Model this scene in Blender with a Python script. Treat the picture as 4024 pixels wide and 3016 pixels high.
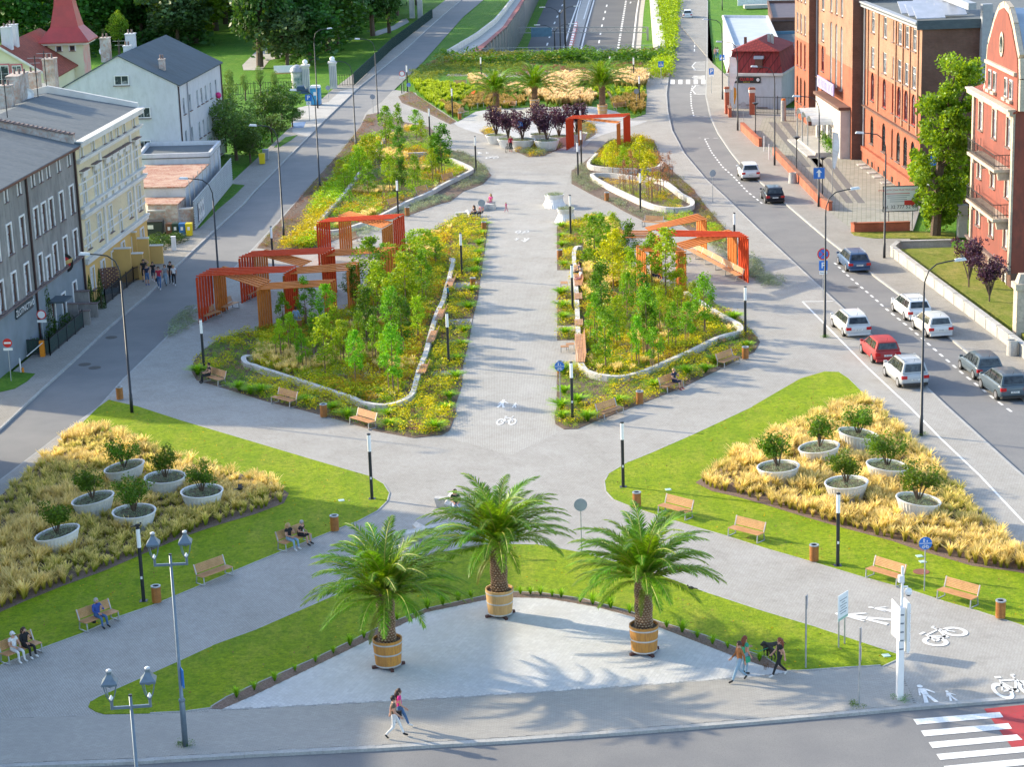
import bpy,math,random
import numpy as np
from mathutils import Vector,Matrix
from mathutils.geometry import tessellate_polygon
random.seed(7);RNG=np.random.default_rng(7)
S=bpy.context.scene;COL=S.collection
R=math.radians
for o in list(bpy.data.objects):bpy.data.objects.remove(o)
CAM_H=34.0;FPX=8134.0;PITCH=R(15.08);ROLL=R(1.92)
_fw=Vector((0,math.cos(PITCH),-math.sin(PITCH)));_r0=Vector((1,0,0));_u0=_r0.cross(_fw)
_cr=math.cos(ROLL)*_r0-math.sin(ROLL)*_u0;_cu=math.sin(ROLL)*_r0+math.cos(ROLL)*_u0
cam=bpy.data.cameras.new('camera');camo=bpy.data.objects.new('camera',cam);COL.objects.link(camo)
camo.matrix_world=Matrix(((_cr.x,_cu.x,-_fw.x,0),(_cr.y,_cu.y,-_fw.y,0),(_cr.z,_cu.z,-_fw.z,CAM_H),(0,0,0,1)))
cam.sensor_width=36;cam.lens=FPX/4024*36;cam.clip_start=1;cam.clip_end=4000
S.camera=camo
SUN_AZ=R(153);SUN_EL=R(23.5)
w=bpy.data.worlds.new('World');S.world=w;w.use_nodes=True
nt=w.node_tree;bg=nt.nodes['Background'];sky=nt.nodes.new('ShaderNodeTexSky')
sky.sky_type='NISHITA';sky.sun_disc=False;sky.sun_elevation=SUN_EL;sky.sun_rotation=R(90)-SUN_AZ
sky.air_density=1.0;sky.dust_density=1.2;sky.ozone_density=1.0
nt.links.new(sky.outputs[0],bg.inputs[0]);bg.inputs[1].default_value=0.15
sl=bpy.data.lights.new('sun','SUN');sl.energy=2.75;sl.angle=R(0.9);sl.color=(1.0,0.85,0.60)
so=bpy.data.objects.new('sun',sl);COL.objects.link(so)
_sd=Vector((math.cos(SUN_AZ)*math.cos(SUN_EL),math.sin(SUN_AZ)*math.cos(SUN_EL),math.sin(SUN_EL)))
so.rotation_euler=_sd.to_track_quat('Z','Y').to_euler();so.location=(-60,60,80)
S.view_settings.view_transform='Standard';S.view_settings.look='None'
S.view_settings.exposure=1.6;S.view_settings.gamma=1;S.view_settings.use_curve_mapping=False
def at(u,v,z=0.0):
 d=_fw*FPX+_cr*(u-2012)-_cu*(v-1508)
 t=(z-CAM_H)/d.z
 return Vector((d.x*t,d.y*t,z))
def pts(ox,oy,lst,z=0.0,s=2.072):
 return[at(ox+x/s,oy+y/s,z)for x,y in lst]
def pt(ox,oy,x,y,z=0.0,s=2.072):return at(ox+x/s,oy+y/s,z)
def rounded(P,n=4,closed=True):
 out=[];N=len(P)
 for i in range(N if closed else N-1):
  p0,p1,p2,p3=(P[(i-1)%N]if closed or i>0 else P[0]),P[i],P[(i+1)%N],(P[(i+2)%N]if closed or i+2<N else P[-1])
  for k in range(n):
   t=k/n
   out.append(0.5*((2*p1)+(p2-p0)*t+(2*p0-5*p1+4*p2-p3)*t*t+(3*p1-p0-3*p2+p3)*t**3))
 if not closed:out.append(P[-1].copy())
 return out
MATS={}
def newmat(name):
 m=bpy.data.materials.new(name);m.use_nodes=True
 return m,m.node_tree,m.node_tree.nodes['Principled BSDF']
def N(nt,t,**kw):
 n=nt.nodes.new('ShaderNode'+t)
 for k,v in kw.items():setattr(n,k,v)
 return n
def mix(nt,a,b,fac,blend='MIX'):
 m=N(nt,'Mix',data_type='RGBA',blend_type=blend)
 for s,x in((6,a),(7,b),(0,fac)):
  if hasattr(x,'links'):nt.links.new(x,m.inputs[s])
  elif isinstance(x,(tuple,list)):m.inputs[s].default_value=(*x[:3],1)
  else:m.inputs[s].default_value=x
 return m.outputs[2]
def coords(nt,obj=False,rot=0,scale=(1,1,1),loc=(0,0,0)):
 if obj:src=N(nt,'TexCoord').outputs['Object']
 else:src=N(nt,'NewGeometry').outputs['Position']
 mp=N(nt,'Mapping');mp.inputs['Rotation'].default_value=rot if isinstance(rot,tuple)else(0,0,rot)
 mp.inputs['Scale'].default_value=scale;mp.inputs['Location'].default_value=loc
 nt.links.new(src,mp.inputs[0]);return mp.outputs[0]
def noise(nt,vec,scale,detail=3,rough=0.6,lo=0.35,hi=0.65):
 n=N(nt,'TexNoise');n.inputs['Scale'].default_value=scale;n.inputs['Detail'].default_value=detail
 n.inputs['Roughness'].default_value=rough;nt.links.new(vec,n.inputs['Vector'])
 r=N(nt,'MapRange');r.inputs[1].default_value=lo;r.inputs[2].default_value=hi
 nt.links.new(n.outputs[0],r.inputs[0]);return r.outputs[0]
def bump(nt,p,h,strength,dist=0.02):
 b=N(nt,'Bump');b.inputs['Strength'].default_value=strength;b.inputs['Distance'].default_value=dist
 nt.links.new(h,b.inputs['Height']);nt.links.new(b.outputs[0],p.inputs['Normal'])
def mat(name,c,rough=0.6,c2=None,ns=3.0,metal=0.0,bmp=0.0,ns2=None,c3=None,spec=None,coat=0,obj=False,stretch=(1,1,1),lo=.35,hi=.65):
 """plain surface with soft colour variation and fine relief"""
 if name in MATS:return MATS[name]
 m,nt,p=newmat(name)
 p.inputs['Roughness'].default_value=rough;p.inputs['Metallic'].default_value=metal
 if spec is not None:p.inputs['Specular IOR Level'].default_value=spec
 if coat:p.inputs['Coat Weight'].default_value=coat;p.inputs['Coat Roughness'].default_value=.05
 if c2 is None:c2=tuple(x*0.8 for x in c)
 v=coords(nt,obj=obj,scale=stretch)
 f=noise(nt,v,ns,lo=lo,hi=hi);col=mix(nt,c,c2,f)
 if c3 is not None:
  col=mix(nt,col,c3,noise(nt,v,ns2 or ns*6,4,.7,.45,.75))
 nt.links.new(col,p.inputs['Base Color'])
 if bmp:bump(nt,p,f if not ns2 else noise(nt,v,ns2),bmp)
 MATS[name]=m;return m
def leafmat(name,c,c2,trans=0.35,rough=0.5,obj_random=True,ns=1.2,c3=None):
 """leaf: varies by plant, by leaf clump and by noise; lets light through"""
 if name in MATS:return MATS[name]
 m,nt,p=newmat(name);p.inputs['Roughness'].default_value=rough;p.inputs['Specular IOR Level'].default_value=.3
 v=coords(nt);f=noise(nt,v,ns,4,.7)
 col=mix(nt,c,c2,f)
 if obj_random:
  oi=N(nt,'ObjectInfo');hs=N(nt,'HueSaturation')
  r=N(nt,'MapRange');r.inputs[3].default_value=.482;r.inputs[4].default_value=.512
  nt.links.new(oi.outputs['Random'],r.inputs[0]);nt.links.new(r.outputs[0],hs.inputs['Hue'])
  r2=N(nt,'MapRange');r2.inputs[3].default_value=.8;r2.inputs[4].default_value=1.2
  nt.links.new(oi.outputs['Random'],r2.inputs[0]);nt.links.new(r2.outputs[0],hs.inputs['Value'])
  nt.links.new(col,hs.inputs['Color']);col=hs.outputs[0]
 at_=N(nt,'Attribute',attribute_name='rnd')
 r3=N(nt,'MapRange');r3.inputs[3].default_value=0.62;r3.inputs[4].default_value=1.38
 nt.links.new(at_.outputs['Fac'],r3.inputs[0])
 mul=N(nt,'VectorMath',operation='SCALE');nt.links.new(col,mul.inputs[0]);nt.links.new(r3.outputs[0],mul.inputs['Scale'])
 col=mul.outputs[0]
 nt.links.new(col,p.inputs['Base Color'])
 tr=N(nt,'BsdfTranslucent');mul2=N(nt,'VectorMath',operation='MULTIPLY');nt.links.new(col,mul2.inputs[0]);mul2.inputs[1].default_value=(1.7,1.35,.5)
 nt.links.new(mul2.outputs[0],tr.inputs[0])
 ms=N(nt,'MixShader');ms.inputs[0].default_value=trans
 nt.links.new(p.outputs[0],ms.inputs[1]);nt.links.new(tr.outputs[0],ms.inputs[2])
 nt.links.new(ms.outputs[0],nt.nodes['Material Output'].inputs[0]);MATS[name]=m;return m
def pavermat(name,c1,c2,mortar,bw,bh,rot,off=.5,bmp=.5,msize=.006,big=.25):
 m,nt,p=newmat(name);p.inputs['Roughness'].default_value=.85;p.inputs['Specular IOR Level'].default_value=.25
 v=coords(nt,rot=rot);b=N(nt,'TexBrick');b.offset=off
 for k,x in(('Scale',1),('Mortar Size',msize),('Brick Width',bw),('Row Height',bh),('Bias',0),('Mortar Smooth',.3)):b.inputs[k].default_value=x
 b.inputs['Color1'].default_value=(*c1,1);b.inputs['Color2'].default_value=(*c2,1);b.inputs['Mortar'].default_value=(*mortar,1)
 nt.links.new(v,b.inputs['Vector'])
 col=mix(nt,b.outputs[0],(.86,.85,.83),noise(nt,v,.35,5,.7,.35,.65),'MULTIPLY')
 col=mix(nt,col,(.74,.73,.71),noise(nt,v,1.1,8,.8,.5,.85),'MULTIPLY')
 nt.links.new(col,p.inputs['Base Color'])
 inv=N(nt,'Math',operation='SUBTRACT');inv.inputs[0].default_value=1;nt.links.new(b.outputs['Fac'],inv.inputs[1])
 bump(nt,p,inv.outputs[0],bmp,.01);MATS[name]=m;return m
class MB:
 def __init__(s):s.v=[];s.f=[];s.m=[]
 def add(s,V,F,m=0):
  b=len(s.v);s.v+=[tuple(p)for p in V];s.f+=[tuple(i+b for i in f)for f in F];s.m+=[m]*len(F);return s
 def box(s,x,y,z,sx,sy,sz,rz=0,m=0,tx=1,ty=1):
  """centre x,y, bottom z; tx,ty taper of the top"""
  c,q=math.cos(rz),math.sin(rz);V=[]
  for k,(a,b)in((0,(1,1)),(1,(tx,ty))):
   for i,j in((-1,-1),(1,-1),(1,1),(-1,1)):
    X=i*sx/2*a;Y=j*sy/2*b;V.append((x+X*c-Y*q,y+X*q+Y*c,z+k*sz))
  return s.add(V,[(3,2,1,0),(4,5,6,7),(0,1,5,4),(1,2,6,5),(2,3,7,6),(3,0,4,7)],m)
 def hexa(s,V,m=0):return s.add(V,[(3,2,1,0),(4,5,6,7),(0,1,5,4),(1,2,6,5),(2,3,7,6),(3,0,4,7)],m)
 def beam(s,a,b,w,h,m=0,up=Vector((0,0,1))):
  a=Vector(a);b=Vector(b);d=(b-a).normalized();sd=d.cross(up)
  if sd.length<1e-4:sd=Vector((1,0,0))
  sd.normalize();u=sd.cross(d);V=[]
  for p in(a,b):
   for i,j in((-1,-1),(1,-1),(1,1),(-1,1)):V.append(p+sd*(i*w/2)+u*(j*h/2))
  return s.hexa(V,m)
 def tube(s,P,rad,n=8,m=0,cap=True):
  P=[Vector(p)for p in P]
  if not isinstance(rad,(list,tuple)):rad=[rad]*len(P)
  V=[];F=[];ref=None
  for i,p in enumerate(P):
   d=(P[min(i+1,len(P)-1)]-P[max(i-1,0)]).normalized()
   if ref is None:ref=Vector((1,0,0))if abs(d.x)<.9 else Vector((0,1,0))
   a=(ref-d*ref.dot(d)).normalized();ref=a;b=d.cross(a)
   for k in range(n):
    t=2*math.pi*k/n;V.append(p+(a*math.cos(t)+b*math.sin(t))*rad[i])
  for i in range(len(P)-1):
   for k in range(n):F.append((i*n+k,i*n+(k+1)%n,(i+1)*n+(k+1)%n,(i+1)*n+k))
  if cap:F.append(tuple(range(n))[::-1]);F.append(tuple((len(P)-1)*n+k for k in range(n)))
  return s.add(V,F,m)
 def lathe(s,prof,n=24,c=(0,0,0),m=0,cap=True,sx=1,sy=1):
  V=[];F=[]
  for r,z in prof:
   for k in range(n):
    t=2*math.pi*k/n;V.append((c[0]+r*math.cos(t)*sx,c[1]+r*math.sin(t)*sy,c[2]+z))
  for i in range(len(prof)-1):
   for k in range(n):F.append((i*n+k,i*n+(k+1)%n,(i+1)*n+(k+1)%n,(i+1)*n+k))
  if cap:
   F.append(tuple(range(n))[::-1]);F.append(tuple((len(prof)-1)*n+k for k in range(n)))
  return s.add(V,F,m)
 def ball(s,c,r,n=8,k=5,m=0,sz=1):
  prof=[(max(1e-3,r*math.sin(math.pi*i/k)),-r*sz*math.cos(math.pi*i/k))for i in range(k+1)]
  return s.lathe(prof,n,c,m)
 def sheet(s,P,z,m=0):
  P=[Vector((p[0],p[1],z))for p in P]
  tri=tessellate_polygon([P]);V=P;F=[]
  for t in tri:
   a,b,c=[P[i]for i in t]
   F.append(tuple(t)if(b-a).cross(c-a).z>0 else tuple(t)[::-1])
  return s.add(V,F,m)
 def prism(s,P,z0,z1,m=0,mside=None,bottom=False):
  s.sheet(P,z1,m)
  A=sum(P[i][0]*P[(i+1)%len(P)][1]-P[(i+1)%len(P)][0]*P[i][1]for i in range(len(P)))
  if A<0:P=P[::-1]
  n=len(P);V=[(p[0],p[1],z0)for p in P]+[(p[0],p[1],z1)for p in P]
  s.add(V,[(i,(i+1)%n,n+(i+1)%n,n+i)for i in range(n)],m if mside is None else mside)
  return s
 def wallpoly(s,P,thick_in,z0,z1,m=0):
  pass
 def quad(s,a,b,c,d,m=0):return s.add([a,b,c,d],[(0,1,2,3)],m)
 def mesh(s,name,mats,org=None,smooth=False):
  me=bpy.data.meshes.new(name)
  V=s.v if org is None else[(x-org[0],y-org[1],z-org[2])for x,y,z in s.v]
  me.from_pydata(V,[],s.f)
  for m in(mats if isinstance(mats,(list,tuple))else[mats]):me.materials.append(m)
  if any(s.m):me.polygons.foreach_set('material_index',s.m)
  if smooth:me.polygons.foreach_set('use_smooth',[True]*len(s.f))
  me.update();return me
 def build(s,name,mats,parent=None,org=None,smooth=False,**tags):
  if org is None and parent is not None and parent.get('_w'):org=parent['_w']
  me=s.mesh(name,mats,org,smooth)
  o=bpy.data.objects.new(name,me);COL.objects.link(o)
  if parent is not None:o.parent=parent;
  if parent is not None and parent.get('_w'):o['_w']=parent['_w']
  for k,v in tags.items():o[k]=v
  return o
def thing(name,label,cat,loc=(0,0,0),rz=0,group=None,world=False,scale=None):
 o=bpy.data.objects.new(name,None);COL.objects.link(o);o.location=loc;o.rotation_euler=(0,0,rz)
 o.empty_display_size=.3
 o['label']=label;o['category']=cat
 if group:o['group']=group
 if world:o['_w']=[float(x)for x in loc]
 if scale:o.scale=(scale,)*3 if not isinstance(scale,tuple)else scale
 return o
def tag(o,label,cat,group=None,kind=None):
 if label:o['label']=label
 if cat:o['category']=cat
 if group:o['group']=group
 if kind:o['kind']=kind
 return o
def link(name,me,parent=None,loc=(0,0,0),rot=(0,0,0),sc=(1,1,1)):
 o=bpy.data.objects.new(name,me);COL.objects.link(o)
 if parent is not None:o.parent=parent
 o.location=loc;o.rotation_euler=rot;o.scale=sc if isinstance(sc,tuple)else(sc,)*3;return o
KIDS={}
def kids(o):return[c for c in bpy.data.objects if c.parent is o]
def copy_tree(o,parent=None,tree=None):
 c=o.copy();COL.objects.link(c)
 if parent is not None:c.parent=parent
 for ch in o.children:copy_tree(ch,c)
 return c
def struct(name,mb,mats,smooth=False):
 o=mb.build(name,mats,smooth=smooth);o['kind']='structure';return o
def arrmesh(name,V,F,mats,midx=None,rnd=None,smooth=False):
 """big meshes from numpy arrays; F is (n,3) or (n,4)"""
 me=bpy.data.meshes.new(name);nv=len(V);nf,k=F.shape
 me.vertices.add(nv);me.vertices.foreach_set('co',np.ascontiguousarray(V,np.float32).ravel())
 me.loops.add(nf*k);me.loops.foreach_set('vertex_index',np.ascontiguousarray(F,np.int32).ravel())
 me.polygons.add(nf);me.polygons.foreach_set('loop_start',np.arange(0,nf*k,k,dtype=np.int32))
 try:me.polygons.foreach_set('loop_total',np.full(nf,k,np.int32))
 except Exception:pass
 for m in(mats if isinstance(mats,(list,tuple))else[mats]):me.materials.append(m)
 if midx is not None:me.polygons.foreach_set('material_index',np.ascontiguousarray(midx,np.int32))
 if rnd is not None:
  a=me.attributes.new('rnd','FLOAT','POINT');a.data.foreach_set('value',np.ascontiguousarray(rnd,np.float32))
 me.polygons.foreach_set('use_smooth',np.full(nf,bool(smooth)))
 me.update(calc_edges=True);me.validate();return me
def inside(P,x,y):
 x=np.asarray(x);y=np.asarray(y);r=np.zeros(len(x),bool);n=len(P)
 for i in range(n):
  x0,y0,x1,y1=P[i][0],P[i][1],P[(i+1)%n][0],P[(i+1)%n][1]
  if y0==y1:continue
  c=((y0>y)!=(y1>y))&(x<(x1-x0)*(y-y0)/(y1-y0)+x0);r^=c
 return r
def scatter(P,dens,holes=(),jitter=True):
 xs=[p[0]for p in P];ys=[p[1]for p in P]
 n=int((max(xs)-min(xs))*(max(ys)-min(ys))*dens)
 x=RNG.uniform(min(xs),max(xs),n);y=RNG.uniform(min(ys),max(ys),n)
 k=inside(P,x,y)
 for h in holes:k&=~inside(h,x,y)
 return np.stack([x[k],y[k]],1)
def edge_dist(P,xy):
 d=np.full(len(xy),1e9);n=len(P)
 for i in range(n):
  a=np.array(P[i][:2]);b=np.array(P[(i+1)%n][:2]);ab=b-a;L=(ab**2).sum()+1e-12
  t=np.clip(((xy-a)@ab)/L,0,1);d=np.minimum(d,np.hypot(*(xy-a-t[:,None]*ab).T))
 return d
 # ============================================================ ground, roads, paving
asphalt=mat('asphalt',(.17,.17,.175),.9,(.215,.213,.21),.25,ns2=30,c3=(.12,.12,.122),bmp=.15)
asphalt_side=mat('asphalt_side',(.185,.187,.19),.9,(.225,.224,.222),.3,ns2=25,c3=(.15,.15,.15),bmp=.1)
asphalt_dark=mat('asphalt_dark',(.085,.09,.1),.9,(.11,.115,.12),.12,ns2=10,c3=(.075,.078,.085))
pave=pavermat('pave_square',(.42,.405,.375),(.375,.36,.335),(.24,.23,.215),.2,.1,R(64),msize=.008)
pave_prom=pavermat('pave_promenade',(.45,.435,.405),(.41,.395,.365),(.25,.24,.225),.2,.1,R(90),off=0,msize=.008)
pave_walk=pavermat('pave_walk',(.37,.35,.315),(.33,.315,.29),(.2,.19,.175),.2,.1,R(85),msize=.008)
pave_light=pavermat('pave_light',(.56,.56,.56),(.5,.5,.5),(.33,.33,.33),.2,.1,R(20),msize=.008)
concrete=mat('concrete',(.46,.45,.42),.85,(.36,.35,.33),.8,ns2=8,c3=(.3,.29,.27),bmp=.1)
concrete_white=mat('concrete_white',(.62,.60,.56),.8,(.52,.50,.46),1.2,ns2=6,c3=(.36,.34,.31),bmp=.05)
kerbstone=mat('kerbstone',(.42,.42,.41),.85,(.33,.33,.32),1.1,ns2=12,c3=(.25,.25,.24),bmp=.1)
paint=mat('road_paint',(.82,.82,.8),.7,(.72,.72,.7),2.5,ns2=9,c3=(.5,.5,.5))
paint_red=mat('paint_red',(.42,.03,.035),.75,(.33,.03,.03),1.5,ns2=9,c3=(.25,.05,.05))
def lawnmat(name,a,b,c,d):
 m,nt,p=newmat(name);p.inputs['Roughness'].default_value=.8;p.inputs['Specular IOR Level'].default_value=.15
 v=coords(nt);vs=coords(nt,scale=(1,.35,1),rot=R(20))
 col=mix(nt,a,b,noise(nt,v,.22,5,.75,.38,.64))
 col=mix(nt,col,c,noise(nt,vs,.8,5,.75,.46,.74));col=mix(nt,col,d,noise(nt,v,2.2,7,.85,.47,.66))
 n2=noise(nt,v,6,6,.9,.4,.72);col=mix(nt,col,(.38,.45,.3),n2,'MULTIPLY')
 nt.links.new(col,p.inputs['Base Color']);bump(nt,p,noise(nt,v,9,5,.8,.25,.75),.9,.09);MATS[name]=m;return m
lawn=lawnmat('lawn',(.25,.38,.008),(.38,.48,.010),(.44,.46,.05),(.15,.28,.008))
parkgrass=lawnmat('parkgrass',(.10,.26,.022),(.14,.32,.025),(.2,.34,.04),(.05,.15,.012))
drygrass=lawnmat('drygrass',(.33,.33,.06),(.22,.28,.035),(.46,.38,.13),(.12,.18,.02))
soil=mat('soil',(.085,.055,.04),.95,(.15,.1,.075),3,ns2=22,c3=(.22,.17,.13),bmp=.6)
mulch=mat('mulch',(.11,.065,.05),.95,(.2,.13,.1),9,ns2=30,c3=(.32,.26,.21),bmp=.8)
RZ=-.12
TL=pts(1600,0,[(330,440),(560,300),(700,190),(760,120),(850,0)],0,2.011)
TR=pts(1600,0,[(1985,408),(1972,300),(1960,200),(1938,100),(1930,0)],0,2.011)
def ext(P,d=700,k=1):
 v=(P[-1]-P[-2]).normalized();return P+[P[-1]+v*d]
TLx=ext(TL);TRx=ext(TR)
BIG=3000
g=MB().sheet([(-BIG,-200,0),(BIG,-200,0),(BIG,TRx[-1].y,0)]+TRx[::-1]+TLx+[(-BIG,TLx[-1].y,0)],-.2)
g.quad((-BIG,TLx[-1].y,-.2),(BIG,TRx[-1].y,-.2),(BIG,4000,-.2),(-BIG,4000,-.2))
struct('ground',g,parkgrass)
leftedge=[at(-700,2420)]+pts(0,800,[(250,2060),(500,1870),(800,1658),(1000,1430),(1330,1110)])+[at(1000,969),at(1159,796),at(1256,685),at(1338,594),at(1415,497),at(1434,449)]+[at(1450,430),at(1500,400),at(1545,352)]
prom_left_kerb=leftedge
fk=[at(u,v)for u,v in((-700,3050),(0,3017),(193,3009),(540,2995),(1000,2967),(1500,2942),(2000,2913),(2500,2877),(3000,2836),(3290,2810),(3580,2783),(4000,2749),(4100,2739),(5200,2640))]
rk=[at(u,v)for u,v in((4700,2440),(4000,1849),(3726,1600),(3360,1253),(3000,918),(2854,776),(2772,700),(2690,602),(2642,512),(2625,434),(2620,367),(2627,309))]
pz=leftedge+[at(1700,372),at(1760,290),at(2640,262)]+rk[::-1]+fk[::-1]
struct('plaza_paving',MB().prism([Vector(p)for p in pz],-.2,0),pave)
lk=[at(-500,2050),at(0,1687),at(92,1600),at(290,1418),at(434,1283),at(579,1162),at(700,1041),at(845,904),at(960,800),at(1000,753),at(1280,468),at(1405,347),at(1579,207),at(1714,82),at(1811,0)]
lr=[at(-700,2420)]+leftedge[1:8]+[at(1159,796),at(1256,685),at(1338,594),at(1415,497),at(1470,425),at(1560,338),at(1661,241),at(1820,63),at(1907,-10)]
lkx=ext(lk,400);lrx=ext(lr,400)
struct('left_street',MB().sheet(lkx+lrx[::-1],RZ),asphalt_side)
rrk=[at(u,v)for u,v in((5200,2420),(4024,1570),(3753,1345),(3560,1176),(3444,1090),(3251,940),(3101,812),(3000,725),(2907,642),(2869,594),(2820,521),(2791,458),(2772,372),(2777,241),(2779,0))]
rkx=ext(rk+[at(2642,203),at(2671,0)],500);rrx=ext(rrk,500)
struct('right_street',MB().sheet([p for p in rrx]+rkx[::-1],RZ),asphalt)
front=[fk[0],*fk[1:],at(9000,2440),Vector((60,20,0)),Vector((-60,20,0))]
struct('front_road',MB().sheet(front,RZ-.004),asphalt)
def offset(P,d):
 out=[]
 for i,p in enumerate(P):
  a=P[max(i-1,0)];b=P[min(i+1,len(P)-1)];t=(b-a);t.z=0;t.normalize();out.append(p+Vector((-t.y,t.x,0))*d)
 return out
lw=offset(lkx,3.4)
struct('left_pavement',MB().prism(lkx+lw[::-1],-.2,0),pave_walk)
rwide=[(37.2,60),(36.6,118),(34.2,131),(31.2,160),(38,186),(38,248),(31.5,252),(30.5,300),(31.5,420),(33,900)]
struct('right_pavement',MB().prism(rrx+[Vector((x,y,0))for x,y in rwide[::-1]],-.2,0),pave_walk)
kerb_me={}
def kerb(name,P,wdt=.15,L=1.0,h0=-.2,h1=.012,m=kerbstone,side=1,individual=False):
 root=bpy.data.objects.new(name,None);COL.objects.link(root);root['kind']='structure'
 mb=MB();acc=[]
 d=[0]
 for i in range(1,len(P)):d.append(d[-1]+(P[i]-P[i-1]).length)
 n=int(d[-1]/L)
 def where(s):
  for i in range(1,len(P)):
   if s<=d[i]or i==len(P)-1:
    t=(s-d[i-1])/(d[i]-d[i-1]);return P[i-1].lerp(P[i],t),(P[i]-P[i-1]).normalized()
 cnt=0
 for k in range(n):
  p,t=where((k+.5)*L);nrm=Vector((-t.y,t.x,0))*side;c=p+nrm*(wdt/2-.015)
  ang=math.atan2(t.y,t.x)
  if individual and cnt<300:
   key=(name)
   if key not in kerb_me:kerb_me[key]=MB().box(0,0,0,L-.012,wdt,h1-h0,m=0).mesh('kerb_stone',m)
   link('kerb_stone',kerb_me[key],root,(c.x,c.y,h0+random.uniform(-.004,.004)),(0,0,ang));cnt+=1
  else:mb.box(c.x,c.y,h0,L-.01,wdt,h1-h0,ang)
 if mb.v:
  o=mb.build('kerb_stones',m,root);o['kind']='stuff'
 return root
kerb('front_kerb',fk,.3,1.0,side=1,individual=True,h1=.006)
kerb('left_plaza_kerb',lr[:9],.12,1.0,side=-1,h1=.005);kerb('left_street_kerb',lkx[:-1],.15,side=1)
kerb('right_plaza_kerb',rk+[at(2642,203),at(2671,0)],.15,side=1,h1=.008);kerb('right_street_kerb',rrk,.15,side=-1,h1=.008)
prom=pts(2000,800,[(390,180),(392,1100),(385,1658)])+pts(2000,1600,[(375,150),(400,210)])+[at(2010,1790)]+pts(1000,1600,[(1560,250),(1640,100)])+[at(1791,1591),at(1816,1456),at(1859,1249),at(1888,1094),at(1919,897),at(1935,760),at(1950,690),at(2240,690),at(2200,800)]
struct('promenade_paving',MB().sheet(prom,.004),pave_prom)
fc=rounded(pts(1550,180,[(470,610),(640,520),(760,500),(1080,488),(1500,475),(1750,520),(1870,590),(1990,600),(1600,720),(1500,800),(1360,830),(950,760),(690,700)],0,2.011))
struct('round_square_paving',MB().sheet(fc,.006),pave_light)
lawnL=[at(-150,2690)]+[at(u,v)for u,v in((0,2619),(169,2549),(314,2496),(463,2428),(598,2382),(753,2318),(1000,2213),(1241,2116),(1410,2049),(1483,2010),(1521,1972),(1530,1940),(1507,1904),(1458,1875),(1241,1812),(1000,1740),(724,1658),(545,1600),(427,1573),(386,1602),(294,1692),(169,1812),(0,1960),(-150,2110))]
lawnR=[at(u,v)for u,v in((3241,1462),(3299,1464),(3338,1490),(3401,1553),(3449,1600),(3579,1730),(3666,1822),(3753,1909),(3869,2034),(4000,2155),(4250,2390),(4250,2560),(4150,2510),(4000,2457),(3840,2405),(3724,2372),(3579,2324),(3386,2271),(3193,2213),(3000,2157),(2845,2107),(2724,2073),(2555,2020),(2483,1996),(2410,1967),(2379,1933),(2374,1894),(2391,1863),(2459,1822),(2555,1783),(2724,1709),(2956,1600),(3050,1545),(3145,1490))]
lawnF=[at(u,v)for u,v in((347,2782),(356,2760),(386,2742),(483,2699),(700,2602),(845,2535),(1000,2479),(1200,2392),(1400,2305),(1600,2215),(1724,2174),(1791,2162),(2000,2140),(2120,2143),(2290,2174),(2580,2256),(2772,2329),(3000,2404),(3193,2462),(3410,2534),(3528,2573),(3526,2597),(3483,2617),(3338,2626),(3145,2639),(3090,2640),(3000,2583),(2893,2549),(2772,2501),(2593,2448),(2483,2409),(2290,2356),(2120,2332),(2019,2329),(1907,2344),(1676,2395),(1483,2472),(1240,2590),(1000,2694),(893,2742),(821,2787),(724,2800),(579,2807),(410,2810),(376,2800))]
mulchF=[at(u,v)for u,v in((821,2787),(893,2742),(1000,2694),(1240,2590),(1483,2472),(1676,2395),(1907,2344),(2019,2329),(2120,2332),(2290,2356),(2483,2409),(2593,2448),(2772,2501),(2893,2549),(3000,2583),(3090,2640),(3092,2643),(3000,2621),(2869,2576),(2724,2520),(2598,2472),(2483,2426),(2338,2387),(2145,2354),(2019,2351),(1907,2361),(1676,2409),(1560,2467),(1470,2508),(1240,2620),(1000,2735),(873,2790))]
crescent=[at(u,v)for u,v in((873,2790),(1000,2735),(1240,2620),(1470,2508),(1560,2467),(1676,2409),(1907,2361),(2019,2351),(2145,2354),(2338,2387),(2483,2426),(2598,2472),(2724,2520),(2869,2576),(3000,2621),(3092,2643),(3000,2657),(2500,2697),(2000,2730),(1500,2759),(1000,2785))]
LAWNS={}
for nm,P,mt,z in(('left_lawn',lawnL,lawn,.03),('right_lawn',lawnR,lawn,.03),('front_lawn',lawnF,lawn,.03)):
 P=[Vector(p)for p in P];struct(nm,MB().prism(P,-.02,z),mt);LAWNS[nm]=P
struct('mulch_strip',MB().prism([Vector(p)for p in mulchF],-.02,.02),mulch)
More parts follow.
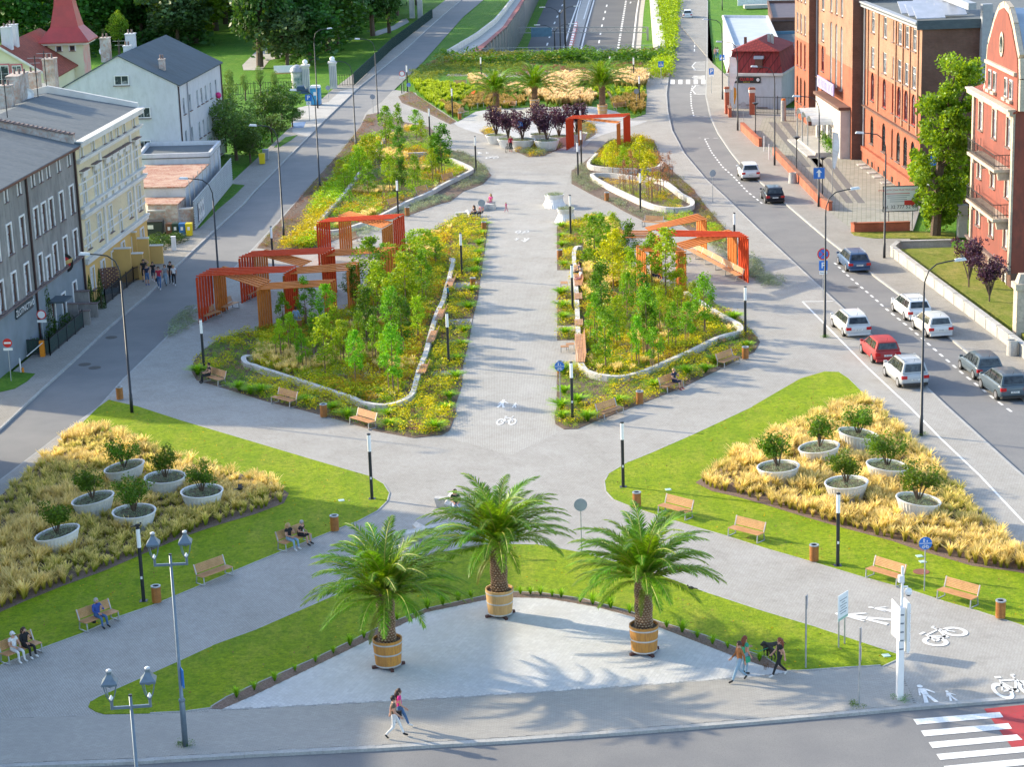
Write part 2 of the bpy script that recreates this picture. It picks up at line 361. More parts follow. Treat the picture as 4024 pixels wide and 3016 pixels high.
def pavers(name,P,bw,bh,ang,z,m,mb_base,gap=.006,rowoff=.5,arc=None):
 root=bpy.data.objects.new(name,None);COL.objects.link(root);root['kind']='structure'
 bed=MB().sheet(P,z-.003).build('joint_sand',mb_base,root)
 c,s=math.cos(ang),math.sin(ang)
 L=[(p[0]*c+p[1]*s,-p[0]*s+p[1]*c)for p in P]
 x0,x1=min(a for a,b in L),max(a for a,b in L);y0,y1=min(b for a,b in L),max(b for a,b in L)
 ny=int((y1-y0)/bh)+1;nx=int((x1-x0)/bw)+2
 J,I=np.meshgrid(np.arange(ny),np.arange(nx),indexing='ij')
 X=x0+(I+((J%2)*rowoff))*bw;Y=y0+(J+.5)*bh
 X=X.ravel();Y=Y.ravel();k=inside(L,X,Y);X=X[k];Y=Y[k]
 zt=z+RNG.uniform(-.0008,.0008,len(X))
 wx=X*c-Y*s;wy=X*s+Y*c
 if arc is not None:pass
 order=np.argsort(wy);wx=wx[order];wy=wy[order];zt=zt[order]
 me=MB().box(0,0,-.02,bw-gap,bh-gap,.02,m=0,tx=.98,ty=.97).mesh('paver',m)
 na=0
 for i in range(len(wx)):
  if na>=298:break
  u=FPX*(wx[i])/(wy[i]*.97)
  if abs(u)>1990:continue
  link('paver',me,root,(wx[i],wy[i],zt[i]),(0,0,ang));na+=1;zt[i]=-99
 k=zt>-50;wx=wx[k];wy=wy[k];zt=zt[k];n=len(wx)
 hw,hh=(bw-gap)/2,(bh-gap)/2
 base=np.array([(-hw,-hh),(hw,-hh),(hw,hh),(-hw,hh)])
 V=np.zeros((n,8,3));
 for q_,(sc,dz)in enumerate(((1,-.004),(.985,0))):
  for j in range(4):
   bx,by=base[j]*sc
   V[:,q_*4+j,0]=wx+bx*c-by*s;V[:,q_*4+j,1]=wy+bx*s+by*c;V[:,q_*4+j,2]=zt+dz
 F=np.array([(4,5,6,7),(0,1,5,4),(1,2,6,5),(2,3,7,6),(3,0,4,7)])
 F=(F[None]+8*np.arange(n)[:,None,None]).reshape(-1,4)
 o=bpy.data.objects.new('pavers',arrmesh('pavers',V.reshape(-1,3),F,m,rnd=np.repeat(RNG.random(n),8)));COL.objects.link(o);o.parent=root;o['kind']='stuff'
def stonemat(name,a,b,d):
 m,nt,p=newmat(name);p.inputs['Roughness'].default_value=.85;p.inputs['Specular IOR Level'].default_value=.25
 v=coords(nt);wn=N(nt,'Attribute',attribute_name='rnd');oi=N(nt,'ObjectInfo')
 ad=N(nt,'Math',operation='ADD');nt.links.new(wn.outputs['Fac'],ad.inputs[0]);nt.links.new(oi.outputs['Random'],ad.inputs[1])
 fr=N(nt,'Math',operation='FRACT');nt.links.new(ad.outputs[0],fr.inputs[0])
 col=mix(nt,a,b,fr.outputs[0]);col=mix(nt,col,d,noise(nt,v,.5,5,.7,.4,.8));nt.links.new(col,p.inputs['Base Color'])
 bump(nt,p,noise(nt,v,40,3),.2,.01);return m
stone_light=stonemat('stone_light',(.58,.58,.575),(.50,.50,.50),(.47,.46,.44))
stone_grey=stonemat('stone_grey',(.385,.365,.33),(.335,.318,.29),(.31,.295,.27))
sand=mat('joint_sand',(.22,.21,.195),.95);sand_l=mat('joint_sand_light',(.42,.415,.41),.95)
pavers('crescent_paving',crescent,.2,.16,R(70),.016,stone_light,sand_l)
fe=[at(u,v)for u,v in((-120,2830),(360,2815),(600,2812),(821,2800),(1000,2790),(1500,2763),(2000,2734),(2500,2700),(3000,2661),(3150,2645),(3338,2630),(3483,2621),(3540,2640))]
strip=fe+[at(3600,2770),at(3290,2800),at(3000,2824),at(2500,2865),at(2000,2900),at(1500,2930),at(1000,2955),at(540,2983),at(193,2996),at(-120,3010)]
pavers('front_pavement',strip,.2,.1,R(-3.5),.016,stone_grey,sand)
kerb('crescent_edging',[at(873,2792)]+[at(u,v)for u,v in((1000,2787),(1500,2761),(2000,2732),(2500,2699),(3000,2659))],.06,1.,h1=.02,side=-1,m=kerbstone)
for nm,P in(('left_lawn_edging',lawnL),('right_lawn_edging',lawnR),('front_lawn_edging',lawnF)):kerb(nm,[Vector(p)for p in P][1:-2],.06,.5,h1=.035,side=-1)
def paintsheet(name,polys,z=0.0,m=paint,**kw):
 mb=MB()
 for P in polys:mb.sheet(P,z)
 o=mb.build(name,m);o['kind']='structure';return o
def line(P,wdt):
 a=offset(P,wdt/2);b=offset(P,-wdt/2);return a+b[::-1]
zr=RZ+.006
zeb=pts(3000,2216,[(1220,1248),(1925,1190),(1955,1232),(1250,1293)]),pts(3000,2216,[(1282,1342),(1995,1280),(2025,1325),(1312,1388)]),pts(3000,2216,[(1345,1436),(2065,1372),(2110,1415),(1378,1484)]),pts(3000,2216,[(1408,1532),(2200,1462),(2240,1505),(1440,1580)]),pts(3000,2216,[(1468,1630),(2300,1552),(2340,1600),(1500,1680)])
paintsheet('zebra_crossing',zeb,zr+.005)
paintsheet('red_cycle_crossing',[pts(3000,2216,[(1797,1163),(2072,1135),(2500,1095),(2700,1440),(2040,1500)])],zr,paint_red)
e0=pts(3000,800,[(318,800),(500,985),(850,1340),(1190,1658)])+[at(3700,1728),at(3850,1870),at(4000,2030),at(4200,2240)]
paintsheet('bay_line',[line(e0,.13),line(pts(3000,800,[(318,800),(570,797)]),.13)],.008)
def dashes(P,n,frac,wdt):
 out=[];d=[0]
 for i in range(1,len(P)):d.append(d[-1]+(P[i]-P[i-1]).length)
 def where(s):
  for i in range(1,len(P)):
   if s<=d[i]+1e-6 or i==len(P)-1:return P[i-1].lerp(P[i],(s-d[i-1])/(d[i]-d[i-1]))
 for k in range(n):
  out.append(line([where((k+.1)/n*d[-1]),where((k+.1+frac)/n*d[-1])],wdt))
 return out
D1=pts(2000,0,[(1595,1130),(1650,1240),(1740,1360),(1830,1440),(1940,1560),(2040,1640)],RZ)+pts(3000,800,[(0,10)],RZ)
paintsheet('parking_dashes',dashes(D1,26,.5,.16)+dashes(pts(3000,800,[(575,480),(700,600),(900,770),(1000,860),(1200,1020),(1440,1230),(1640,1400),(1890,1600),(2050,1720)],RZ),30,.5,.16),zr)
paintsheet('centre_dashes',dashes(pts(2000,0,[(1505,945),(1485,860),(1480,760),(1495,690)],RZ),14,.5,.16)+dashes(pts(2000,0,[(1510,420),(1515,250),(1525,0)],RZ),16,.6,.16)+[line(pts(2000,0,[(1545,1122+0),(1560,1122)],RZ),.1)]+[line(pts(2000,0,a,RZ),.12)for a in([(1590,1125),(1630,1127)],[(1665,1124),(1705,1124)],[(1500,945),(1550,945)],[(1585,945),(1620,945)],[(1500,420),(1540,422)],[(1560,421),(1590,422)])],zr)
hat=[]
for(ya,yb,xa,xb)in((500,575,1490,1598),(615,645,1490,1598),(690,770,1490,1600)):
 for k in range(9):
  y=ya+(yb-ya)*(k+.5)/9;hat.append(line(pts(2000,0,[(xa+14*abs(k-4)/4,y),(xb,y-3)],RZ),.22))
 hat.append(line(pts(2000,0,[(xb,ya),(xa+30,ya+6),(xa,(ya+yb)/2),(xa+30,yb-4),(xb,yb)],RZ),.16))
paintsheet('hatched_islands',hat,zr)
paintsheet('far_zebra',[pts(2000,0,[(x,648),(x+33,648),(x+33,683),(x,683)],RZ)for x in(1316,1379,1442,1505,1566)],zr)
BIKE=[(0,0)]
def ring(cx,cy,r0,r1,n=20):
 return[[(cx+r0*math.cos(2*math.pi*k/n),cy+r0*math.sin(2*math.pi*k/n)),(cx+r1*math.cos(2*math.pi*k/n),cy+r1*math.sin(2*math.pi*k/n)),(cx+r1*math.cos(2*math.pi*(k+1)/n),cy+r1*math.sin(2*math.pi*(k+1)/n)),(cx+r0*math.cos(2*math.pi*(k+1)/n),cy+r0*math.sin(2*math.pi*(k+1)/n))]for k in range(n)]
def bar(a,b,w_):
 a=Vector((*a,0));b=Vector((*b,0));return[tuple(p[:2])for p in line([a,b],w_)]
def disc(cx,cy,r,n=12):return[[(cx+r*math.cos(2*math.pi*k/n),cy+r*math.sin(2*math.pi*k/n))for k in range(n)]]
bike=ring(-.55,0,.24,.38)+ring(.55,0,.24,.38)+[bar((-.55,0),(-.25,.5),.07),bar((-.25,.45),(.35,.45),.07),bar((-.3,.4),(0,0),.07),bar((0,0),(.4,.5),.07),bar((.55,0),(.33,.65),.07),bar((.33,.65),(.5,.68),.07),bar((-.38,.62),(-.12,.62),.09),bar((-.55,0),(0,0),.07)]+disc(0,0,.1)
def man(s,ox):return[[(ox+x*s,y*s)for x,y in q_]for q_ in(disc(0,1.32,.13)[0],[(-.16,1.15),(.16,1.15),(.14,.6),(-.14,.6)],[(-.14,.62),(.02,.62),(-.12,-.02),(-.32,0)],[(-.02,.62),(.14,.62),(.36,0),(.16,-.02)],[(-.16,1.15),(-.32,.6),(-.24,.58),(-.12,1.0)],[(.14,1.15),(.5,.78),(.45,.7),(.14,.98)])]
walk=man(.95,-.5)+man(.55,.5)
def glyph(name,parts,a,b,width_m,m=paint,z=.023,ys=1.4):
 """parts drawn in metres; a->b is the glyph's x axis on the ground"""
 d=(b-a);L=d.length;d.normalize();nrm=Vector((-d.y,d.x,0));k=L/width_m;mid=(a+b)/2
 polys=[[mid+d*(x*k)+nrm*(y*k*ys)for x,y in P]for P in parts]
 mb=MB()
 for P in polys:mb.sheet([Vector((p.x,p.y,0))for p in P],z)
 o=mb.build(name,m);o['kind']='structure';return o
glyph('bicycle_marking',bike,at(1952,1660),at(2028,1660),1.8,ys=2.8)
glyph('pedestrian_marking',walk,at(1950,1604),at(2035,1604),1.6,ys=1.6)
glyph('bicycle_marking',bike,pt(2000,800,160,232),pt(2000,800,55,232),1.8,ys=2.4)
glyph('pedestrian_marking',walk,pt(2000,800,170,285),pt(2000,800,47,285),1.6)
glyph('pedestrian_marking',walk,pt(3000,2216,1310,1140),pt(3000,2216,1605,1120),1.6)
glyph('bicycle_marking',bike,pt(3000,2216,1880,1050),pt(3000,2216,2230,1020),1.8,ys=2.2)
glyph('pedestrian_marking',walk,pt(3000,2216,1030,478),pt(3000,2216,1105,405),.9)
glyph('bicycle_marking',bike,pt(3000,2216,1400,640),pt(3000,2216,1560,560),1.1,ys=1.15)
glyph('bicycle_marking',bike,pt(1000,0,1885,1285),pt(1000,0,1985,1285),1.8,ys=2.6)
glyph('pedestrian_marking',walk,pt(1000,0,1820,1255),pt(1000,0,1915,1250),1.6)
EZ=-6.0
def tz(lst,z=EZ):return pts(1600,0,lst,z,2.011)
wallfoot=ext(tz([(820,440),(820,420),(960,150),(1030,0)]),600)
cwl=[ext(tz(a),600)for a in([(925,440),(930,420),(1040,150),(1110,0)],[(1265,440),(1268,400),(1325,180),(1385,0)],[(1340,440),(1350,400),(1400,200),(1460,0)],[(1805,440),(1806,400),(1835,100),(1850,0)],[(1915,440),(1915,400),(1905,100),(1900,0)])]
struct('trench_floor',MB().sheet([(-60,300,0),(60,300,0),(90,1200,0),(-60,1200,0)],EZ-.02),parkgrass)
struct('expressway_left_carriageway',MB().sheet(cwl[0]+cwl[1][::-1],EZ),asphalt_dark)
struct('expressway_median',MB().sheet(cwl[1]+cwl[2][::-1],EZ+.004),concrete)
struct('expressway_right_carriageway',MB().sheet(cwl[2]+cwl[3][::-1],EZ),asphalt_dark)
shoul=offset(cwl[3],-.9);struct('expressway_gutter',MB().sheet(cwl[3]+shoul[::-1],EZ+.006),concrete)
zl=EZ+.012
def shift(P,d):return offset(P,d)
dsh=[]
for P in(tz([(1102,365),(1150,212),(1178,150),(1205,85),(1240,10)]),tz([(1500,420),(1515,340),(1535,220),(1550,155),(1585,10)])):dsh+=dashes(P,7,.35,.3)
dsh+=dashes(tz([(1663,405),(1730,0)]),24,.55,.4)
dsh+=[line(P,.3)for P in(shift(cwl[1],.8)[:-1],shift(cwl[2],-.5)[:-1],shift(cwl[3],.6)[:-1])]
for P in(tz([(1290,340),(1345,100),(1375,0)]),tz([(1395,150),(1440,0)])):dsh.append(line(P,.25))
dsh.append(line(tz([(1762,25),(1768,12),(1800,12)]),.3))
paintsheet('expressway_lines',dsh,zl)
def facing_wall(name,P,z0,z1,th,m):
 Q=offset(P,th);mb=MB()
 for i in range(len(P)-1):
  a,b,c,d=P[i],P[i+1],Q[i+1],Q[i]
  V=[(a.x,a.y,z0),(b.x,b.y,z0),(c.x,c.y,z0),(d.x,d.y,z0),(a.x,a.y,z1),(b.x,b.y,z1),(c.x,c.y,z1),(d.x,d.y,z1)]
  mb.hexa(V)
 return mb
redband_l=ext(pts(1600,0,[(460,442),(620,330),(755,215),(860,60),(900,0)],0,2.011),500)
redband_r=ext(pts(1600,0,[(548,432),(650,335),(790,210),(885,75),(925,0)],0,2.011),500)
red_conc=mat('red_coping',(.33,.1,.09),.8,(.26,.08,.07),2)
darkglass=mat('barrier_panel',(.035,.07,.10),.35,(.05,.09,.12),.5)
ledge=MB().sheet(TLx+redband_l[::-1],.02);struct('trench_ledge',ledge,concrete)
struct('trench_red_coping',MB().prism([Vector(p)for p in redband_l+redband_r[::-1]],-.3,.12),red_conc)
nb=thing('noise_barrier','dark glazed noise wall lining the left side of the sunken expressway','noise wall',tuple(redband_r[0]),world=True)
facing_wall('p',redband_r,EZ,.1,.25,0).build('wall_panel',darkglass,nb)
steel=mat('steel',(.33,.35,.37),.45,(.27,.29,.3),4,metal=.6)
d=0
pm=MB()
for i in range(len(redband_r)-2):
 a,b=redband_r[i],redband_r[i+1];L=(b-a).length;n=max(1,int(L/4))
 for k in range(n):
  p=a.lerp(b,k/n);MB().box(p.x+.12,p.y-.1,EZ,.16,.16,-EZ+.1).build('post',steel,nb)
tw=thing('parapet_wall','pale concrete parapet with white coping on the left rim of the expressway trench','wall',tuple(TLx[0]),world=True)
facing_wall('p',TLx,-.2,.9,.35,0).build('wall',concrete_white,tw)
rw=thing('parapet_wall','pale concrete parapet on the right rim of the expressway trench beside the shrubs','wall',tuple(TRx[0]),world=True)
facing_wall('p',TRx,EZ,.9,-1.1,0).build('wall',concrete_white,rw)
TNear=[TL[0],TR[0]]
ew=MB();
V0,V1=TL[0],TR[0]
struct('trench_head_wall',facing_wall('p',[V0,V1],EZ,-.02,.4,0),concrete)
# ============================================================ planting
def vnoise(xy,sc,seed):
 r=np.random.default_rng(seed);T=r.random((64,64));p=xy/sc
 i=np.floor(p).astype(int);f=p-i;f=f*f*(3-2*f)
 g_=lambda a,b:T[(i[:,0]+a)%64,(i[:,1]+b)%64]
 return(g_(0,0)*(1-f[:,0])+g_(1,0)*f[:,0])*(1-f[:,1])+(g_(0,1)*(1-f[:,0])+g_(1,1)*f[:,0])*f[:,1]
def leaves(P,size,r,flat=.4,w=.5):
 """one triangle pair per leaf at points P; returns V,F(quads)"""
 n=len(P);a=r.normal(size=(n,3));a[:,2]*=flat;a/=np.linalg.norm(a,axis=1)[:,None]
 b=r.normal(size=(n,3));b-=(b*a).sum(1)[:,None]*a;b/=np.linalg.norm(b,axis=1)[:,None]
 s=(size*r.uniform(.6,1.3,n))[:,None]
 V=np.stack([P-a*s*.5,P+b*s*w*.5,P+a*s*.5,P-b*s*w*.5],1).reshape(-1,3)
 return V,np.arange(4*n).reshape(-1,4)
def dome(n,r,rad=1.,h=1.,seed_in=.55):
 """points through a dome, denser at its skin"""
 d=r.normal(size=(n,3));d[:,2]=np.abs(d[:,2]);d/=np.linalg.norm(d,axis=1)[:,None]
 q_=r.uniform(seed_in,1,n)[:,None]*(1+.25*np.sin(d[:,:1]*7+r.uniform(0,6))*np.cos(d[:,1:2]*6))
 return d*q_*np.array([rad,rad,h])
def T_shrub(seed,n=48,size=.2,lumps=5):
 r=np.random.default_rng(seed);P=[dome(n//2,r,.8,.85)]
 for k in range(lumps):
  c=np.array([*r.uniform(-.45,.45,2),r.uniform(.25,.7)]);P.append(c+dome(n//(2*lumps),r,.38,.38))
 P=np.concatenate(P);V,F=leaves(P,size,r);return V,F,np.repeat(r.random(len(P)),4),np.repeat(np.clip(P[:,2],0,1),4)
def T_tuft(seed,n=46,w=.022,spread=.55,curl=.35,top=1.):
 r=np.random.default_rng(seed);t=r.uniform(0,2*np.pi,n);lean=r.uniform(.05,spread,n);h=r.uniform(.65,1.,n)*top
 dx,dy=np.cos(t),np.sin(t);px,py=-dy,dx;V=[];H=[]
 b0=np.stack([dx*.06,dy*.06,0*dx],1)*r.uniform(0,1.5,n)[:,None]
 m1=np.stack([dx*lean*.45,dy*lean*.45,h*.62],1);m2=np.stack([dx*(lean+curl*lean),dy*(lean+curl*lean),h*(1-.25*lean)],1)
 ww=w*r.uniform(.7,1.4,n)[:,None];pp=np.stack([px,py,0*px],1)
 V=np.stack([b0-pp*ww*.5,b0+pp*ww*.5,b0+m1+pp*ww,b0+m1-pp*ww,b0+m2+pp*ww*.45,b0+m2-pp*ww*.45],1)
 i=np.arange(n)*6;F=np.concatenate([np.stack([i,i+1,i+2,i+3],1),np.stack([i+3,i+2,i+4,i+5],1)])
 return V.reshape(-1,3),F,np.repeat(r.random(n),6),np.tile([0,0,.6,.6,1,1],n).astype(float)
def merge(name,xy,temps,mats,hs,ws=None,z=0.03,r=None,keep_rnd=.5,midx=None):
 """many copies of a few plant shapes in one mesh"""
 r=r or RNG;Vs=[];Fs=[];Rs=[];Hs=[];Ms=[];off=0
 xy=np.asarray(xy);n=len(xy);hs=np.broadcast_to(hs,n);ws=hs if ws is None else np.broadcast_to(ws,n)
 which=r.integers(0,len(temps),n);ang=r.uniform(0,2*np.pi,n);pr=r.random(n)
 for t in range(len(temps)):
  k=np.where(which==t)[0]
  if not len(k):continue
  V,F,rn,hh=temps[t];c,s=np.cos(ang[k])[:,None],np.sin(ang[k])[:,None]
  X=(V[None,:,0]*c-V[None,:,1]*s)*ws[k][:,None]+xy[k,0][:,None]
  Y=(V[None,:,0]*s+V[None,:,1]*c)*ws[k][:,None]+xy[k,1][:,None]
  Z=V[None,:,2]*hs[k][:,None]+z
  Vs.append(np.stack([X,Y,Z],2).reshape(-1,3));nv=len(V)
  Fs.append((F[None]+nv*np.arange(len(k))[:,None,None]+off).reshape(-1,F.shape[1]));off+=nv*len(k)
  Rs.append((rn[None]*keep_rnd+pr[k][:,None]*(1-keep_rnd)).ravel());Hs.append(np.tile(hh,len(k)))
  if midx is not None:Ms.append(np.repeat(midx[k],len(F)))
 me=arrmesh(name,np.concatenate(Vs),np.concatenate(Fs),mats,rnd=np.concatenate(Rs),midx=np.concatenate(Ms)if midx is not None else None)
 a=me.attributes.new('hgt','FLOAT','POINT');a.data.foreach_set('value',np.concatenate(Hs).astype(np.float32));return me
def stuffobj(name,me,label=None,cat=None):
 o=bpy.data.objects.new(name,me);COL.objects.link(o);o['kind']='stuff'
 if label:o['label']=label;o['category']=cat
 return o
def bladesmat(name,base,mid,tip,trans=.35):
 """grass blade: colour runs from foot to tip"""
 m,nt,p=newmat(name);p.inputs['Roughness'].default_value=.55;p.inputs['Specular IOR Level'].default_value=.25
 h=N(nt,'Attribute',attribute_name='hgt');cr=N(nt,'ValToRGB');nt.links.new(h.outputs['Fac'],cr.inputs[0])
 e=cr.color_ramp.elements;e[0].position=.1;e[0].color=(*base,1);e[1].position=1;e[1].color=(*tip,1)
 x=cr.color_ramp.elements.new(.5);x.color=(*mid,1)
 rn=N(nt,'Attribute',attribute_name='rnd');mr=N(nt,'MapRange');mr.inputs[3].default_value=.65;mr.inputs[4].default_value=1.35
 nt.links.new(rn.outputs['Fac'],mr.inputs[0]);sc=N(nt,'VectorMath',operation='SCALE');nt.links.new(cr.outputs[0],sc.inputs[0]);nt.links.new(mr.outputs[0],sc.inputs['Scale'])
 nt.links.new(sc.outputs[0],p.inputs['Base Color']);tr=N(nt,'BsdfTranslucent');nt.links.new(sc.outputs[0],tr.inputs[0])
 ms=N(nt,'MixShader');ms.inputs[0].default_value=trans;nt.links.new(p.outputs[0],ms.inputs[1]);nt.links.new(tr.outputs[0],ms.inputs[2])
 nt.links.new(ms.outputs[0],nt.nodes['Material Output'].inputs[0]);MATS[name]=m;return m
SH=[T_shrub(i)for i in range(4)];SHS=[T_shrub(i+9,44,.22,3)for i in range(3)]
TU=[T_tuft(i)for i in range(4)];TUF=[T_tuft(i+20,36,.028,.38,.25)for i in range(4)];TUW=[T_tuft(i+30,40,.03,1.0,.3)for i in range(3)]
L_green=leafmat('leaf_green',(.09,.24,.012),(.06,.16,.01));L_lime=leafmat('leaf_lime',(.31,.47,.012),(.2,.36,.01))
L_yellow=leafmat('leaf_yellow',(.55,.50,.012),(.38,.42,.012));L_gold=leafmat('leaf_gold',(.55,.40,.012),(.45,.36,.015))
L_orange=leafmat('leaf_orange',(.5,.25,.03),(.4,.3,.03));L_rust=leafmat('leaf_rust',(.25,.1,.05),(.32,.17,.1),.2)
L_dark=leafmat('leaf_dark',(.045,.12,.012),(.03,.08,.01));L_silver=leafmat('leaf_silver',(.30,.37,.25),(.2,.27,.16),.2)
L_purple=leafmat('leaf_purple',(.10,.04,.085),(.06,.025,.05),.2);L_white=leafmat('leaf_cream',(.75,.74,.5),(.6,.62,.3),.2)
L_pink=leafmat('leaf_pink',(.42,.22,.17),(.35,.22,.14),.2);L_fresh=leafmat('leaf_fresh',(.17,.40,.012),(.11,.29,.01))
L_olive=leafmat('leaf_olive',(.2,.24,.03),(.13,.17,.02))
B_feather=bladesmat('feather_grass',(.28,.29,.03),(.64,.53,.10),(1.0,.78,.34),.5)
B_feather_green=bladesmat('feather_grass_young',(.2,.28,.02),(.44,.46,.05),(.92,.72,.26),.5)
B_lime=bladesmat('moor_grass',(.12,.25,.01),(.3,.45,.012),(.5,.58,.03));B_reed=bladesmat('reed_grass',(.25,.3,.03),(.6,.48,.18),(.85,.64,.36),.4)
B_red=bladesmat('red_grass',(.2,.32,.01),(.3,.34,.03),(.45,.28,.1),.4);B_sedge=bladesmat('sedge',(.08,.2,.01),(.2,.42,.012),(.36,.58,.02))
BL=[at(u,v)for u,v in((1919,880),(1903,993),(1888,1094),(1878,1176),(1859,1249),(1845,1331),(1816,1456),(1816,1514),(1791,1591),(1791,1629),(1767,1692),(1738,1711),(1627,1723),(1483,1697),(1338,1653),(1193,1614),(1050,1580),(917,1538),(830,1512),(772,1495),(753,1461),(762,1422),(800,1375),(860,1335),(941,1312),(1000,1304),(1120,1282),(1220,1262),(1314,1237),(1410,1186),(1450,1100),(1500,1040),(1598,964),(1714,901),(1791,853),(1893,863))]
BR=[at(u,v)for u,v in((2188,892),(2190,1110),(2190,1300),(2188,1600),(2178,1640),(2183,1668),(2217,1689),(2270,1687),(2338,1658),(2512,1591),(2680,1525),(2811,1461),(2893,1418),(2965,1384),(2987,1345),(2960,1312),(2893,1234),(2820,1200),(2753,1148),(2700,1138),(2627,1128),(2555,1082),(2483,1051),(2458,945),(2434,872),(2338,839),(2290,858))]
FL=[at(u,v)for u,v in((1159,800),(1256,688),(1338,597),(1415,500),(1440,452),(1500,440),(1590,480),(1690,500),(1740,560),(1762,589),(1820,598),(1869,627),(1905,655),(1931,690),(1898,724),(1820,753),(1772,791),(1719,805),(1603,848),(1500,850),(1440,862),(1434,900),(1340,935),(1241,975),(1096,985),(1010,975))]
FR=[at(u,v)for u,v in((2338,603),(2386,555),(2507,536),(2570,550),(2598,627),(2647,676),(2724,743),(2758,791),(2820,867),(2870,920),(2930,1000),(2900,1010),(2800,960),(2700,900),(2640,860),(2536,872),(2449,829),(2400,800),(2338,772),(2246,722),(2246,671),(2290,642))]
def seg(ox,oy,l,s=2.072):return pts(ox,oy,l,0,s)
WBL=seg(0,800,[(2072,1300),(2010,1285),(1985,1310),(2010,1345),(2072,1362)])+seg(1000,800,[(60,1385),(200,1430),(400,1495),(650,1580),(800,1630)])+[at(1430,1606),at(1510,1616),at(1580,1600),at(1620,1572),at(1634,1530),at(1647,1480),at(1662,1440),at(1676,1403),at(1690,1345),at(1714,1263),at(1728,1230),at(1743,1200),at(1755,1150),at(1767,1109),at(1776,1070),at(1782,1040),at(1772,1033)]
WBR=seg(2000,800,[(590,388),(555,388),(535,420),(530,470),(540,640),(552,800),(560,1000),(570,1200),(580,1290),(592,1355),(640,1410),(760,1445),(920,1455),(1100,1410),(1300,1325),(1500,1235),(1700,1135),(1860,1090),(1890,1062),(1870,1025),(1800,985),(1700,930),(1550,835),(1440,762)])
def insidewall(P):return rounded(P,2)
BEDS={}
NIBS=[pts(1000,800,l)for l in([(1600,650),(1810,640),(1800,700),(1590,705)],[(1560,950),(1775,940),(1765,1000),(1550,1005)],[(1520,1118),(1750,1108),(1745,1128),(1515,1136)],[(1460,1372),(1700,1360),(1690,1400),(1450,1405)])]+[pts(2000,800,l)for l in([(380,548),(520,545),(525,715),(380,705)],[(380,790),(540,785),(545,822),(380,820)],[(380,1002),(555,995),(555,1045),(380,1040)],[(380,1122),(560,1115),(570,1320),(380,1318)])]
for i,l in enumerate(NIBS):struct('terrace_paving',MB().sheet(l,.036),pave_prom)
for nm,P in(('left_bed_soil',BL),('right_bed_soil',BR),('far_left_bed_soil',FL),('far_right_bed_soil',FR)):
 struct(nm,MB().prism(P,-.1,.03),soil)
def gardenwall(P,label,h=.42,th=.33,closed=False,seams=1.6,m=concrete_white):
 P=rounded(P,3,closed)
 if closed:P=P+[P[0]]
 root=thing('garden_wall',label,'low wall',tuple(P[0]),world=True)
 L=0;blocks=[];cur=[P[0]]
 for i in range(1,len(P)):
  cur.append(P[i]);L+=(P[i]-P[i-1]).length
  if L>seams or i==len(P)-1:blocks.append(cur);cur=[P[i]];L=0
 for b in blocks:
  if len(b)<2:continue
  A=offset(b,th/2);B=offset(b,-th/2);t=(b[-1]-b[-2]).normalized()*.012;A[-1]=A[-1]-t;B[-1]=B[-1]-t
  MB().prism([Vector(p)for p in A+B[::-1]],0,h).build('wall_block',m,root)
 return root
gardenwall(WBL,'long curving white concrete seat wall round the big left planting bed')
gardenwall(WBR,'long curving white concrete seat wall round the right planting bed')
gardenwall([at(u,v)for u,v in((1511,555),(1497,580),(1483,605),(1500,615),(1579,616),(1680,613))],'small L-shaped white seat wall among the young trees of the far left bed')
gardenwall([at(u,v)for u,v in((1772,637),(1815,655),(1854,676),(1840,690),(1743,738),(1685,772),(1603,806),(1520,850),(1434,889),(1330,921),(1270,921),(1240,905),(1275,860),(1338,791),(1380,740),(1415,690))],'white seat wall round the far left bed with benches let into it')
gardenwall([at(u,v)for u,v in((2345,620),(2325,640),(2312,661),(2340,672),(2430,680),(2531,682),(2590,670),(2603,651))],'white seat wall bounding the small triangular far right bed',h=.5)
gardenwall([at(u,v)for u,v in((2594,724),(2500,712),(2400,700),(2325,703),(2386,743),(2483,791),(2530,812),(2579,829),(2651,838),(2714,830),(2719,805),(2676,780),(2640,750))],'white seat wall with a rounded end round the second far right bed',h=.5,closed=True)
inBL=[at(u,v)for u,v in((1000,1300),(975,1440),(1097,1480),(1193,1515),(1314,1553),(1386,1577),(1483,1595),(1560,1590),(1610,1565),(1635,1480),(1662,1403),(1676,1345),(1700,1263),(1730,1200),(1755,1109),(1770,1040),(1790,900),(1714,905),(1598,968),(1500,1040),(1450,1100),(1410,1190),(1314,1240),(1120,1285))]
inBR=[at(u,v)for u,v in((2285,990),(2275,1100),(2285,1300),(2300,1440),(2330,1475),(2444,1490),(2531,1466),(2627,1427),(2724,1384),(2820,1335),(2895,1312),(2820,1258),(2740,1205),(2640,1150),(2555,1085),(2483,1055),(2455,945),(2434,880),(2338,845),(2290,862))]
def planting(name,P,spec,holes=(),z=.05,edge=.3):
 holes=list(holes)+NIBS
 """spec: list of (materials, templates, density, h range, noise scale, threshold, seed, extra polygon)"""
 for i,(nm,m,T,dens,h0,h1,nsc,lo,hi,seed)in enumerate(spec):
  xy=scatter(P,7 if 'silver' in nm else min(dens*1.7,5.2),holes)
  if len(xy)==0:continue
  k=edge_dist(P,xy)>edge
  if nsc:f=vnoise(xy+seed*7.3,nsc,seed);k&=(f>=lo)&(f<hi)
  xy=xy[k]
  if len(xy)<1:continue
  hs=RNG.uniform(h0,h1,len(xy));stuffobj(nm,merge(nm,xy,T,m,hs,hs*RNG.uniform(.8,1.2,len(xy)),z),*STL[name+nm]if name+nm in STL else(None,None))
STL={}
def pl(name,where,P,spec,**kw):
 for sp in spec:STL[name+sp[0]]=('%s %s'%(DESC[sp[0]],where),'plants')
 planting(name,P,spec,**kw)
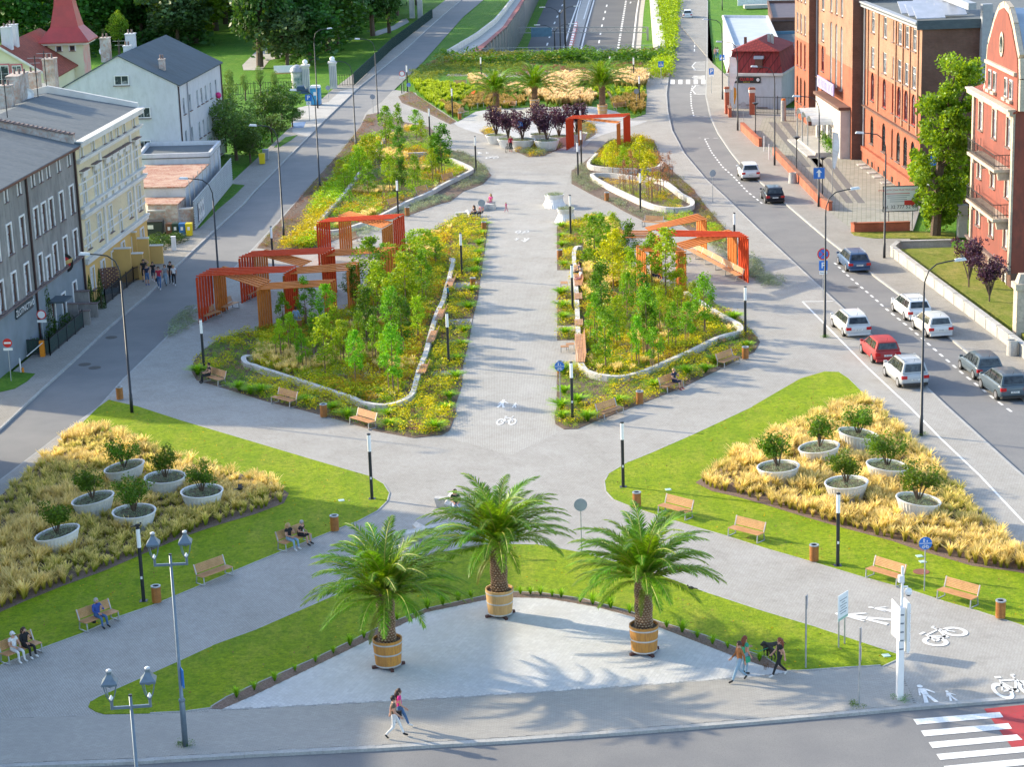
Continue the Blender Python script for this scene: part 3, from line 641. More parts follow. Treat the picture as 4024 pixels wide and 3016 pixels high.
DESC=dict(lime_perennials='lime green leafy perennials massed',golden_perennials='golden yellow flowering perennials',orange_perennials='orange autumn-tinted perennials',tan_grasses='tan fluffy ornamental grasses',green_groundcover='mid green leafy ground cover',cream_hydrangeas='cream white hydrangea flower heads',rusty_seedheads='rusty brown seed heads on stems',silver_lavender='grey green lavender clumps',yellow_shrubs='yellow green spreading shrubs',sedum_carpet='reddish brown sedum carpet',rough_green='rough green ground cover',pink_grasses='pinkish grass plumes',dark_shrubs='dark green low shrubs',lime_moor_grass='lime green moor grass',reed_grass='tall straw coloured reed grass',red_tipped_grass='red tipped switch grass',wild_green='wild mixed green growth',wild_brown='brownish dry wild growth')
pl('a','in the middle of the big left bed',inBL,[('orange_perennials',L_orange,SH,3,.35,.6,4,.52,1,3),('golden_perennials',L_gold,SH,3.2,.4,.65,4,.36,.6,3),('tan_grasses',B_feather,TUF,4,.5,.8,3,.66,1,8),('cream_hydrangeas',L_white,SHS,1.0,.3,.5,3,.68,1,4),('green_groundcover',L_fresh,SH,2.6,.3,.55,5,0,.45,3),('lime_perennials',L_lime,SH,2.2,.4,.65,3,.3,.75,12),('yellow_shrubs',L_yellow,SH,1.2,.5,.8,3,.5,1,15)])
pl('b','in the middle of the right bed',inBR,[('orange_perennials',L_orange,SH,2.4,.3,.5,4,.56,1,5),('golden_perennials',L_gold,SH,2.8,.35,.6,5,.48,.66,5),('tan_grasses',B_feather,TUF,4,.5,.8,3,.6,1,18),('cream_hydrangeas',L_white,SHS,.8,.3,.5,3,.7,1,4),('green_groundcover',L_fresh,SH,2.6,.3,.55,5,0,.5,5),('lime_perennials',L_lime,SH,2.4,.4,.6,3,.35,.8,22),('yellow_shrubs',L_yellow,SH,1.,.4,.7,3,.55,1,25)])
for nm_,P_,w_ in(('big left',inBL,'c0'),('right',inBR,'d0')):
 xy=scatter(P_,3.2);xy=xy[(edge_dist(P_,xy)<1.9)&(edge_dist(P_,xy)>.45)];f=vnoise(xy,1.8,19);hs=RNG.uniform(.45,.8,len(xy))
 for nm,m,k in(('lime_perennials',L_lime,f<.5),('yellow_shrubs',L_yellow,f>=.5)):stuffobj(nm,merge(nm,xy[k],SH,m,hs[k],hs[k]*1.1,.05),DESC[nm]+' just inside the seat wall of the '+nm_+' bed','plants')
pl('c','outside the wall of the big left bed',BL,[('rough_green',L_lime,SH,3.4,.2,.38,2.5,0,.9,31),('green_groundcover',L_fresh,SH,2,.2,.4,2.2,.3,1,33),('dark_shrubs',L_dark,SH,.4,.2,.45,2,.5,1,34),('yellow_shrubs',L_yellow,SH,1.7,.45,.8,2.4,.38,1,35),('lime_perennials',L_lime,SH,.9,.3,.55,2.4,.4,.8,36),('rusty_seedheads',L_rust,SHS,1.2,.25,.5,2,.55,1,37),('pink_grasses',L_pink,SH,.7,.35,.55,2,.6,1,38)],holes=[inBL],edge=.2)
pl('d','outside the wall of the right bed',BR,[('rough_green',L_lime,SH,3.4,.2,.38,2.5,0,.9,41),('green_groundcover',L_fresh,SH,2,.2,.4,2.2,.3,1,43),('dark_shrubs',L_dark,SH,.4,.2,.45,2,.5,1,44),('yellow_shrubs',L_yellow,SH,1.7,.4,.75,2.4,.38,1,45),('lime_perennials',L_lime,SH,.9,.3,.5,2.4,.4,.8,46),('rusty_seedheads',L_rust,SHS,1.1,.25,.45,2,.55,1,47),('pink_grasses',L_pink,SH,.8,.3,.5,2,.6,1,48)],holes=[inBR],edge=.2)
sed=[at(u,v)for u,v in((1010,975),(1159,800),(1256,688),(1338,597),(1415,500),(1440,452),(1480,470),(1470,500),(1395,600),(1320,700),(1240,790),(1200,880),(1100,985))]
yel=[at(u,v)for u,v in((1100,985),(1200,880),(1240,790),(1320,700),(1395,600),(1450,540),(1510,548),(1483,605),(1415,690),(1338,791),(1270,880),(1241,975))]
rest=[at(u,v)for u,v in((1510,548),(1590,500),(1690,520),(1750,590),(1790,640),(1840,676),(1743,728),(1603,790),(1434,875),(1290,915),(1260,890),(1338,800),(1415,700),(1483,610))]
lav=[at(u,v)for u,v in((1740,570),(1762,592),(1820,600),(1869,629),(1905,657),(1929,690),(1898,722),(1820,750),(1760,745),(1870,690),(1850,660),(1780,630),(1730,600))]
lav2=[at(u,v)for u,v in((1770,792),(1719,804),(1640,835),(1560,860),(1500,905),(1430,935),(1330,950),(1300,935),(1440,895),(1600,815),(1700,775),(1820,752))]
pl('e','along the left street',sed,[('sedum_carpet',L_rust,SH,5,.12,.25,3,.3,1,51),('rough_green',L_olive,SH,3,.15,.35,3,0,.6,52),('pink_grasses',L_pink,SH,1.2,.15,.3,2,.5,1,53)],edge=.1)
pl('f','on the street side of the far left bed',yel,[('yellow_shrubs',L_yellow,SH,2.2,.6,1.1,5,.4,1,61),('lime_perennials',L_lime,SH,2.6,.6,1.1,5,0,.62,61),('golden_perennials',L_gold,SH,.5,.5,.9,3,.6,1,62)],edge=.1)
pl('g','inside the far left bed',rest,[('golden_perennials',L_gold,SH,1.4,.4,.7,4,.5,1,71),('lime_perennials',L_lime,SH,1.6,.4,.7,4,.3,.8,72),('green_groundcover',L_fresh,SH,1.3,.3,.6,4,0,.5,71),('tan_grasses',B_feather,TUF,3,.5,.8,4,.6,1,73),('cream_hydrangeas',L_white,SHS,.5,.25,.4,3,.55,1,74)])
pl('h','at the corner of the far left bed',lav,[('silver_lavender',L_silver,SH,4,.3,.5,0,0,1,81)],edge=.1)
pl('i','along the seat wall of the far left bed',lav2,[('silver_lavender',L_silver,SH,2.4,.3,.5,3,.35,1,82)],edge=.1)
fr1=[at(u,v)for u,v in((2345,612),(2312,655),(2430,672),(2531,674),(2600,655),(2570,560),(2507,545),(2400,565))]
fr2=[at(u,v)for u,v in((2594,728),(2500,716),(2400,706),(2340,706),(2400,745),(2483,782),(2579,820),(2651,830),(2710,822),(2676,785))]
fr3=[at(u,v)for u,v in((2600,640),(2647,680),(2724,745),(2758,791),(2820,867),(2870,920),(2925,1000),(2860,985),(2730,840),(2680,785),(2600,715),(2570,680))]
fr4=[at(u,v)for u,v in((2246,671),(2290,642),(2312,670),(2330,700),(2380,750),(2480,800),(2580,840),(2640,862),(2536,872),(2449,829),(2400,800),(2338,772),(2246,722))]
pl('j','in the small triangular far right bed',fr1,[('yellow_shrubs',L_yellow,SH,1.6,.5,.9,3,.45,1,91),('lime_perennials',L_lime,SH,2,.5,.9,3,0,.65,91),('golden_perennials',L_gold,SH,1.2,.4,.7,3,.5,1,92)])
pl('k','in the second far right bed',fr2,[('golden_perennials',L_gold,SH,2,.3,.5,3,.5,1,93),('lime_perennials',L_lime,SH,2.6,.3,.5,3,.2,.7,94),('cream_hydrangeas',L_white,SHS,.5,.2,.35,3,.5,1,95)])
pl('l','between the far right beds and the road',fr3,[('sedum_carpet',L_rust,SH,4,.2,.35,3,.4,1,96),('rough_green',L_olive,SH,2.5,.2,.5,3,0,.55,96)],edge=.1)
pl('m','outside the seat wall of the far right beds',fr4,[('silver_lavender',L_silver,SH,3,.3,.45,3,.3,1,97)],holes=[fr2,fr1],edge=.1)
lv3=pts(0,800,[(1350,1090),(1400,990),(1480,900),(1590,870),(1610,990),(1500,1040),(1400,1100)])
lv4=pts(2000,800,[(1620,330),(1700,320),(1980,450),(2072,520),(2072,600),(2240,600),(2250,690),(2080,690),(1960,620),(1880,540),(1700,420)])
lv5=pts(2350,780,[(1360,560),(1480,540),(1580,640),(1560,760),(1400,680)],0,3.16)+[]
pl('n','beside the nearest left pergola',lv3,[('silver_lavender',L_silver,SH,3.5,.4,.6,0,0,1,98)],edge=.05)
for P in(lv4,pts(2350,780,[(1870,650),(1900,800),(1870,960),(2030,1060),(2140,1110),(2240,1080),(2160,960),(2000,800)],0,3.16)):
 pl('o','along the right pergolas',P,[('silver_lavender',L_silver,SH,3.2,.3,.5,0,0,1,99)],edge=.05)
pl('p','behind the right pergolas',pts(2350,780,[(750,200),(1160,190),(1180,330),(1350,240),(1500,330),(1590,480),(1580,640),(1350,600),(1300,400),(800,300)],0,3.16),[('lime_perennials',L_lime,SH,3,.35,.6,3,.3,1,101),('golden_perennials',L_gold,SH,2,.3,.5,3,.5,1,102),('rough_green',L_olive,SH,2,.2,.4,3,0,.6,103)],edge=.1)
tmp=[]
V,F,rn,hh=T_tuft(77,170,.03,.95,.5)
def plantmesh(name,T,m,extra=None):
 me=arrmesh(name,T[0],T[1],m,rnd=T[2]);a=me.attributes.new('hgt','FLOAT','POINT');a.data.foreach_set('value',T[3].astype(np.float32));return me
sedge_me=[plantmesh('sedge_mound',T_tuft(70+i,170,.035,.62,.8),B_sedge)for i in range(3)]
sed_pts={'on the promenade rim of the big left bed':[(1000,800,[(1870,200),(1850,270),(1830,350),(1830,430),(1810,510),(1800,590),(1770,730),(1740,880),(1705,1060),(1690,1180),(1655,1300),(1640,1440),(1590,1600)])],'on the front rim of the big left bed':[(1000,1600,[(1560,45),(1470,200),(1100,175),(760,100),(640,45),(1085,85)]),(0,800,[(1950,1530),(2040,1560),(1610,1400)]),(1000,800,[(60,1560),(420,1640)])],'on the promenade rim of the right bed':[(2000,800,[(430,210),(430,290),(430,360),(450,520),(430,760),(440,870),(440,960),(460,1080),(440,1400),(450,1560)]),(2000,1600,[(440,110),(640,120),(430,30)])],'on the front rim of the right bed':[(2000,800,[(560,1640),(900,1640),(1180,1520),(1440,1410),(1680,1310),(1930,1190),(1830,960),(1600,1380)])]}
DS={}
for where,L in sed_pts.items():
 for ox,oy,l in L:
  for x,y in l:
   p=pt(ox,oy,x,y);s=random.uniform(.65,.95)
   o=link('sedge_mound',random.choice(sedge_me),None,(p.x,p.y,.03),(0,0,random.uniform(0,6)),(s,s,s*.8))
   DS.setdefault(where,[]).append(o)
OR_=['nearest','second nearest','third','fourth','fifth','sixth','seventh','eighth','ninth','tenth','eleventh','twelfth','thirteenth','fourteenth']
for where,L in DS.items():
 for i,o in enumerate(sorted(L,key=lambda o:o.location.y)):tag(o,'bright sedge mound, %s %s'%(OR_[i],where),'ornamental grass','sedge mounds '+where)
FGL=[at(u,v)for u,v in((-160,2490),(-160,2100),(0,1955),(294,1695),(434,1701),(531,1740),(603,1764),(700,1817),(820,1841),(917,1856),(1000,1887),(1072,1899),(1135,1943),(1116,1981),(1000,2025),(869,2063),(724,2112),(555,2184),(410,2247),(241,2309),(97,2367),(0,2410))]
FGR=[at(u,v)for u,v in((3300,1590),(3217,1629),(3121,1668),(3043,1706),(2965,1750),(2917,1783),(2840,1830),(2734,1900),(2796,1933),(2900,1957),(3000,1985),(3159,2034),(3290,2072),(3507,2130),(3603,2164),(3820,2228),(4000,2252),(4150,2290),(4170,2340),(4220,2330),(4000,2150),(3869,2030),(3753,1905),(3666,1818),(3579,1726),(3459,1608),(3400,1580))]
struct('left_feather_bed_soil',MB().prism(FGL,0,.045),mulch);struct('right_feather_bed_soil',MB().prism(FGR,0,.045),mulch)
PLANT=[]
for ox,oy,l in((0,1600,[(1012,505,30),(1345,590,-5),(1645,705,-5),(757,765,28),(1093,870,5),(467,1045,35)]),(3000,1600,[(773,235,-30),(452,345,20),(1010,495,-20),(675,635,10),(1262,775,-25),(120,505,10)])):
 for x,y,t in l:
  p=pt(ox,oy,x,y,.85);PLANT.append((p.x,p.y,t))
PHOLES=[[(x+1.0*math.cos(k),y+1.0*math.sin(k))for k in np.linspace(0,6.28,9)[:-1]]for x,y,t in PLANT]
def feather(P,nm,label,green_bias):
 xy=scatter(P,16,PHOLES);xy=xy[edge_dist(P,xy)>.2]
 keep=[];cell={}
 for p in xy:
  c=(int(p[0]/.3),int(p[1]/.3))
  if any(((p-q_)**2).sum()<.075 for a in(-1,0,1)for b in(-1,0,1)for q_ in cell.get((c[0]+a,c[1]+b),())):continue
  cell.setdefault(c,[]).append(p);keep.append(p)
 xy=np.array(keep);f=vnoise(xy,2.2,5 if green_bias>.4 else 6)
 k=f<green_bias;h=RNG.uniform(.45,1.0,len(xy))*(.75+.4*vnoise(xy,1.3,3))
 stuffobj(nm,merge(nm,xy[~k],[T_tuft(i+40,46,.027,.42,.6)for i in range(4)],B_feather,h[~k],h[~k]*.95,.045),label[0],'grass')
 stuffobj(nm,merge(nm,xy[k],[T_tuft(i+50,40,.03,.4,.45)for i in range(3)],B_feather_green,h[k]*.8,h[k]*.9,.045),label[1],'grass')
feather(FGL,'feather_grass',('straw coloured feather grass round the planters on the left lawn','greener feather grass between the planters on the left lawn'),.5)
feather(FGR,'feather_grass',('golden feather grass round the planters on the right lawn','greener feather grass between the planters on the right lawn'),.4)
def ribbed(r0,r1,h,tilt,n=72):
 """conical pot, rim cut at a slant"""
 mb=MB();V=[];F=[]
 lev=[0,.25,.5,.75,1.0]
 for a in lev:
  for k in range(n):
   t=2*math.pi*k/n;rr=(r0+(r1-r0)*a)*(1+.018*(1 if k%2 else-1)*(1 if a<1 else 0))
   V.append((rr*math.cos(t),rr*math.sin(t),a*(h+tilt*math.cos(t)*r1)))
 for i in range(len(lev)-1):
  for k in range(n):F.append((i*n+k,i*n+(k+1)%n,(i+1)*n+(k+1)%n,(i+1)*n+k))
 mb.add(V,F)
 b=len(mb.v);ring_=[]
 for(dr,dz)in((.0,0),(.03,.02),(.02,.05),(-.03,.05),(-.07,.03),(-.09,-.12)):
  for k in range(n):
   t=2*math.pi*k/n;rr=r1+dr;ring_.append((rr*math.cos(t),rr*math.sin(t),h+tilt*math.cos(t)*r1+dz))
 mb.add(ring_,[(i*n+k,i*n+(k+1)%n,(i+1)*n+(k+1)%n,(i+1)*n+k)for i in range(5)for k in range(n)])
 return mb
plastic_white=mat('planter_white',(.74,.74,.74),.45,(.66,.66,.66),1.5,ns2=12,c3=(.6,.6,.58))
bark=mat('bark',(.13,.09,.06),.9,(.08,.055,.04),8,bmp=.4);stem_m=mat('stem',(.12,.1,.05),.8)
def branchy(seed,h,n=7,spread=.5,r0=.04,levels=2):
 r=random.Random(seed);mb=MB();tips=[]
 for i in range(n):
  a=r.uniform(0,6.28);s=r.uniform(.3,1)*spread;p=[Vector((0,0,0)),Vector((math.cos(a)*s*.35,math.sin(a)*s*.35,h*.35)),Vector((math.cos(a)*s,math.sin(a)*s,h*r.uniform(.6,.95)))]
  mb.tube(p,[r0,r0*.6,r0*.2],5);tips+=[p[1].lerp(p[2],t)for t in(.3,.6,.9)]
 return mb,tips
def crown(seed,tips,n,rad,size,squash=.8,m=None,w=.6):
 r=np.random.default_rng(seed);P=[]
 for t in tips:
  k=int(n/len(tips));d=r.normal(size=(k,3));d/=np.linalg.norm(d,axis=1)[:,None]
  P.append(np.array(t)+d*(r.uniform(.2,1,k)**.6)[:,None]*rad*r.uniform(.6,1.2)*np.array([1,1,squash]))
 P=np.concatenate(P);V,F=leaves(P,size,r,.7,w);return arrmesh('crown',V,F,m,rnd=np.repeat(r.random(len(P)),4))
L_planter=leafmat('leaf_planter',(.12,.25,.015),(.07,.16,.012),.35)
shrub_v=[]
for i in range(4):
 mb,tips=branchy(i+3,1.55,8,.75,.035)
 shrub_v.append((mb.mesh('stems',bark),crown(i,[t+Vector((random.uniform(-.2,.2),random.uniform(-.2,.2),0))for t in tips],2000,.33,.10,.8,L_planter)))
lavm=merge('low_herbs',np.array([(r_*math.cos(a),r_*math.sin(a))for r_ in(.2,.45,.7,.85)for a in np.linspace(0,6.28,int(4+r_*14))[:-1]]),SHS,L_silver,.26,.3,0)
where=['back left of the six on the left lawn','back middle of the six on the left lawn','rightmost of the six on the left lawn','left of centre in the left feather grass','front middle of the six on the left lawn','front left of the six, with a leaning rim','at the back tip of the right feather grass','second from the back tip of the right feather grass','right of centre in the right feather grass','in the middle of the right feather grass','front right of the six on the right lawn','leftmost of the six on the right lawn']
for i,(x,y,t)in enumerate(PLANT):
 rz=R(0 if t>0 else 180)if abs(t)>8 else R(90);tl=abs(t)/30*.17
 root=thing('planter','white ribbed round planter, '+where[i],'planter',(x,y,.045),rz,'white ribbed planters on the lawns')
 ribbed(.78,1.1,.92,tl).build('pot',plastic_white,root,smooth=False)
 srf=MB().lathe([(.01,.8),(1.0,.8)],24,cap=False);
 srf.v=[(a,b,c+tl*a)for a,b,c in srf.v];srf.build('soil',soil,root)
 o=link('low_herbs',lavm,root,(0,0,.78),(0,-math.atan(tl),0));o['kind']='stuff'
 s=random.uniform(1.1,1.35);v=shrub_v[i%4]
 sr=thing('shrub','green shrub in the planter '+where[i],'shrub',(x,y,.82),random.uniform(0,6),'shrubs in the lawn planters',scale=s)
 link('stems',v[0],sr);link('crown',v[1],sr)
mp=[at(u,v)for u,v in((930,2745),(1000,2715),(1080,2680),(1160,2640),(1240,2605),(1310,2570),(1375,2540),(1430,2510),(1560,2440),(1625,2415),(1680,2395),(1740,2380),(1800,2365),(1850,2352),(2045,2338),(2085,2338),(2125,2340),(2170,2346),(2205,2350),(2280,2370),(2330,2378),(2400,2392),(2475,2412),(2620,2470),(2680,2488),(2740,2510),(2800,2535),(2860,2550),(2930,2575),(2985,2600))]
sp_me=[plantmesh('foliage',T_tuft(90+i,60,.03,.7,.3),B_sedge)for i in range(3)]
WD=['first','second','third','fourth','fifth','sixth','seventh','eighth','ninth','tenth','eleventh','twelfth','thirteenth','fourteenth','fifteenth']
for i,p in enumerate(mp):
 s_=random.uniform(.3,.55);o=link('young_plant',sp_me[i%3],None,(p.x,p.y,.02),(0,0,i),(s_,s_,s_*1.1))
 tag(o,'small green plant in the mulch strip, %s from the %s end'%(WD[i if i<15 else 29-i],'left' if i<15 else 'right'),'plant','young plants in the mulch strip')
for nm_,P_ in LAWNS.items():
 xy=scatter(P_,1.6);n_=len(xy);V_,F_=leaves(np.concatenate([xy,np.full((n_,1),.045)],1),.09,RNG,.1,.7)
 stuffobj('fallen_leaves',arrmesh('fallen_leaves',V_,F_,[L_rust,L_gold],midx=RNG.integers(0,2,n_),rnd=np.repeat(RNG.random(n_),4)),'scattered fallen leaves on the '+nm_.replace('_',' '),'leaves')
 # ============================================================ trees and palms
def up(u,v,y):
 """point of the sight line that lies at distance y north of the camera"""
 d=_fw*FPX+_cr*(u-2012)-_cu*(v-1508);t=y/d.y
 return Vector((d.x*t,y,CAM_H+d.z*t))
def young_crown(seed,col,n=750,h=1.0,slim=.3,leaf=.115):
 """unit tree: crown spans z .35..1 of the height 4 m"""
 r=random.Random(seed);tips=[]
 for i in range(11):
  z=1.35+2.5*i/10;rad=slim*4*(.35+.65*math.sin(math.pi*min(1,(i+1.5)/10.5)))*.5
  for k in range(3):
   a=r.uniform(0,6.28);tips.append(Vector((math.cos(a)*rad*r.uniform(.3,1),math.sin(a)*rad*r.uniform(.3,1),z+r.uniform(-.15,.15))))
 return crown(seed,tips,int(n*2.2),.32,leaf,1.,col,.8)
wood_stake=mat('stake_wood',(.32,.2,.12),.85,(.22,.14,.08),6);trunk_m=mat('young_trunk',(.22,.15,.09),.9,(.14,.1,.06),9)
L_pale=leafmat('leaf_pale_lime',(.46,.52,.012),(.32,.42,.012),.4)
YC={'g':[young_crown(i,L_fresh,950,slim=.42)for i in range(3)],'y':[young_crown(i+5,L_lime,950,slim=.45)for i in range(3)],'D':[young_crown(i+9,L_green,1000,slim=.42)for i in range(2)],'o':[young_crown(i+12,L_pale,900,slim=.5)for i in range(2)],'Y':[young_crown(i+15,L_pale,900,slim=.5)for i in range(2)],'b':[young_crown(20,L_rust,260,slim=.5)]}
tm=MB().tube([(0,0,0),(.02,.01,1.5),(-.01,.02,3.4)],[.045,.035,.01],6).mesh('trunk',trunk_m)
stake_me=MB().tube([(0,0,0),(0,0,1.5)],.032,6).mesh('stake',wood_stake)
crossb=MB().beam((-.3,0,1.42),(.3,0,1.42),.03,.05).mesh('tie_bar',wood_stake)
NAMES={'g':'young tree with fresh green crown','y':'young tree with yellow-green crown','D':'young tree with dense dark green crown','o':'young tree with golden yellow crown','Y':'young tree with pale yellow crown','b':'nearly bare rusty young tree'}
ORD=['first','second','third','fourth','fifth','sixth','seventh','eighth','ninth','tenth','eleventh','twelfth','thirteenth','fourteenth','fifteenth','sixteenth','seventeenth','eighteenth']
def TH(i):return ORD[i]if i<18 else['nineteenth','twentieth','twenty-first','twenty-second','twenty-third','twenty-fourth','twenty-fifth','twenty-sixth','twenty-seventh','twenty-eighth','twenty-ninth','thirtieth'][min(11,i-18)]
def young(lst,bed,group):
 lst=sorted(lst,key=lambda t:-t[1]);cnt={};tot={}
 for t in lst:tot[t[3]]=tot.get(t[3],0)+1
 for i,(u,vb,vt,k,*w_)in enumerate(lst):
  p=at(u,vb);H=max(1.5,up(u,vt,p.y).z)*1.02;s=H/4.05
  cnt[k]=cnt.get(k,0)+1
  lab=NAMES[k]+((', %s from the front'%ORD[cnt[k]-1])if tot[k]>1 else '')+' in '+bed
  ws=s*.86*(w_[0]if w_ else random.uniform(.95,1.25))
  root=thing('young_tree',lab,'tree',(p.x,p.y,.03),random.uniform(0,6),group)
  link('trunk',tm,root,sc=(s*1.1,s*1.1,s));link('crown',YC[k][i%len(YC[k])],root,(0,0,0),(0,0,i),(ws,ws,s))
  m=random.choice([1,2,2,3]);d=.3
  for j in range(m):
   a=2*math.pi*j/m;link('stake',stake_me,root,(math.cos(a)*d*(m>1)+.08*(m==1),math.sin(a)*d*(m>1),0))
  if m==2:link('tie_bar',crossb,root)
def cv(ox,oy,L):return[(ox+x/2.072,oy+b/2.072,oy+t/2.072,k,*w_)for x,b,t,k,*w_ in L]
young(cv(1000,800,[(215,1290,950,'y'),(395,1380,1030,'g'),(440,1320,1100,'y'),(580,1420,920,'y',1.4),(735,1330,950,'y',1.3),(825,1490,1030,'g'),(870,1390,1080,'y'),(990,1310,930,'g',1.3),(1135,1570,1010,'g',1.2),(1205,1250,760,'D',1.35),(920,1120,690,'D',1.4),(420,1010,620,'g',1.4),(245,1060,730,'g'),(600,1080,650,'g',1.2),(590,900,645,'o',1.2),(800,870,510,'D',1.3),(960,800,265,'g',1.5),(1010,960,480,'y',1.6),(1240,1000,420,'y',1.6),(1370,800,390,'g',1.3),(1300,980,600,'y',1.4),(1130,640,340,'y',1.7),(1290,520,230,'y',1.9),(1400,560,210,'y',1.8),(1480,520,280,'g',1.4),(700,1230,990,'Y'),(1120,1180,700,'g',1.2),(1210,760,420,'Y',1.2),(1060,620,330,'g',1.3),(300,1210,900,'y'),(500,1240,900,'g'),(660,1160,840,'y',1.2),(860,1240,900,'g'),(1060,1420,1060,'y'),(1130,930,560,'g'),(1330,1120,760,'y')]),'the big left bed','young trees of the big left bed')
young(cv(2000,800,[(790,1380,860,'g',1.3),(1040,1330,930,'g'),(1120,1260,700,'g',1.3),(1140,1250,830,'D',1.1),(1330,1190,810,'g'),(1590,1090,600,'g',1.3),(1375,960,690,'y',1.3),(1165,700,260,'g',1.3),(1280,790,210,'y',1.4),(975,590,165,'D',1.3),(700,620,100,'g',1.3),(850,740,230,'Y',1.4),(760,1010,490,'D',1.4),(720,900,560,'g',1.3),(1090,940,580,'D',1.4),(1385,800,540,'o',1.8),(640,320,90,'y',1.5),(850,330,80,'y',1.6),(750,450,100,'g',1.5),(880,1180,760,'y'),(960,960,560,'g'),(1230,1080,700,'y'),(1450,1160,800,'g'),(1000,780,380,'y',1.2),(700,1160,740,'g'),(1500,960,640,'y'),(1180,1370,1010,'g')]),'the right bed','young trees of the right bed')
young(cv(1000,0,[(1075,1240,860,'g'),(1170,1180,850,'g'),(1085,1110,980,'y',1.6),(1320,1140,890,'g',1.3),(1360,1175,980,'y',1.5),(1180,1290,1040,'D',1.5),(1450,1470,1210,'y',1.3),(1530,1450,1020,'D',1.4),(1480,1440,1100,'D',1.3),(1310,1540,1270,'g',1.2),(1200,1590,1300,'D',1.1),(1105,1590,1260,'y',1.2),(930,1620,1320,'g',1.4),(930,1440,1100,'y',1.8),(860,1480,1200,'y',1.8),(1010,1350,1150,'y',1.8),(1180,1400,1210,'g',1.3),(760,1560,1340,'y',1.8),(700,1480,1300,'Y',1.6),(780,1690,1550,'g'),(1070,1690,1560,'b')]),'the far left bed','young trees of the far left bed')
young(cv(2000,0,[(845,1430,1150,'Y',1.3),(930,1420,1200,'y',1.4),(1065,1420,1120,'Y',1.5),(800,1400,1180,'Y',1.3),(1010,1580,1230,'b'),(930,1560,1310,'b'),(1140,1620,1250,'o',1.2),(1165,1650,1350,'b'),(1235,1600,1250,'b'),(1310,1480,1240,'b')]),'the far right beds','young trees of the far right beds')
def frond(seed,el0,L=3.5,nl=70,droop=1.45):
 r=random.Random(seed);mb=MB();P=[];p=Vector((0,0,0));n=16;e=el0
 side=r.uniform(-.12,.12)
 for i in range(n+1):
  P.append(p.copy());t=i/n;e=el0-droop*t**1.5*(.62+.5*math.sin(max(el0,0)));p=p+Vector((math.cos(e),side*t,math.sin(e)))*L/n
 mb.tube(P,[.035*(1-.8*i/n)+.004 for i in range(n+1)],4,m=1,cap=False)
 V=[];F=[]
 for k in range(nl):
  t=.12+.87*k/nl;i=min(n-1,int(t*n));q_=P[i].lerp(P[i+1],t*n-i);d=(P[i+1]-P[i]).normalized()
  sd=d.cross(Vector((0,0,1)));
  if sd.length<.2:sd=Vector((0,1,0))
  sd.normalize();u=sd.cross(d)
  ll=.56*(math.sin(math.pi*min(.97,t*.92+.1))**.5)
  for s in(-1,1):
   a=R(50-22*t)+r.uniform(-.12,.12);lift=r.uniform(.15,.5)
   tip=q_+(d*math.cos(a)+sd*s*math.sin(a)).normalized()*ll+u*lift*ll*.45-Vector((0,0,1))*ll*r.uniform(.12,.38)
   mid=q_.lerp(tip,.45)+Vector((0,0,ll*.07));w_=d*.026
   b=len(V);V+=[q_-w_*.6,q_+w_*.6,mid+w_*1.1,mid-w_*1.1,tip];F+=[(b,b+1,b+2,b+3),(b+3,b+2,b+4)]
 mb.add(V,F,0);me=mb.mesh('frond',[L_palm,L_rachis])
 a=me.attributes.new('rnd','FLOAT','POINT');nt_=(n+1)*4
 a.data.foreach_set('value',np.concatenate([np.full(nt_,.5),np.repeat(np.random.default_rng(seed).random(nl*2),5)]).astype(np.float32));return me
L_palm=leafmat('palm_leaflet',(.16,.34,.015),(.09,.22,.012),.4,.4);L_rachis=leafmat('palm_rachis',(.4,.42,.06),(.3,.33,.05),.1)
FR_={k:[frond(10*j+i,R(k))for i in range(2)]for j,k in enumerate((82,65,48,30,12,-8))}
DEAD=FR_[-8][0].copy();DEAD.materials.clear();DEAD.materials.append(L_olive);DEAD.materials.append(L_rachis)
stave_m=mat('tub_wood',(.58,.27,.045),.6,(.38,.18,.045),1.6,ns2=14,c3=(.3,.13,.04),stretch=(1,1,.12));band_m=mat('tub_band',(.55,.56,.57),.4,metal=.3);foot_m=mat('tub_foot',(.09,.035,.03),.8)
stave_pale=mat('tub_wood_pale',(.62,.40,.17),.65,(.5,.3,.12),1.6,ns2=14,c3=(.42,.25,.1),stretch=(1,1,.12))
scale_a=mat('palm_bark',(.24,.13,.07),.9,(.15,.08,.045),5,bmp=.4);scale_b=mat('palm_bark_cut',(.45,.33,.22),.9,(.35,.24,.16),9)
def trunkscales(r0,h):
 mb=MB();mb.lathe([(r0*.94,0),(r0,h*.3),(r0*.96,h*.7),(r0*1.05,h)],20,m=0)
 rows=int(h/.11);nn=15
 for j in range(rows):
  z=(j+.5)*h/rows;
  for k in range(nn):
   t=2*math.pi*(k+.5*(j%2))/nn;rr=r0*(1+.05*math.sin(j));e=Vector((math.cos(t),math.sin(t),0));s=Vector((-e.y,e.x,0))
   c=e*rr*.97+Vector((0,0,z));w_=math.pi*rr/nn*.9;hh=h/rows*.95
   A,B,Cc,D=c-s*w_,c-Vector((0,0,hh*.7)),c+s*w_,c+Vector((0,0,hh*.75))+e*.015;T=c+e*.075+Vector((0,0,hh*.35));T2=c+e*.06+Vector((0,0,-hh*.1))
   mb.add([A,B,Cc,D,T,T2],[(0,1,5),(1,2,5),(2,4,5),(0,5,4)],0);mb.add([A+e*.01,T+e*.003,Cc+e*.01,D+e*.004],[(0,1,3),(1,2,3)],1)
 return mb
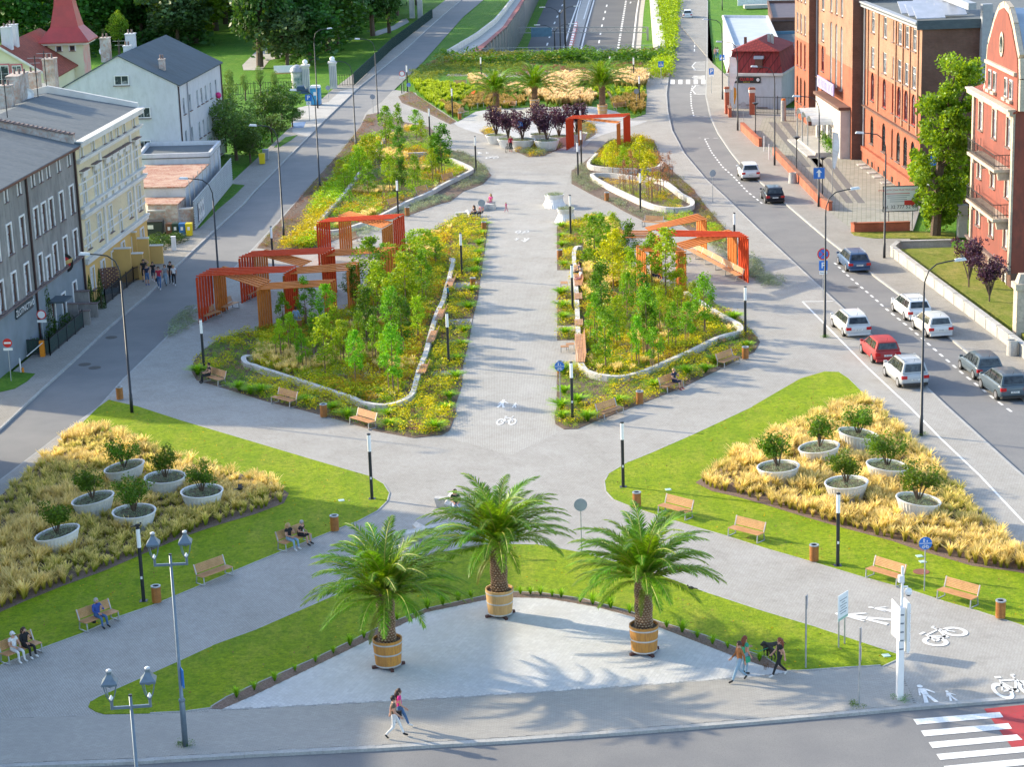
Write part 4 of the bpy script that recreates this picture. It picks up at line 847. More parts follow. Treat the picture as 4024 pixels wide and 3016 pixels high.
def palm(u,v,trunk_h,label,tublabel,fs=1.0,near=True,nfr=60,tubm=None,group=None):
 p=at(u,v);x,y=p.x,p.y;sm=tubm or stave_m
 tub=thing('wooden_tub',tublabel,'plant tub',(x,y,.016),random.uniform(0,.5),group)
 r0,r1,H=.54,.63,1.28;ns=40
 sme=MB();a=math.pi/ns*.96
 V=[]
 for rr,z in((r0,.12),(r1,H)):
  for q_,dr in((-a,0),(a,0),(a,-.05),(-a,-.05)):V.append(((rr+dr)*math.cos(q_),(rr+dr)*math.sin(q_),z))
 sme.hexa([V[0],V[1],V[2],V[3],V[4],V[5],V[6],V[7]]);sme.f=[f[::-1]for f in sme.f]
 st=sme.mesh('stave',sm)
 for k in range(ns):link('stave',st,tub,(0,0,random.uniform(-.004,.004)),(0,0,2*math.pi*k/ns))
 for z in(.16,.68,1.14):
  rr=r0+(r1-r0)*(z-.12)/(H-.12);MB().lathe([(rr-.01,z-.03),(rr+.012,z-.03),(rr+.014,z+.03),(rr-.005,z+.03)],32,cap=False).build('band',band_m,tub)
 MB().lathe([(r0-.03,.13),(.01,.13)],24,cap=False).build('bottom',foot_m,tub)
 MB().lathe([(.01,H-.1),(r1-.06,H-.1)],24,cap=False).build('soil',soil,tub)
 for k in(0,1):
  MB().box(0,0,.0,1.42,.12,.12,R(90)*k+.3).build('base_beam',foot_m,tub)if k==0 else MB().box(0,0,.005,.12,1.42,.11,.3).build('base_beam',foot_m,tub)
 pr=thing('palm_tree',label,'palm',(x,y,1.12),random.uniform(0,6),'date palms in wooden tubs')
 trunkscales(.33,trunk_h).build('trunk',[scale_a,scale_b],pr)
 rr=random.Random(int(u));top=Vector((0,0,trunk_h-.05))
 els=list(FR_)
 for i in range(nfr):
  t=i/nfr;want=84-70*t;k=min(els,key=lambda e:abs(e-want));az=i*2.39996+rr.uniform(-.2,.2)
  o=link('frond',rr.choice(FR_[k]),pr,top+Vector((math.cos(az)*.1,math.sin(az)*.1,-.25*t)),(rr.uniform(-.15,.15),-R(want-k)*.8,az),fs*rr.uniform(.85,1.08))
 for i in range(1):az=rr.uniform(0,6.28);link('dead_frond',DEAD,pr,top+Vector((0,0,-.35)),(0,.35,az),fs*rr.uniform(.42,.55))
 ab=MB()
 for i in range(26):
  az=i*2.4;ab.tube([top+Vector((math.cos(az)*.2,math.sin(az)*.2,-.3+.2*(i/26))),top+Vector((math.cos(az)*.42,math.sin(az)*.42,.15+.35*(i/26)))],[.05,.02],4)
 ab.build('leaf_bases',L_rachis,pr)
 return tub,pr
palm(1527,2622,2.25,'big date palm at the left side of the front crescent','orange-brown wooden tub under the left front palm',1.08)
palm(1966,2420,2.5,'tallest date palm, standing in the middle of the front crescent','wooden tub with a small picture under the middle front palm',1.08,tubm=stave_pale)
palm(2532,2567,2.45,'big date palm at the right side of the front crescent','sunlit orange wooden tub under the right front palm',1.04)
palm(1952,462,2.1,'left palm of the three round the far square','pale wooden tub of the left far palm',1.22,tubm=stave_pale,nfr=46)
palm(2102,428,1.7,'middle palm of the three round the far square','wooden tub of the middle far palm',1.22,tubm=stave_pale,nfr=46)
palm(2368,452,2.6,'right palm of the three round the far square','pale wooden tub of the right far palm',1.25,tubm=stave_pale,nfr=46)
L_tree_dark=leafmat('tree_dark',(.05,.15,.025),(.03,.09,.02),.3,ns=.25);L_tree_mid=leafmat('tree_mid',(.06,.18,.02),(.035,.11,.02),.3,ns=.25)
L_tree_yel=leafmat('tree_yellowgreen',(.2,.3,.02),(.1,.2,.02),.35,ns=.25);L_tree_grey=leafmat('tree_greygreen',(.09,.16,.05),(.05,.1,.035),.25,ns=.25)
def bigcrown(seed,m,n=5200,rx=1.,rz=1.,lobes=34,leaf=.42,name='crown'):
 """irregular crown in a unit of 10 m: lobes of leaf clumps with gaps"""
 r=np.random.default_rng(seed);P=[]
 for i in range(lobes):
  d=r.normal(size=3);d/=np.linalg.norm(d);d[2]=d[2]*.9
  c=d*r.uniform(.35,.85)*np.array([3.6*rx,3.6*rx,4.2*rz]);k=int(n/lobes);rad=r.uniform(.9,1.8)
  e=r.normal(size=(k,3));e/=np.linalg.norm(e,axis=1)[:,None];P.append(c+e*rad*(r.uniform(.3,1,k)**.5)[:,None]*np.array([1,1,.75]))
 P=np.concatenate(P);V,F=leaves(P,leaf,r,.6,.8);return arrmesh(name,V,F,m,rnd=np.repeat(r.random(len(P)),4))
BC={'d':[bigcrown(i,L_tree_dark)for i in range(3)],'m':[bigcrown(i+5,L_tree_mid)for i in range(3)],'y':[bigcrown(i+9,L_tree_yel)for i in range(2)],'g':[bigcrown(i+12,L_tree_grey)for i in range(2)]}
def bigtrunk(seed,h=10):
 r=random.Random(seed);mb=MB();mb.tube([(0,0,0),(.1,.05,h*.35),(.2,-.1,h*.75)],[.42,.32,.16],8)
 for i in range(6):
  a=r.uniform(0,6.28);z=h*r.uniform(.35,.6);mb.tube([(.1,0,z),(math.cos(a)*1.4,math.sin(a)*1.4,z+1.6),(math.cos(a)*2.6,math.sin(a)*2.6,z+h*.3)],[.16,.1,.04],5)
 return mb.mesh('trunk',bark)
BT=[bigtrunk(i)for i in range(3)]
def bigtree(x,y,H,k,label,w_=1.0,low=.25,group='park trees',name='park_tree',z=0):
 """H total height"""
 root=thing(name,label,'tree',(x,y,z),random.uniform(0,6),group)
 s=H/13.5;link('trunk',random.choice(BT),root,sc=(s*.9,s*.9,s*.95));cz=H*(1+low)/2
 link('crown',random.choice(BC[k]),root,(0,0,cz),(0,0,random.uniform(0,6)),(s*w_*1.2,s*w_*1.2,H*(1-low)/9.6));return root
KN={'d':'dark green park tree','m':'mid green park tree','y':'yellow-green sunlit park tree','g':'greyish green park tree'}
PT=[(60,215,17,'m'),(230,150,19,'d'),(330,190,16,'m'),(480,140,19,'d'),(560,160,15,'d'),(640,100,20,'d'),(700,185,13,'g'),(770,168,19,'y'),(850,120,20,'m'),(900,60,20,'d'),(960,20,20,'d'),(1022,262,20,'d',.8),(1090,230,15,'g'),(1130,262,11,'g'),(1215,245,14,'d'),(1180,160,19,'d'),(1290,200,16,'m'),(1330,150,19,'m'),(1370,110,20,'y',.8),(1400,60,18,'d'),(1465,140,17,'d',.7),(1530,130,13,'d',.7),(1560,60,17,'d'),(1640,20,16,'d',.8),(120,110,19,'y'),(20,80,20,'d'),(380,70,20,'m'),(560,40,20,'d'),(740,30,20,'m'),(1060,60,20,'m'),(1220,40,21,'m'),(1320,30,21,'d'),(1490,10,18,'d'),(-90,180,18,'m'),(290,20,20,'d'),(1110,-10,20,'d')]
PT+=[(u+37,v-26,H*.95,'dmdg'[i%4])for i,(u,v,H,*_)in enumerate(PT)if v<215 and i%2==0 and u<1400]
for i,(u,v,H,k,*w_)in enumerate(sorted(PT,key=lambda t:t[0])):
 p=at(u,v);near='near' if v>120 else 'far'
 lab='%s, %s along the %s row from the left'%(KN[k],TH(sum(1 for t in PT if t[0]<u and(t[1]>120)==(v>120))),near)
 bigtree(p.x,p.y,H,k,lab,*(w_ or[1.5]),low=.02)
und=[at(u,v)for u,v in((-100,240),(400,225),(560,190),(760,190),(780,60),(1030,100),(1060,240),(1260,262),(1340,200),(1400,120),(1560,60),(1560,-10),(-100,-10))]
xy=scatter(und,.05);h=RNG.uniform(2,5,len(xy));stuffobj('undergrowth',merge('u',xy,[T_shrub(60+i,110,.26,8)for i in range(3)],L_tree_dark,h,h*1.1,-.2),'dark undergrowth beneath the park trees','shrubs')
tp=at(3676,925);root=thing('poplar_tree','tall leafy tree with forked yellow-green top between the brick hall and the red tenement','tree',tuple(tp))
tips=[];rr=random.Random(4)
for x,y,w_ in((1570,480,60),(1560,560,70),(1680,520,60),(1690,600,70),(1600,660,120),(1700,720,100),(1500,740,90),(1430,830,120),(1560,820,150),(1680,820,110),(1380,920,80),(1480,950,130),(1600,950,150),(1680,980,80),(1370,1040,90),(1480,1080,140),(1600,1080,90),(1400,1180,120),(1520,1200,150),(1340,1300,90),(1460,1320,150),(1580,1300,90),(1300,1420,90),(1400,1440,140),(1540,1450,120),(1620,1420,70),(1330,1560,100),(1460,1560,150),(1600,1560,100),(1340,1680,80),(1430,1690,120),(1540,1680,110),(1640,1690,60),(1400,1800,80),(1500,1780,90)):
 q_=up(3000+x/2.072,y/2.072,tp.y+rr.uniform(-1,1));k=max(1,int(w_/34))
 for j in range(k):tips.append(q_-tp+Vector((rr.uniform(-1,1)*w_*.0085,rr.uniform(-2,2),rr.uniform(-.6,.6))))
L_poplar=leafmat('poplar_leaf',(.2,.32,.015),(.1,.19,.012),.4,ns=.3)
o=link('crown',crown(5,tips,20000,1.0,.27,.8,L_poplar,.8),root)
mb=MB();mb.tube([(0,0,0),(.2,0,5),(.6,0,9),(1.4,0,14)],[.45,.35,.22,.06],8);mb.tube([(.4,0,8),(2.0,.3,11),(2.9,.2,13.5)],[.18,.1,.03],6)
for i in range(14):t=rr.choice(tips);mb.tube([(.1,0,t.z*.7),t*.9],[.1,.03],5)
mb.build('trunk',bark,root)
pc=[]
for i in range(3):
 mb,tips=branchy(i+30,2.6,9,1.0,.05);pc.append((mb.mesh('stems',bark),crown(i+60,tips+[Vector((0,0,1.6)),Vector((.3,.2,2.2))],2400,.48,.13,.9,L_purple,.8)))
def plum(p,s,lab,trunk=.9,group=None,z=0):
 root=thing('purple_plum_tree',lab,'tree',(p.x,p.y,z),random.uniform(0,6),group)
 v=random.choice(pc);MB().tube([(0,0,0),(0,0,trunk)],.06,6).build('trunk',bark,root)
 link('stems',v[0],root,(0,0,trunk),sc=s);link('crown',v[1],root,(0,0,trunk),sc=s)
plum(pt(3000,800,1670,735),1.25,'purple-leaved plum tree on the dry lawn, the one farther from the camera',1.0,'plum trees by the red tenement');plum(pt(3000,800,1838,855),1.15,'purple-leaved plum tree on the dry lawn, the one nearer the camera',.9,'plum trees by the red tenement')
FP=[(805,715,1.15,'behind the sign, leftmost'),(900,745,1.15,'second from the left'),(1012,760,1.3,'beside the round blue sign'),(1150,705,1.1,'in the back row'),(1205,765,1.3,'front right with a small sign'),(1300,725,1.15,'right, next to the red frame'),(1440,700,1.1,'behind the red frame')]
for i,(x,y,s,lab)in enumerate(FP):
 p=at(1550+x/2.011,180+y/2.011,.8);root=thing('planter','white planter on the far square, '+lab,'planter',(p.x,p.y,0),0,'white planters on the far square',scale=s)
 ribbed(.72,1.05,.8,0).build('pot',plastic_white,root);MB().lathe([(.01,.7),(.98,.7)],20,cap=False).build('soil',soil,root)
 o=link('low_herbs',lavm,root,(0,0,.68));o['kind']='stuff'
 plum(p,1.35,'dark purple-leaved tree in the far square planter '+lab,.1,'purple trees on the far square',z=.75)
for P in([(680,680),(760,640),(820,700),(780,740),(860,790),(900,800),(900,770),(770,740)],[(950,830),(1000,780),(1260,770),(1340,800),(1270,830),(1180,870),(1060,880)],[(1480,600),(1580,640),(1590,700),(1490,760),(1430,740)]):
 P=pts(1550,180,P,0,2.011);struct('planter_bed_soil',MB().prism([Vector(p)for p in P],-.1,.02),soil)
 pl('q','round the planters of the far square',P,[('silver_lavender',L_silver,SH,3,.3,.5,2,0,.6,111),('golden_perennials',L_gold,SH,2,.4,.7,2,.5,1,112),('green_groundcover',L_olive,SH,1.5,.4,.8,2,.3,.8,113)],edge=.1)
def fz(l):return pts(1550,180,l,0,2.011)
areas=[('lime_moor_grass',B_lime,[(130,290),(450,310),(600,330),(760,345),(760,390),(600,400),(560,440),(470,440),(400,470),(380,520),(300,470),(180,370)],5,.6,.9),('red_tipped_grass',B_red,[(540,470),(600,420),(740,385),(860,400),(1040,430),(1040,480),(900,500),(820,500),(700,505),(600,510),(540,505)],6,.7,1.0),('red_tipped_grass',B_red,[(370,460),(450,470),(530,510),(500,570),(440,560),(380,510)],6,.6,.9),('sedum_carpet',None,[(30,400),(130,360),(220,420),(380,530),(490,600),(440,620),(260,530),(60,450)],0,0,0),('reed_grass',B_reed,[(590,275),(680,270),(760,330),(740,345),(610,330)],6,.9,1.3),('reed_grass',B_reed,[(840,360),(1000,330),(1100,345),(1180,390),(1180,440),(1060,440),(1040,400),(880,390)],6,.9,1.3),('reed_grass',B_reed,[(1180,290),(1300,260),(1430,280),(1450,350),(1380,385),(1260,380),(1190,340)],6,1.1,1.6),('reed_grass',B_reed,[(1190,400),(1300,380),(1580,400),(1590,450),(1560,475),(1200,475)],6,.9,1.4),('reed_grass',B_reed,[(1420,250),(1560,260),(1620,300),(1560,330),(1430,300)],6,1.,1.4),('reed_grass',B_reed,[(1700,280),(1850,245),(1985,240),(1990,320),(1900,345),(1750,330)],6,1.1,1.6),('lime_moor_grass',B_lime,[(1440,360),(1600,330),(1750,340),(1900,350),(1980,340),(1975,400),(1800,400),(1700,420),(1600,440),(1590,400)],5,.4,.7),('red_tipped_grass',B_red,[(1700,470),(1800,420),(1980,400),(1985,520),(1900,560),(1840,500),(1750,510)],6,.7,1.),('lime_moor_grass',B_lime,[(1160,330),(1180,430),(1130,420),(1100,360)],4,.3,.5)]
fargr=fz([(130,290),(300,240),(600,240),(1000,250),(1500,240),(1985,230),(1995,400),(1985,540),(1880,575),(1750,515),(1560,478),(1080,485),(760,500),(640,520),(500,600),(400,530),(180,390)])
struct('far_meadow',MB().prism([Vector(p)for p in fargr],-.1,.03),parkgrass)
for i,(nm,m,l,dn,h0,h1)in enumerate(areas):
 P=fz(l)
 if m is None:
  struct('sedum_bed_soil',MB().prism([Vector(p)for p in P],-.1,.03),soil)
  pl('r','at the left corner of the far square',P,[('sedum_carpet',L_rust,SH,5,.12,.25,3,.3,1,121),('rough_green',L_olive,SH,3,.12,.25,3,0,.6,122)],edge=.1);continue
 xy=scatter(P,dn*.42);h=RNG.uniform(h0,h1,len(xy))
 if len(xy):stuffobj(nm,merge(nm,xy,[T_tuft(i*3+j+200,40,.06,.35,.25)for j in range(2)],m,h,h*1.0,.03),DESC[nm]+' on the far meadow, patch '+['left','front left','left tip','x','behind the left palm','between the palms','tall middle','behind the benches','behind the right palm','by the right crossing','right of centre','front right','centre'][i],'grass')
wild=[('wild green growth in front of the expressway parapet',fz([(330,130),(430,92),(1000,80),(1500,70),(2040,65),(2180,60),(2170,130),(1900,130),(1400,130),(800,150),(500,160)]),1.1,.9,2.0,L_green,L_olive),('brownish wild growth left of the far meadow',fz([(120,290),(150,190),(330,130),(600,150),(1100,160),(1500,150),(1900,140),(2170,150),(2170,250),(1990,235),(1700,250),(1400,240),(900,250),(700,240),(400,270),(250,300)]),1.2,.4,.9,L_olive,L_rust)]
for lab,P,dn,h0,h1,ma,mb_ in wild:
 xy=scatter(P,dn);k=vnoise(xy,6,9)<.62;h=RNG.uniform(h0,h1,len(xy))
 stuffobj('wild_shrubs',merge('w',xy[k],SHS,ma,h[k],h[k]*1.3,0),lab+', greener part','shrubs');
 if(~k).sum():stuffobj('wild_shrubs',merge('w',xy[~k],SHS,mb_,h[~k]*.7,h[~k]*1.1,0),lab+', browner part','shrubs')
rs=pts(2000,0,[(1200,0),(1385,0),(1345,250),(1330,430),(1290,640),(1240,640),(1150,640),(1270,440),(1250,300),(1220,120)])
xy=scatter(rs,1.5);h=RNG.uniform(.8,2.0,len(xy));stuffobj('verge_shrubs',merge('w',xy,SHS,L_lime,h,h,0),'yellow green shrubs on the verge between expressway and right street','shrubs')
L_bush=leafmat('leaf_bush',(.08,.18,.025),(.05,.11,.02),.3);L_willow=leafmat('leaf_willow',(.13,.24,.05),(.08,.16,.035),.3)
BC['b']=[bigcrown(i+40,L_bush,4200,leaf=.3,lobes=26)for i in range(2)];BC['w']=[bigcrown(i+50,L_willow,4200,leaf=.26,lobes=30)for i in range(2)]
for u,v,H,k,w_,lab in((1045,505,4.5,'b',1.5,'big green bush at the parking place beside the left street'),(1110,470,4.5,'b',1.4,'bush with lighter leaves next to the disabled parking sign'),(1070,560,3.2,'b',1.4,'low dark bush between the parking place and the climbing hedge'),(1150,500,2.6,'b',1.3,'low bush at the corner of the parking place'),(975,600,4.5,'b',1.1,'dark bush behind the rubbish bins'),(735,625,5,'w',1.0,'willow-like tree against the white gable wall'),(845,620,6,'w',1.1,'willow-like tree in front of the white house windows'),(930,630,6,'w',1.2,'willow-like tree by the corrugated fence'),(790,640,4,'w',1.1,'small willow-like tree between the two by the white house'),(900,500,5,'w',.9,'light green tree beside the far end of the white house'),(985,640,3.5,'b',1.2,'dark bush hanging over the corrugated fence')):
 p=at(u,v);bigtree(p.x,p.y,H*1.25,k,lab,w_*1.1,.02,'bushes along the left street','bush')
for u,v,H,lab in((905,390,4.5,'thin young tree in front of the park railings, left'),(965,395,4,'thin young tree in front of the park railings, second'),(1025,375,4.5,'thin young tree in front of the park railings, third'),(1080,380,4,'thin young tree in front of the park railings, fourth'),(1200,350,5,'thin young tree beside the round kiosk'),(470,215,8,'yellow-green young tree behind the satellite dishes'),(600,150,8,'yellowing young tree behind the roof of the white house')):
 p=at(u,v);bigtree(p.x,p.y,H,'y' if H>7 else 'w',lab,.5 if H<7 else.7,.2,'thin trees by the park','slender_tree')
def cone_crown(seed,m,n=2600):
 r=np.random.default_rng(seed);z=r.uniform(0,1,n)**1.3;a=r.uniform(0,6.28,n);rad=(1-z)**.8*r.uniform(.75,1.05,n)*(1+.12*np.sin(a*5+z*9))
 P=np.stack([np.cos(a)*rad,np.sin(a)*rad,z*3.6],1);V,F=leaves(P,.14,r,1.5,.5);return arrmesh('crown',V,F,m,rnd=np.repeat(r.random(n),4))
cc=[cone_crown(i,L_dark)for i in range(2)]
for u,v,s,lab in((175,1325,(1.0,1.0,1.55),'tall dark thuja in the fenced front garden'),(360,1220,(.35,.35,.75),'thin columnar thuja by the brick lattice, left one'),(400,1212,(.35,.35,.85),'thin columnar thuja by the brick lattice, right one')):
 p=at(u,v);root=thing('thuja',lab,'tree',(p.x,p.y,0));link('crown',cc[0],root,sc=s);MB().tube([(0,0,0),(0,0,1.5)],.07,6).build('trunk',bark,root)
for u,v,s,lab in((3242,570,.8,'clipped round bush at the hall steps, farthest'),(3250,590,.85,'clipped round bush at the hall steps, middle'),(3265,612,.9,'clipped round bush at the hall steps, nearest'),(3320,570,.7,'green bush in a pot under the glass canopy')):
 p=at(u,v);root=thing('clipped_bush',lab,'bush',(p.x,p.y,0),0,'clipped bushes at the hall');link('crown',plantmesh('crown',T_shrub(5,500,.16,8),L_green),root,sc=(s*1.1,s*1.1,s*2.2))
jm=[plantmesh('foliage',T_shrub(6+i,900,.12,9),L_dark)for i in range(2)]
for x,y,s,lab in((1250,385,1.6,'low spreading juniper, nearest to the steps'),(1330,345,1.5,'low spreading juniper in the middle of the clump'),(1420,320,1.4,'juniper beside the white junction box'),(1290,310,1.3,'juniper at the back near the big black bin'),(1460,300,1.2,'lighter green shrub at the right end of the junipers')):
 p=pt(0,800,x,y);root=thing('juniper',lab,'shrub',(p.x,p.y,0),0,'junipers by the bins');link('foliage',random.choice(jm),root,sc=(s,s,s*.6))
for nm,l in(('verge_grass',pts(0,800,[(-100,1390),(0,1370),(120,1375),(285,1390),(220,1450),(120,1510),(-100,1560)])),('verge_grass',pts(0,0,[(1600,1810),(1800,1600),(1895,1500),(1990,1510),(1900,1600),(1780,1700),(1620,1860)])),('verge_grass',pts(1000,0,[(160,1200),(250,1120),(350,1100),(300,1140),(200,1200)]))):
 struct(nm,MB().prism([Vector(p)for p in l],-.1,.04),lawn if 'x' in nm else parkgrass)
struct('dry_lawn',MB().prism([Vector((x,y,0))for x,y in((31.2,161.5),(35.8,161.5),(36.6,146),(36.8,120),(34.6,120),(34.0,131))],-.1,.5),drygrass)
struct('verge_grass',MB().prism([Vector(p)for p in pts(3000,800,[(710,235),(1200,225),(1560,240),(1560,285),(900,285),(740,262)])],-.1,.03),drygrass)
struct('park_path',MB().sheet(pts(1000,0,[(330,430),(380,340),(200,300),(0,420),(-100,520),(-90,560),(60,560),(120,480)]),-.17),concrete)
struct('park_path',MB().sheet(pts(1000,0,[(1240,140),(1260,170),(1150,230),(1000,280),(940,275),(1000,240),(1130,200),(1200,150)]),-.17),concrete)
struct('parking_place',MB().sheet(pts(1000,0,[(580,965),(430,1110),(310,1080),(300,1000),(340,880),(470,850),(600,830),(700,740),(840,715),(820,740)]),.004),concrete)
struct('disabled_bay_marking',MB().sheet(pts(1000,0,[(300,1000),(420,990),(400,1040),(310,1045)]),.012),mat('bay_blue',(.12,.22,.42),.8))
# ============================================================ street furniture
iron=mat('iron_black',(.018,.022,.028),.45,(.03,.034,.04),5,metal=.2);galv=mat('galvanised',(.42,.44,.46),.45,(.33,.35,.37),6,metal=.5)
lampgrey=mat('lamp_grey',(.16,.21,.26),.4,(.13,.17,.21),5,metal=.3);headgrey=mat('lamp_head',(.62,.64,.66),.35,metal=.2)
opal=mat('opal_glass',(.86,.86,.85),.25,(.84,.84,.83));white_m=mat('white_enamel',(.8,.8,.8),.35,(.74,.74,.74),2)
bench_wood=mat('bench_wood',(.56,.30,.13),.55,(.45,.22,.09),2.5,ns2=20,c3=(.36,.18,.08));bin_wood=mat('bin_wood',(.48,.20,.05),.55,(.36,.14,.035),4,ns2=20,c3=(.28,.11,.03))
red_wood=mat('red_wood',(.62,.075,.018),.8,(.52,.055,.016),3,ns2=18,c3=(.42,.04,.02),spec=.1);orange_wood=mat('orange_wood',(.60,.18,.014),.8,(.48,.13,.012),3,ns2=18,c3=(.45,.13,.02))
blue_m=mat('sign_blue',(.02,.16,.55),.4,(.02,.15,.5));red_m=mat('sign_red',(.6,.03,.03),.4,(.55,.03,.03));black_m=mat('black_plastic',(.02,.02,.022),.4);grey_back=mat('sign_back',(.32,.35,.39),.5,(.28,.3,.34),3)
yellow_m=mat('yellow_plastic',(.75,.58,.01),.45,(.7,.52,.01));orange_m=mat('orange_plastic',(.75,.25,.01),.45,(.7,.22,.01))
def textmesh(s,size,m,ext=.004,bold=False):
 cu=bpy.data.curves.new('lettering','FONT');cu.body=s;cu.resolution_u=2;cu.size=size;cu.extrude=ext;cu.align_x='CENTER';cu.align_y='CENTER'
 if bold:cu.offset=size*.02
 o=bpy.data.objects.new('lettering',cu);COL.objects.link(o);bpy.context.view_layer.update()
 me=bpy.data.meshes.new_from_object(o.evaluated_get(bpy.context.evaluated_depsgraph_get()));bpy.data.objects.remove(o)
 me.materials.clear();me.materials.append(m);me.name='lettering';return me
def text(s,size,m,parent,loc,rot,name='lettering',**k):
 return link(name,textmesh(s,size,m,**k),parent,loc,rot)
colmb=MB().lathe([(.085,.02),(.085,2.62)],14).mesh('column',iron);glow=MB().lathe([(.095,2.62),(.095,3.52)],16).mesh('opal_tube',opal);capm=MB().lathe([(.1,3.52),(.1,3.58),(.03,3.6)],14).mesh('cap',iron)
basep=MB().box(0,0,0,.36,.36,.02).mesh('base_plate',iron);stick=MB().box(0,-.087,1.1,.09,.01,.13).mesh('sticker',white_m)
LC=[(565,2365,'on the left lawn beside the litter bin'),(1462,1963,'at the rounded tip of the left lawn'),(2449,1916,'at the rounded tip of the right lawn'),(3292,2226,'in front of the right feather grass'),(2929,1330,'at the right corner of the right bed'),(803,1464,'behind the man on the bench by the left bed'),(2272,700,'in front of the small far right bed, nearer one of the pair'),(2285,649,'in front of the small far right bed, farther one of the pair'),(1871,673,'in the lavender of the far left bed'),(1779,462,'at the left end of the far meadow'),(1602,360,'next to the no-vehicles sign by the left street'),(1690,548,'among the young trees at the back of the far left bed'),(1566,862,'on the promenade side of the far left bed'),(1816,1094,'third along the promenade rim of the big left bed'),(1764,1440,'nearest on the promenade rim of the big left bed'),(2243,930,'farthest on the promenade rim of the right bed'),(2251,1232,'in the middle of the promenade rim of the right bed'),(2250,1655,'nearest on the promenade rim of the right bed'),(2517,832,'in front of the seat wall of the second far right bed'),(2283,560,'behind the left leg of the lone far red frame'),(1075,1062,'behind the left pergolas'),(2886,1010,'behind the right pergolas'),(2513,412,'at the right edge of the far meadow'),(2491,330,'behind the tall reeds near the far crossing'),(2398,325,'behind the right far palm'),(1892,326,'behind the left far palm')]
for u,v,w_ in LC:
 p=at(u,v);r=thing('light_column','black light column '+w_,'lamp',(p.x,p.y,.02),0,'light columns on the square')
 link('base_plate',basep,r);link('column',colmb,r);link('opal_tube',glow,r);link('cap',capm,r)
 if v>1600:link('sticker',stick,r)
def lamp_meshes():
 pole=MB().tube([(0,0,0),(0,0,1.2),(0,0,1.21),(0,0,8.3)],[.11,.1,.085,.055],10)
 arm=MB().tube([(0,0,8.3),(.03,0,8.9),(.25,0,9.5),(.7,0,9.85),(1.3,0,9.95),(1.75,0,10)],.04,8)
 head=MB();head.hexa([(1.7,-.1,9.93),(2.4,-.14,9.98),(2.4,.14,9.98),(1.7,.1,9.93),(1.75,-.06,10.08),(2.3,-.1,10.12),(2.3,.1,10.12),(1.75,.06,10.08)])
 return pole.mesh('pole',iron,smooth=True),arm.mesh('arm',iron,smooth=True),head.mesh('lamp_head',headgrey)
LM=lamp_meshes()
l2=(at(519,1624)+at(1116,942))*.5
SL=[(519,1624,180,'at the top of the left lawn'),(None,l2,180,'on the left street behind the nearest pergola'),(1116,942,180,'in the sedum strip, nearest of four'),(1258,753,180,'in the sedum strip, second of four'),(1400,598,180,'in the sedum strip, third of four'),(1487,478,180,'at the back corner of the far left bed'),(3620,1713,8,'beside the right feather grass'),(3241,1326,12,'carrying the no-stopping sign by the parking bay'),(3475,1014,178,'on the right pavement at the end of the dry lawn wall'),(3217,812,180,'on the right pavement with the one-way arrow'),(3044,649,180,'on the right pavement by the red brick wall'),(2899,512,180,'in front of the music club gate'),(2839,390,180,'on the right pavement before the music club'),(1249,425,10,'behind the blue portable toilet'),(2838,40,180,'far up the right street')]
for u,v,a,w_ in SL:
 p=v if u is None else at(u,v);r=thing('street_lamp','tall bent-arm street lamp '+w_,'street lamp',(p.x,p.y,0),R(a),'tall street lamps')
 for nm,me in zip(('pole','arm','lamp_head'),LM):link(nm,me,r)
for x,y,yb,w_ in((1213,100,410,'farther of the two twin-arm lamps'),(1168,240,415,'nearer of the two twin-arm lamps')):
 p=at(1600+x/2.011,yb/2.011,EZ);r=thing('twin_street_lamp',w_+' on the expressway median','street lamp',(p.x,p.y,EZ),0,'twin lamps on the expressway');Z=up(1600+x/2.011,y/2.011,p.y).z-EZ
 MB().tube([(0,0,0),(0,0,Z)],[.14,.08],8).build('pole',iron,r)
 for s in(-1,1):
  MB().tube([(0,0,Z-.3),(s*.6,0,Z+.5),(s*1.6,0,Z+1),(s*2.6,0,Z+1.1)],.05,6).build('arm',iron,r);MB().box(s*3.1,0,Z+1.05,1.1,.3,.12).build('lamp_head',headgrey,r)
p=at(1600+1252/2.011,400/2.011,EZ);r=thing('camera_mast','dark mast with white cameras on the expressway median','camera mast',tuple(p));MB().tube([(0,0,0),(0,0,16)],[.2,.12],8).build('pole',iron,r)
for z in(10.5,11.5):MB().ball((.3,-.2,z),.28,8,6).build('camera',white_m,r)
gp=[at(1600+x/2.011,430/2.011+0,EZ)for x in(790,1900)]
yg=395;a_,b_=up(1600+770/2.011,258/2.011,yg),up(1600+1900/2.011,255/2.011,yg)
r=thing('sign_gantry','lattice gantry across the expressway with the grey back of a big road sign','sign gantry',(a_.x,yg,EZ),world=True)
for dz in(0,1.0):MB().beam((a_.x,yg,a_.z+dz),(b_.x,yg,b_.z+dz),.15,.15).build('chord',steel,r)
lat=MB();n=30
for k in range(n):lat.beam(a_.lerp(b_,k/n)+Vector((0,0,1.0*(k%2))),a_.lerp(b_,(k+1)/n)+Vector((0,0,1.0*((k+1)%2))),.06,.06)
lat.build('lattice',steel,r);MB().beam((b_.x,yg,EZ),(b_.x,yg,b_.z+1),.35,.35).build('post',steel,r)
s0,s1=up(1600+980/2.011,290/2.011,yg),up(1600+1142/2.011,213/2.011,yg);MB().box((s0.x+s1.x)/2,yg-.2,s0.z,s1.x-s0.x,.12,s1.z-s0.z).build('sign_panel',mat('gantry_panel',(.09,.2,.28),.5,(.07,.16,.23),2),r)
r=thing('striped_barrier','row of red and white striped barrier blocks on the expressway median','barrier',tuple(at(1600+1290/2.011,410/2.011,EZ)),world=True)
A,B=at(1600+1290/2.011,412/2.011,EZ),at(1600+1338/2.011,205/2.011,EZ)
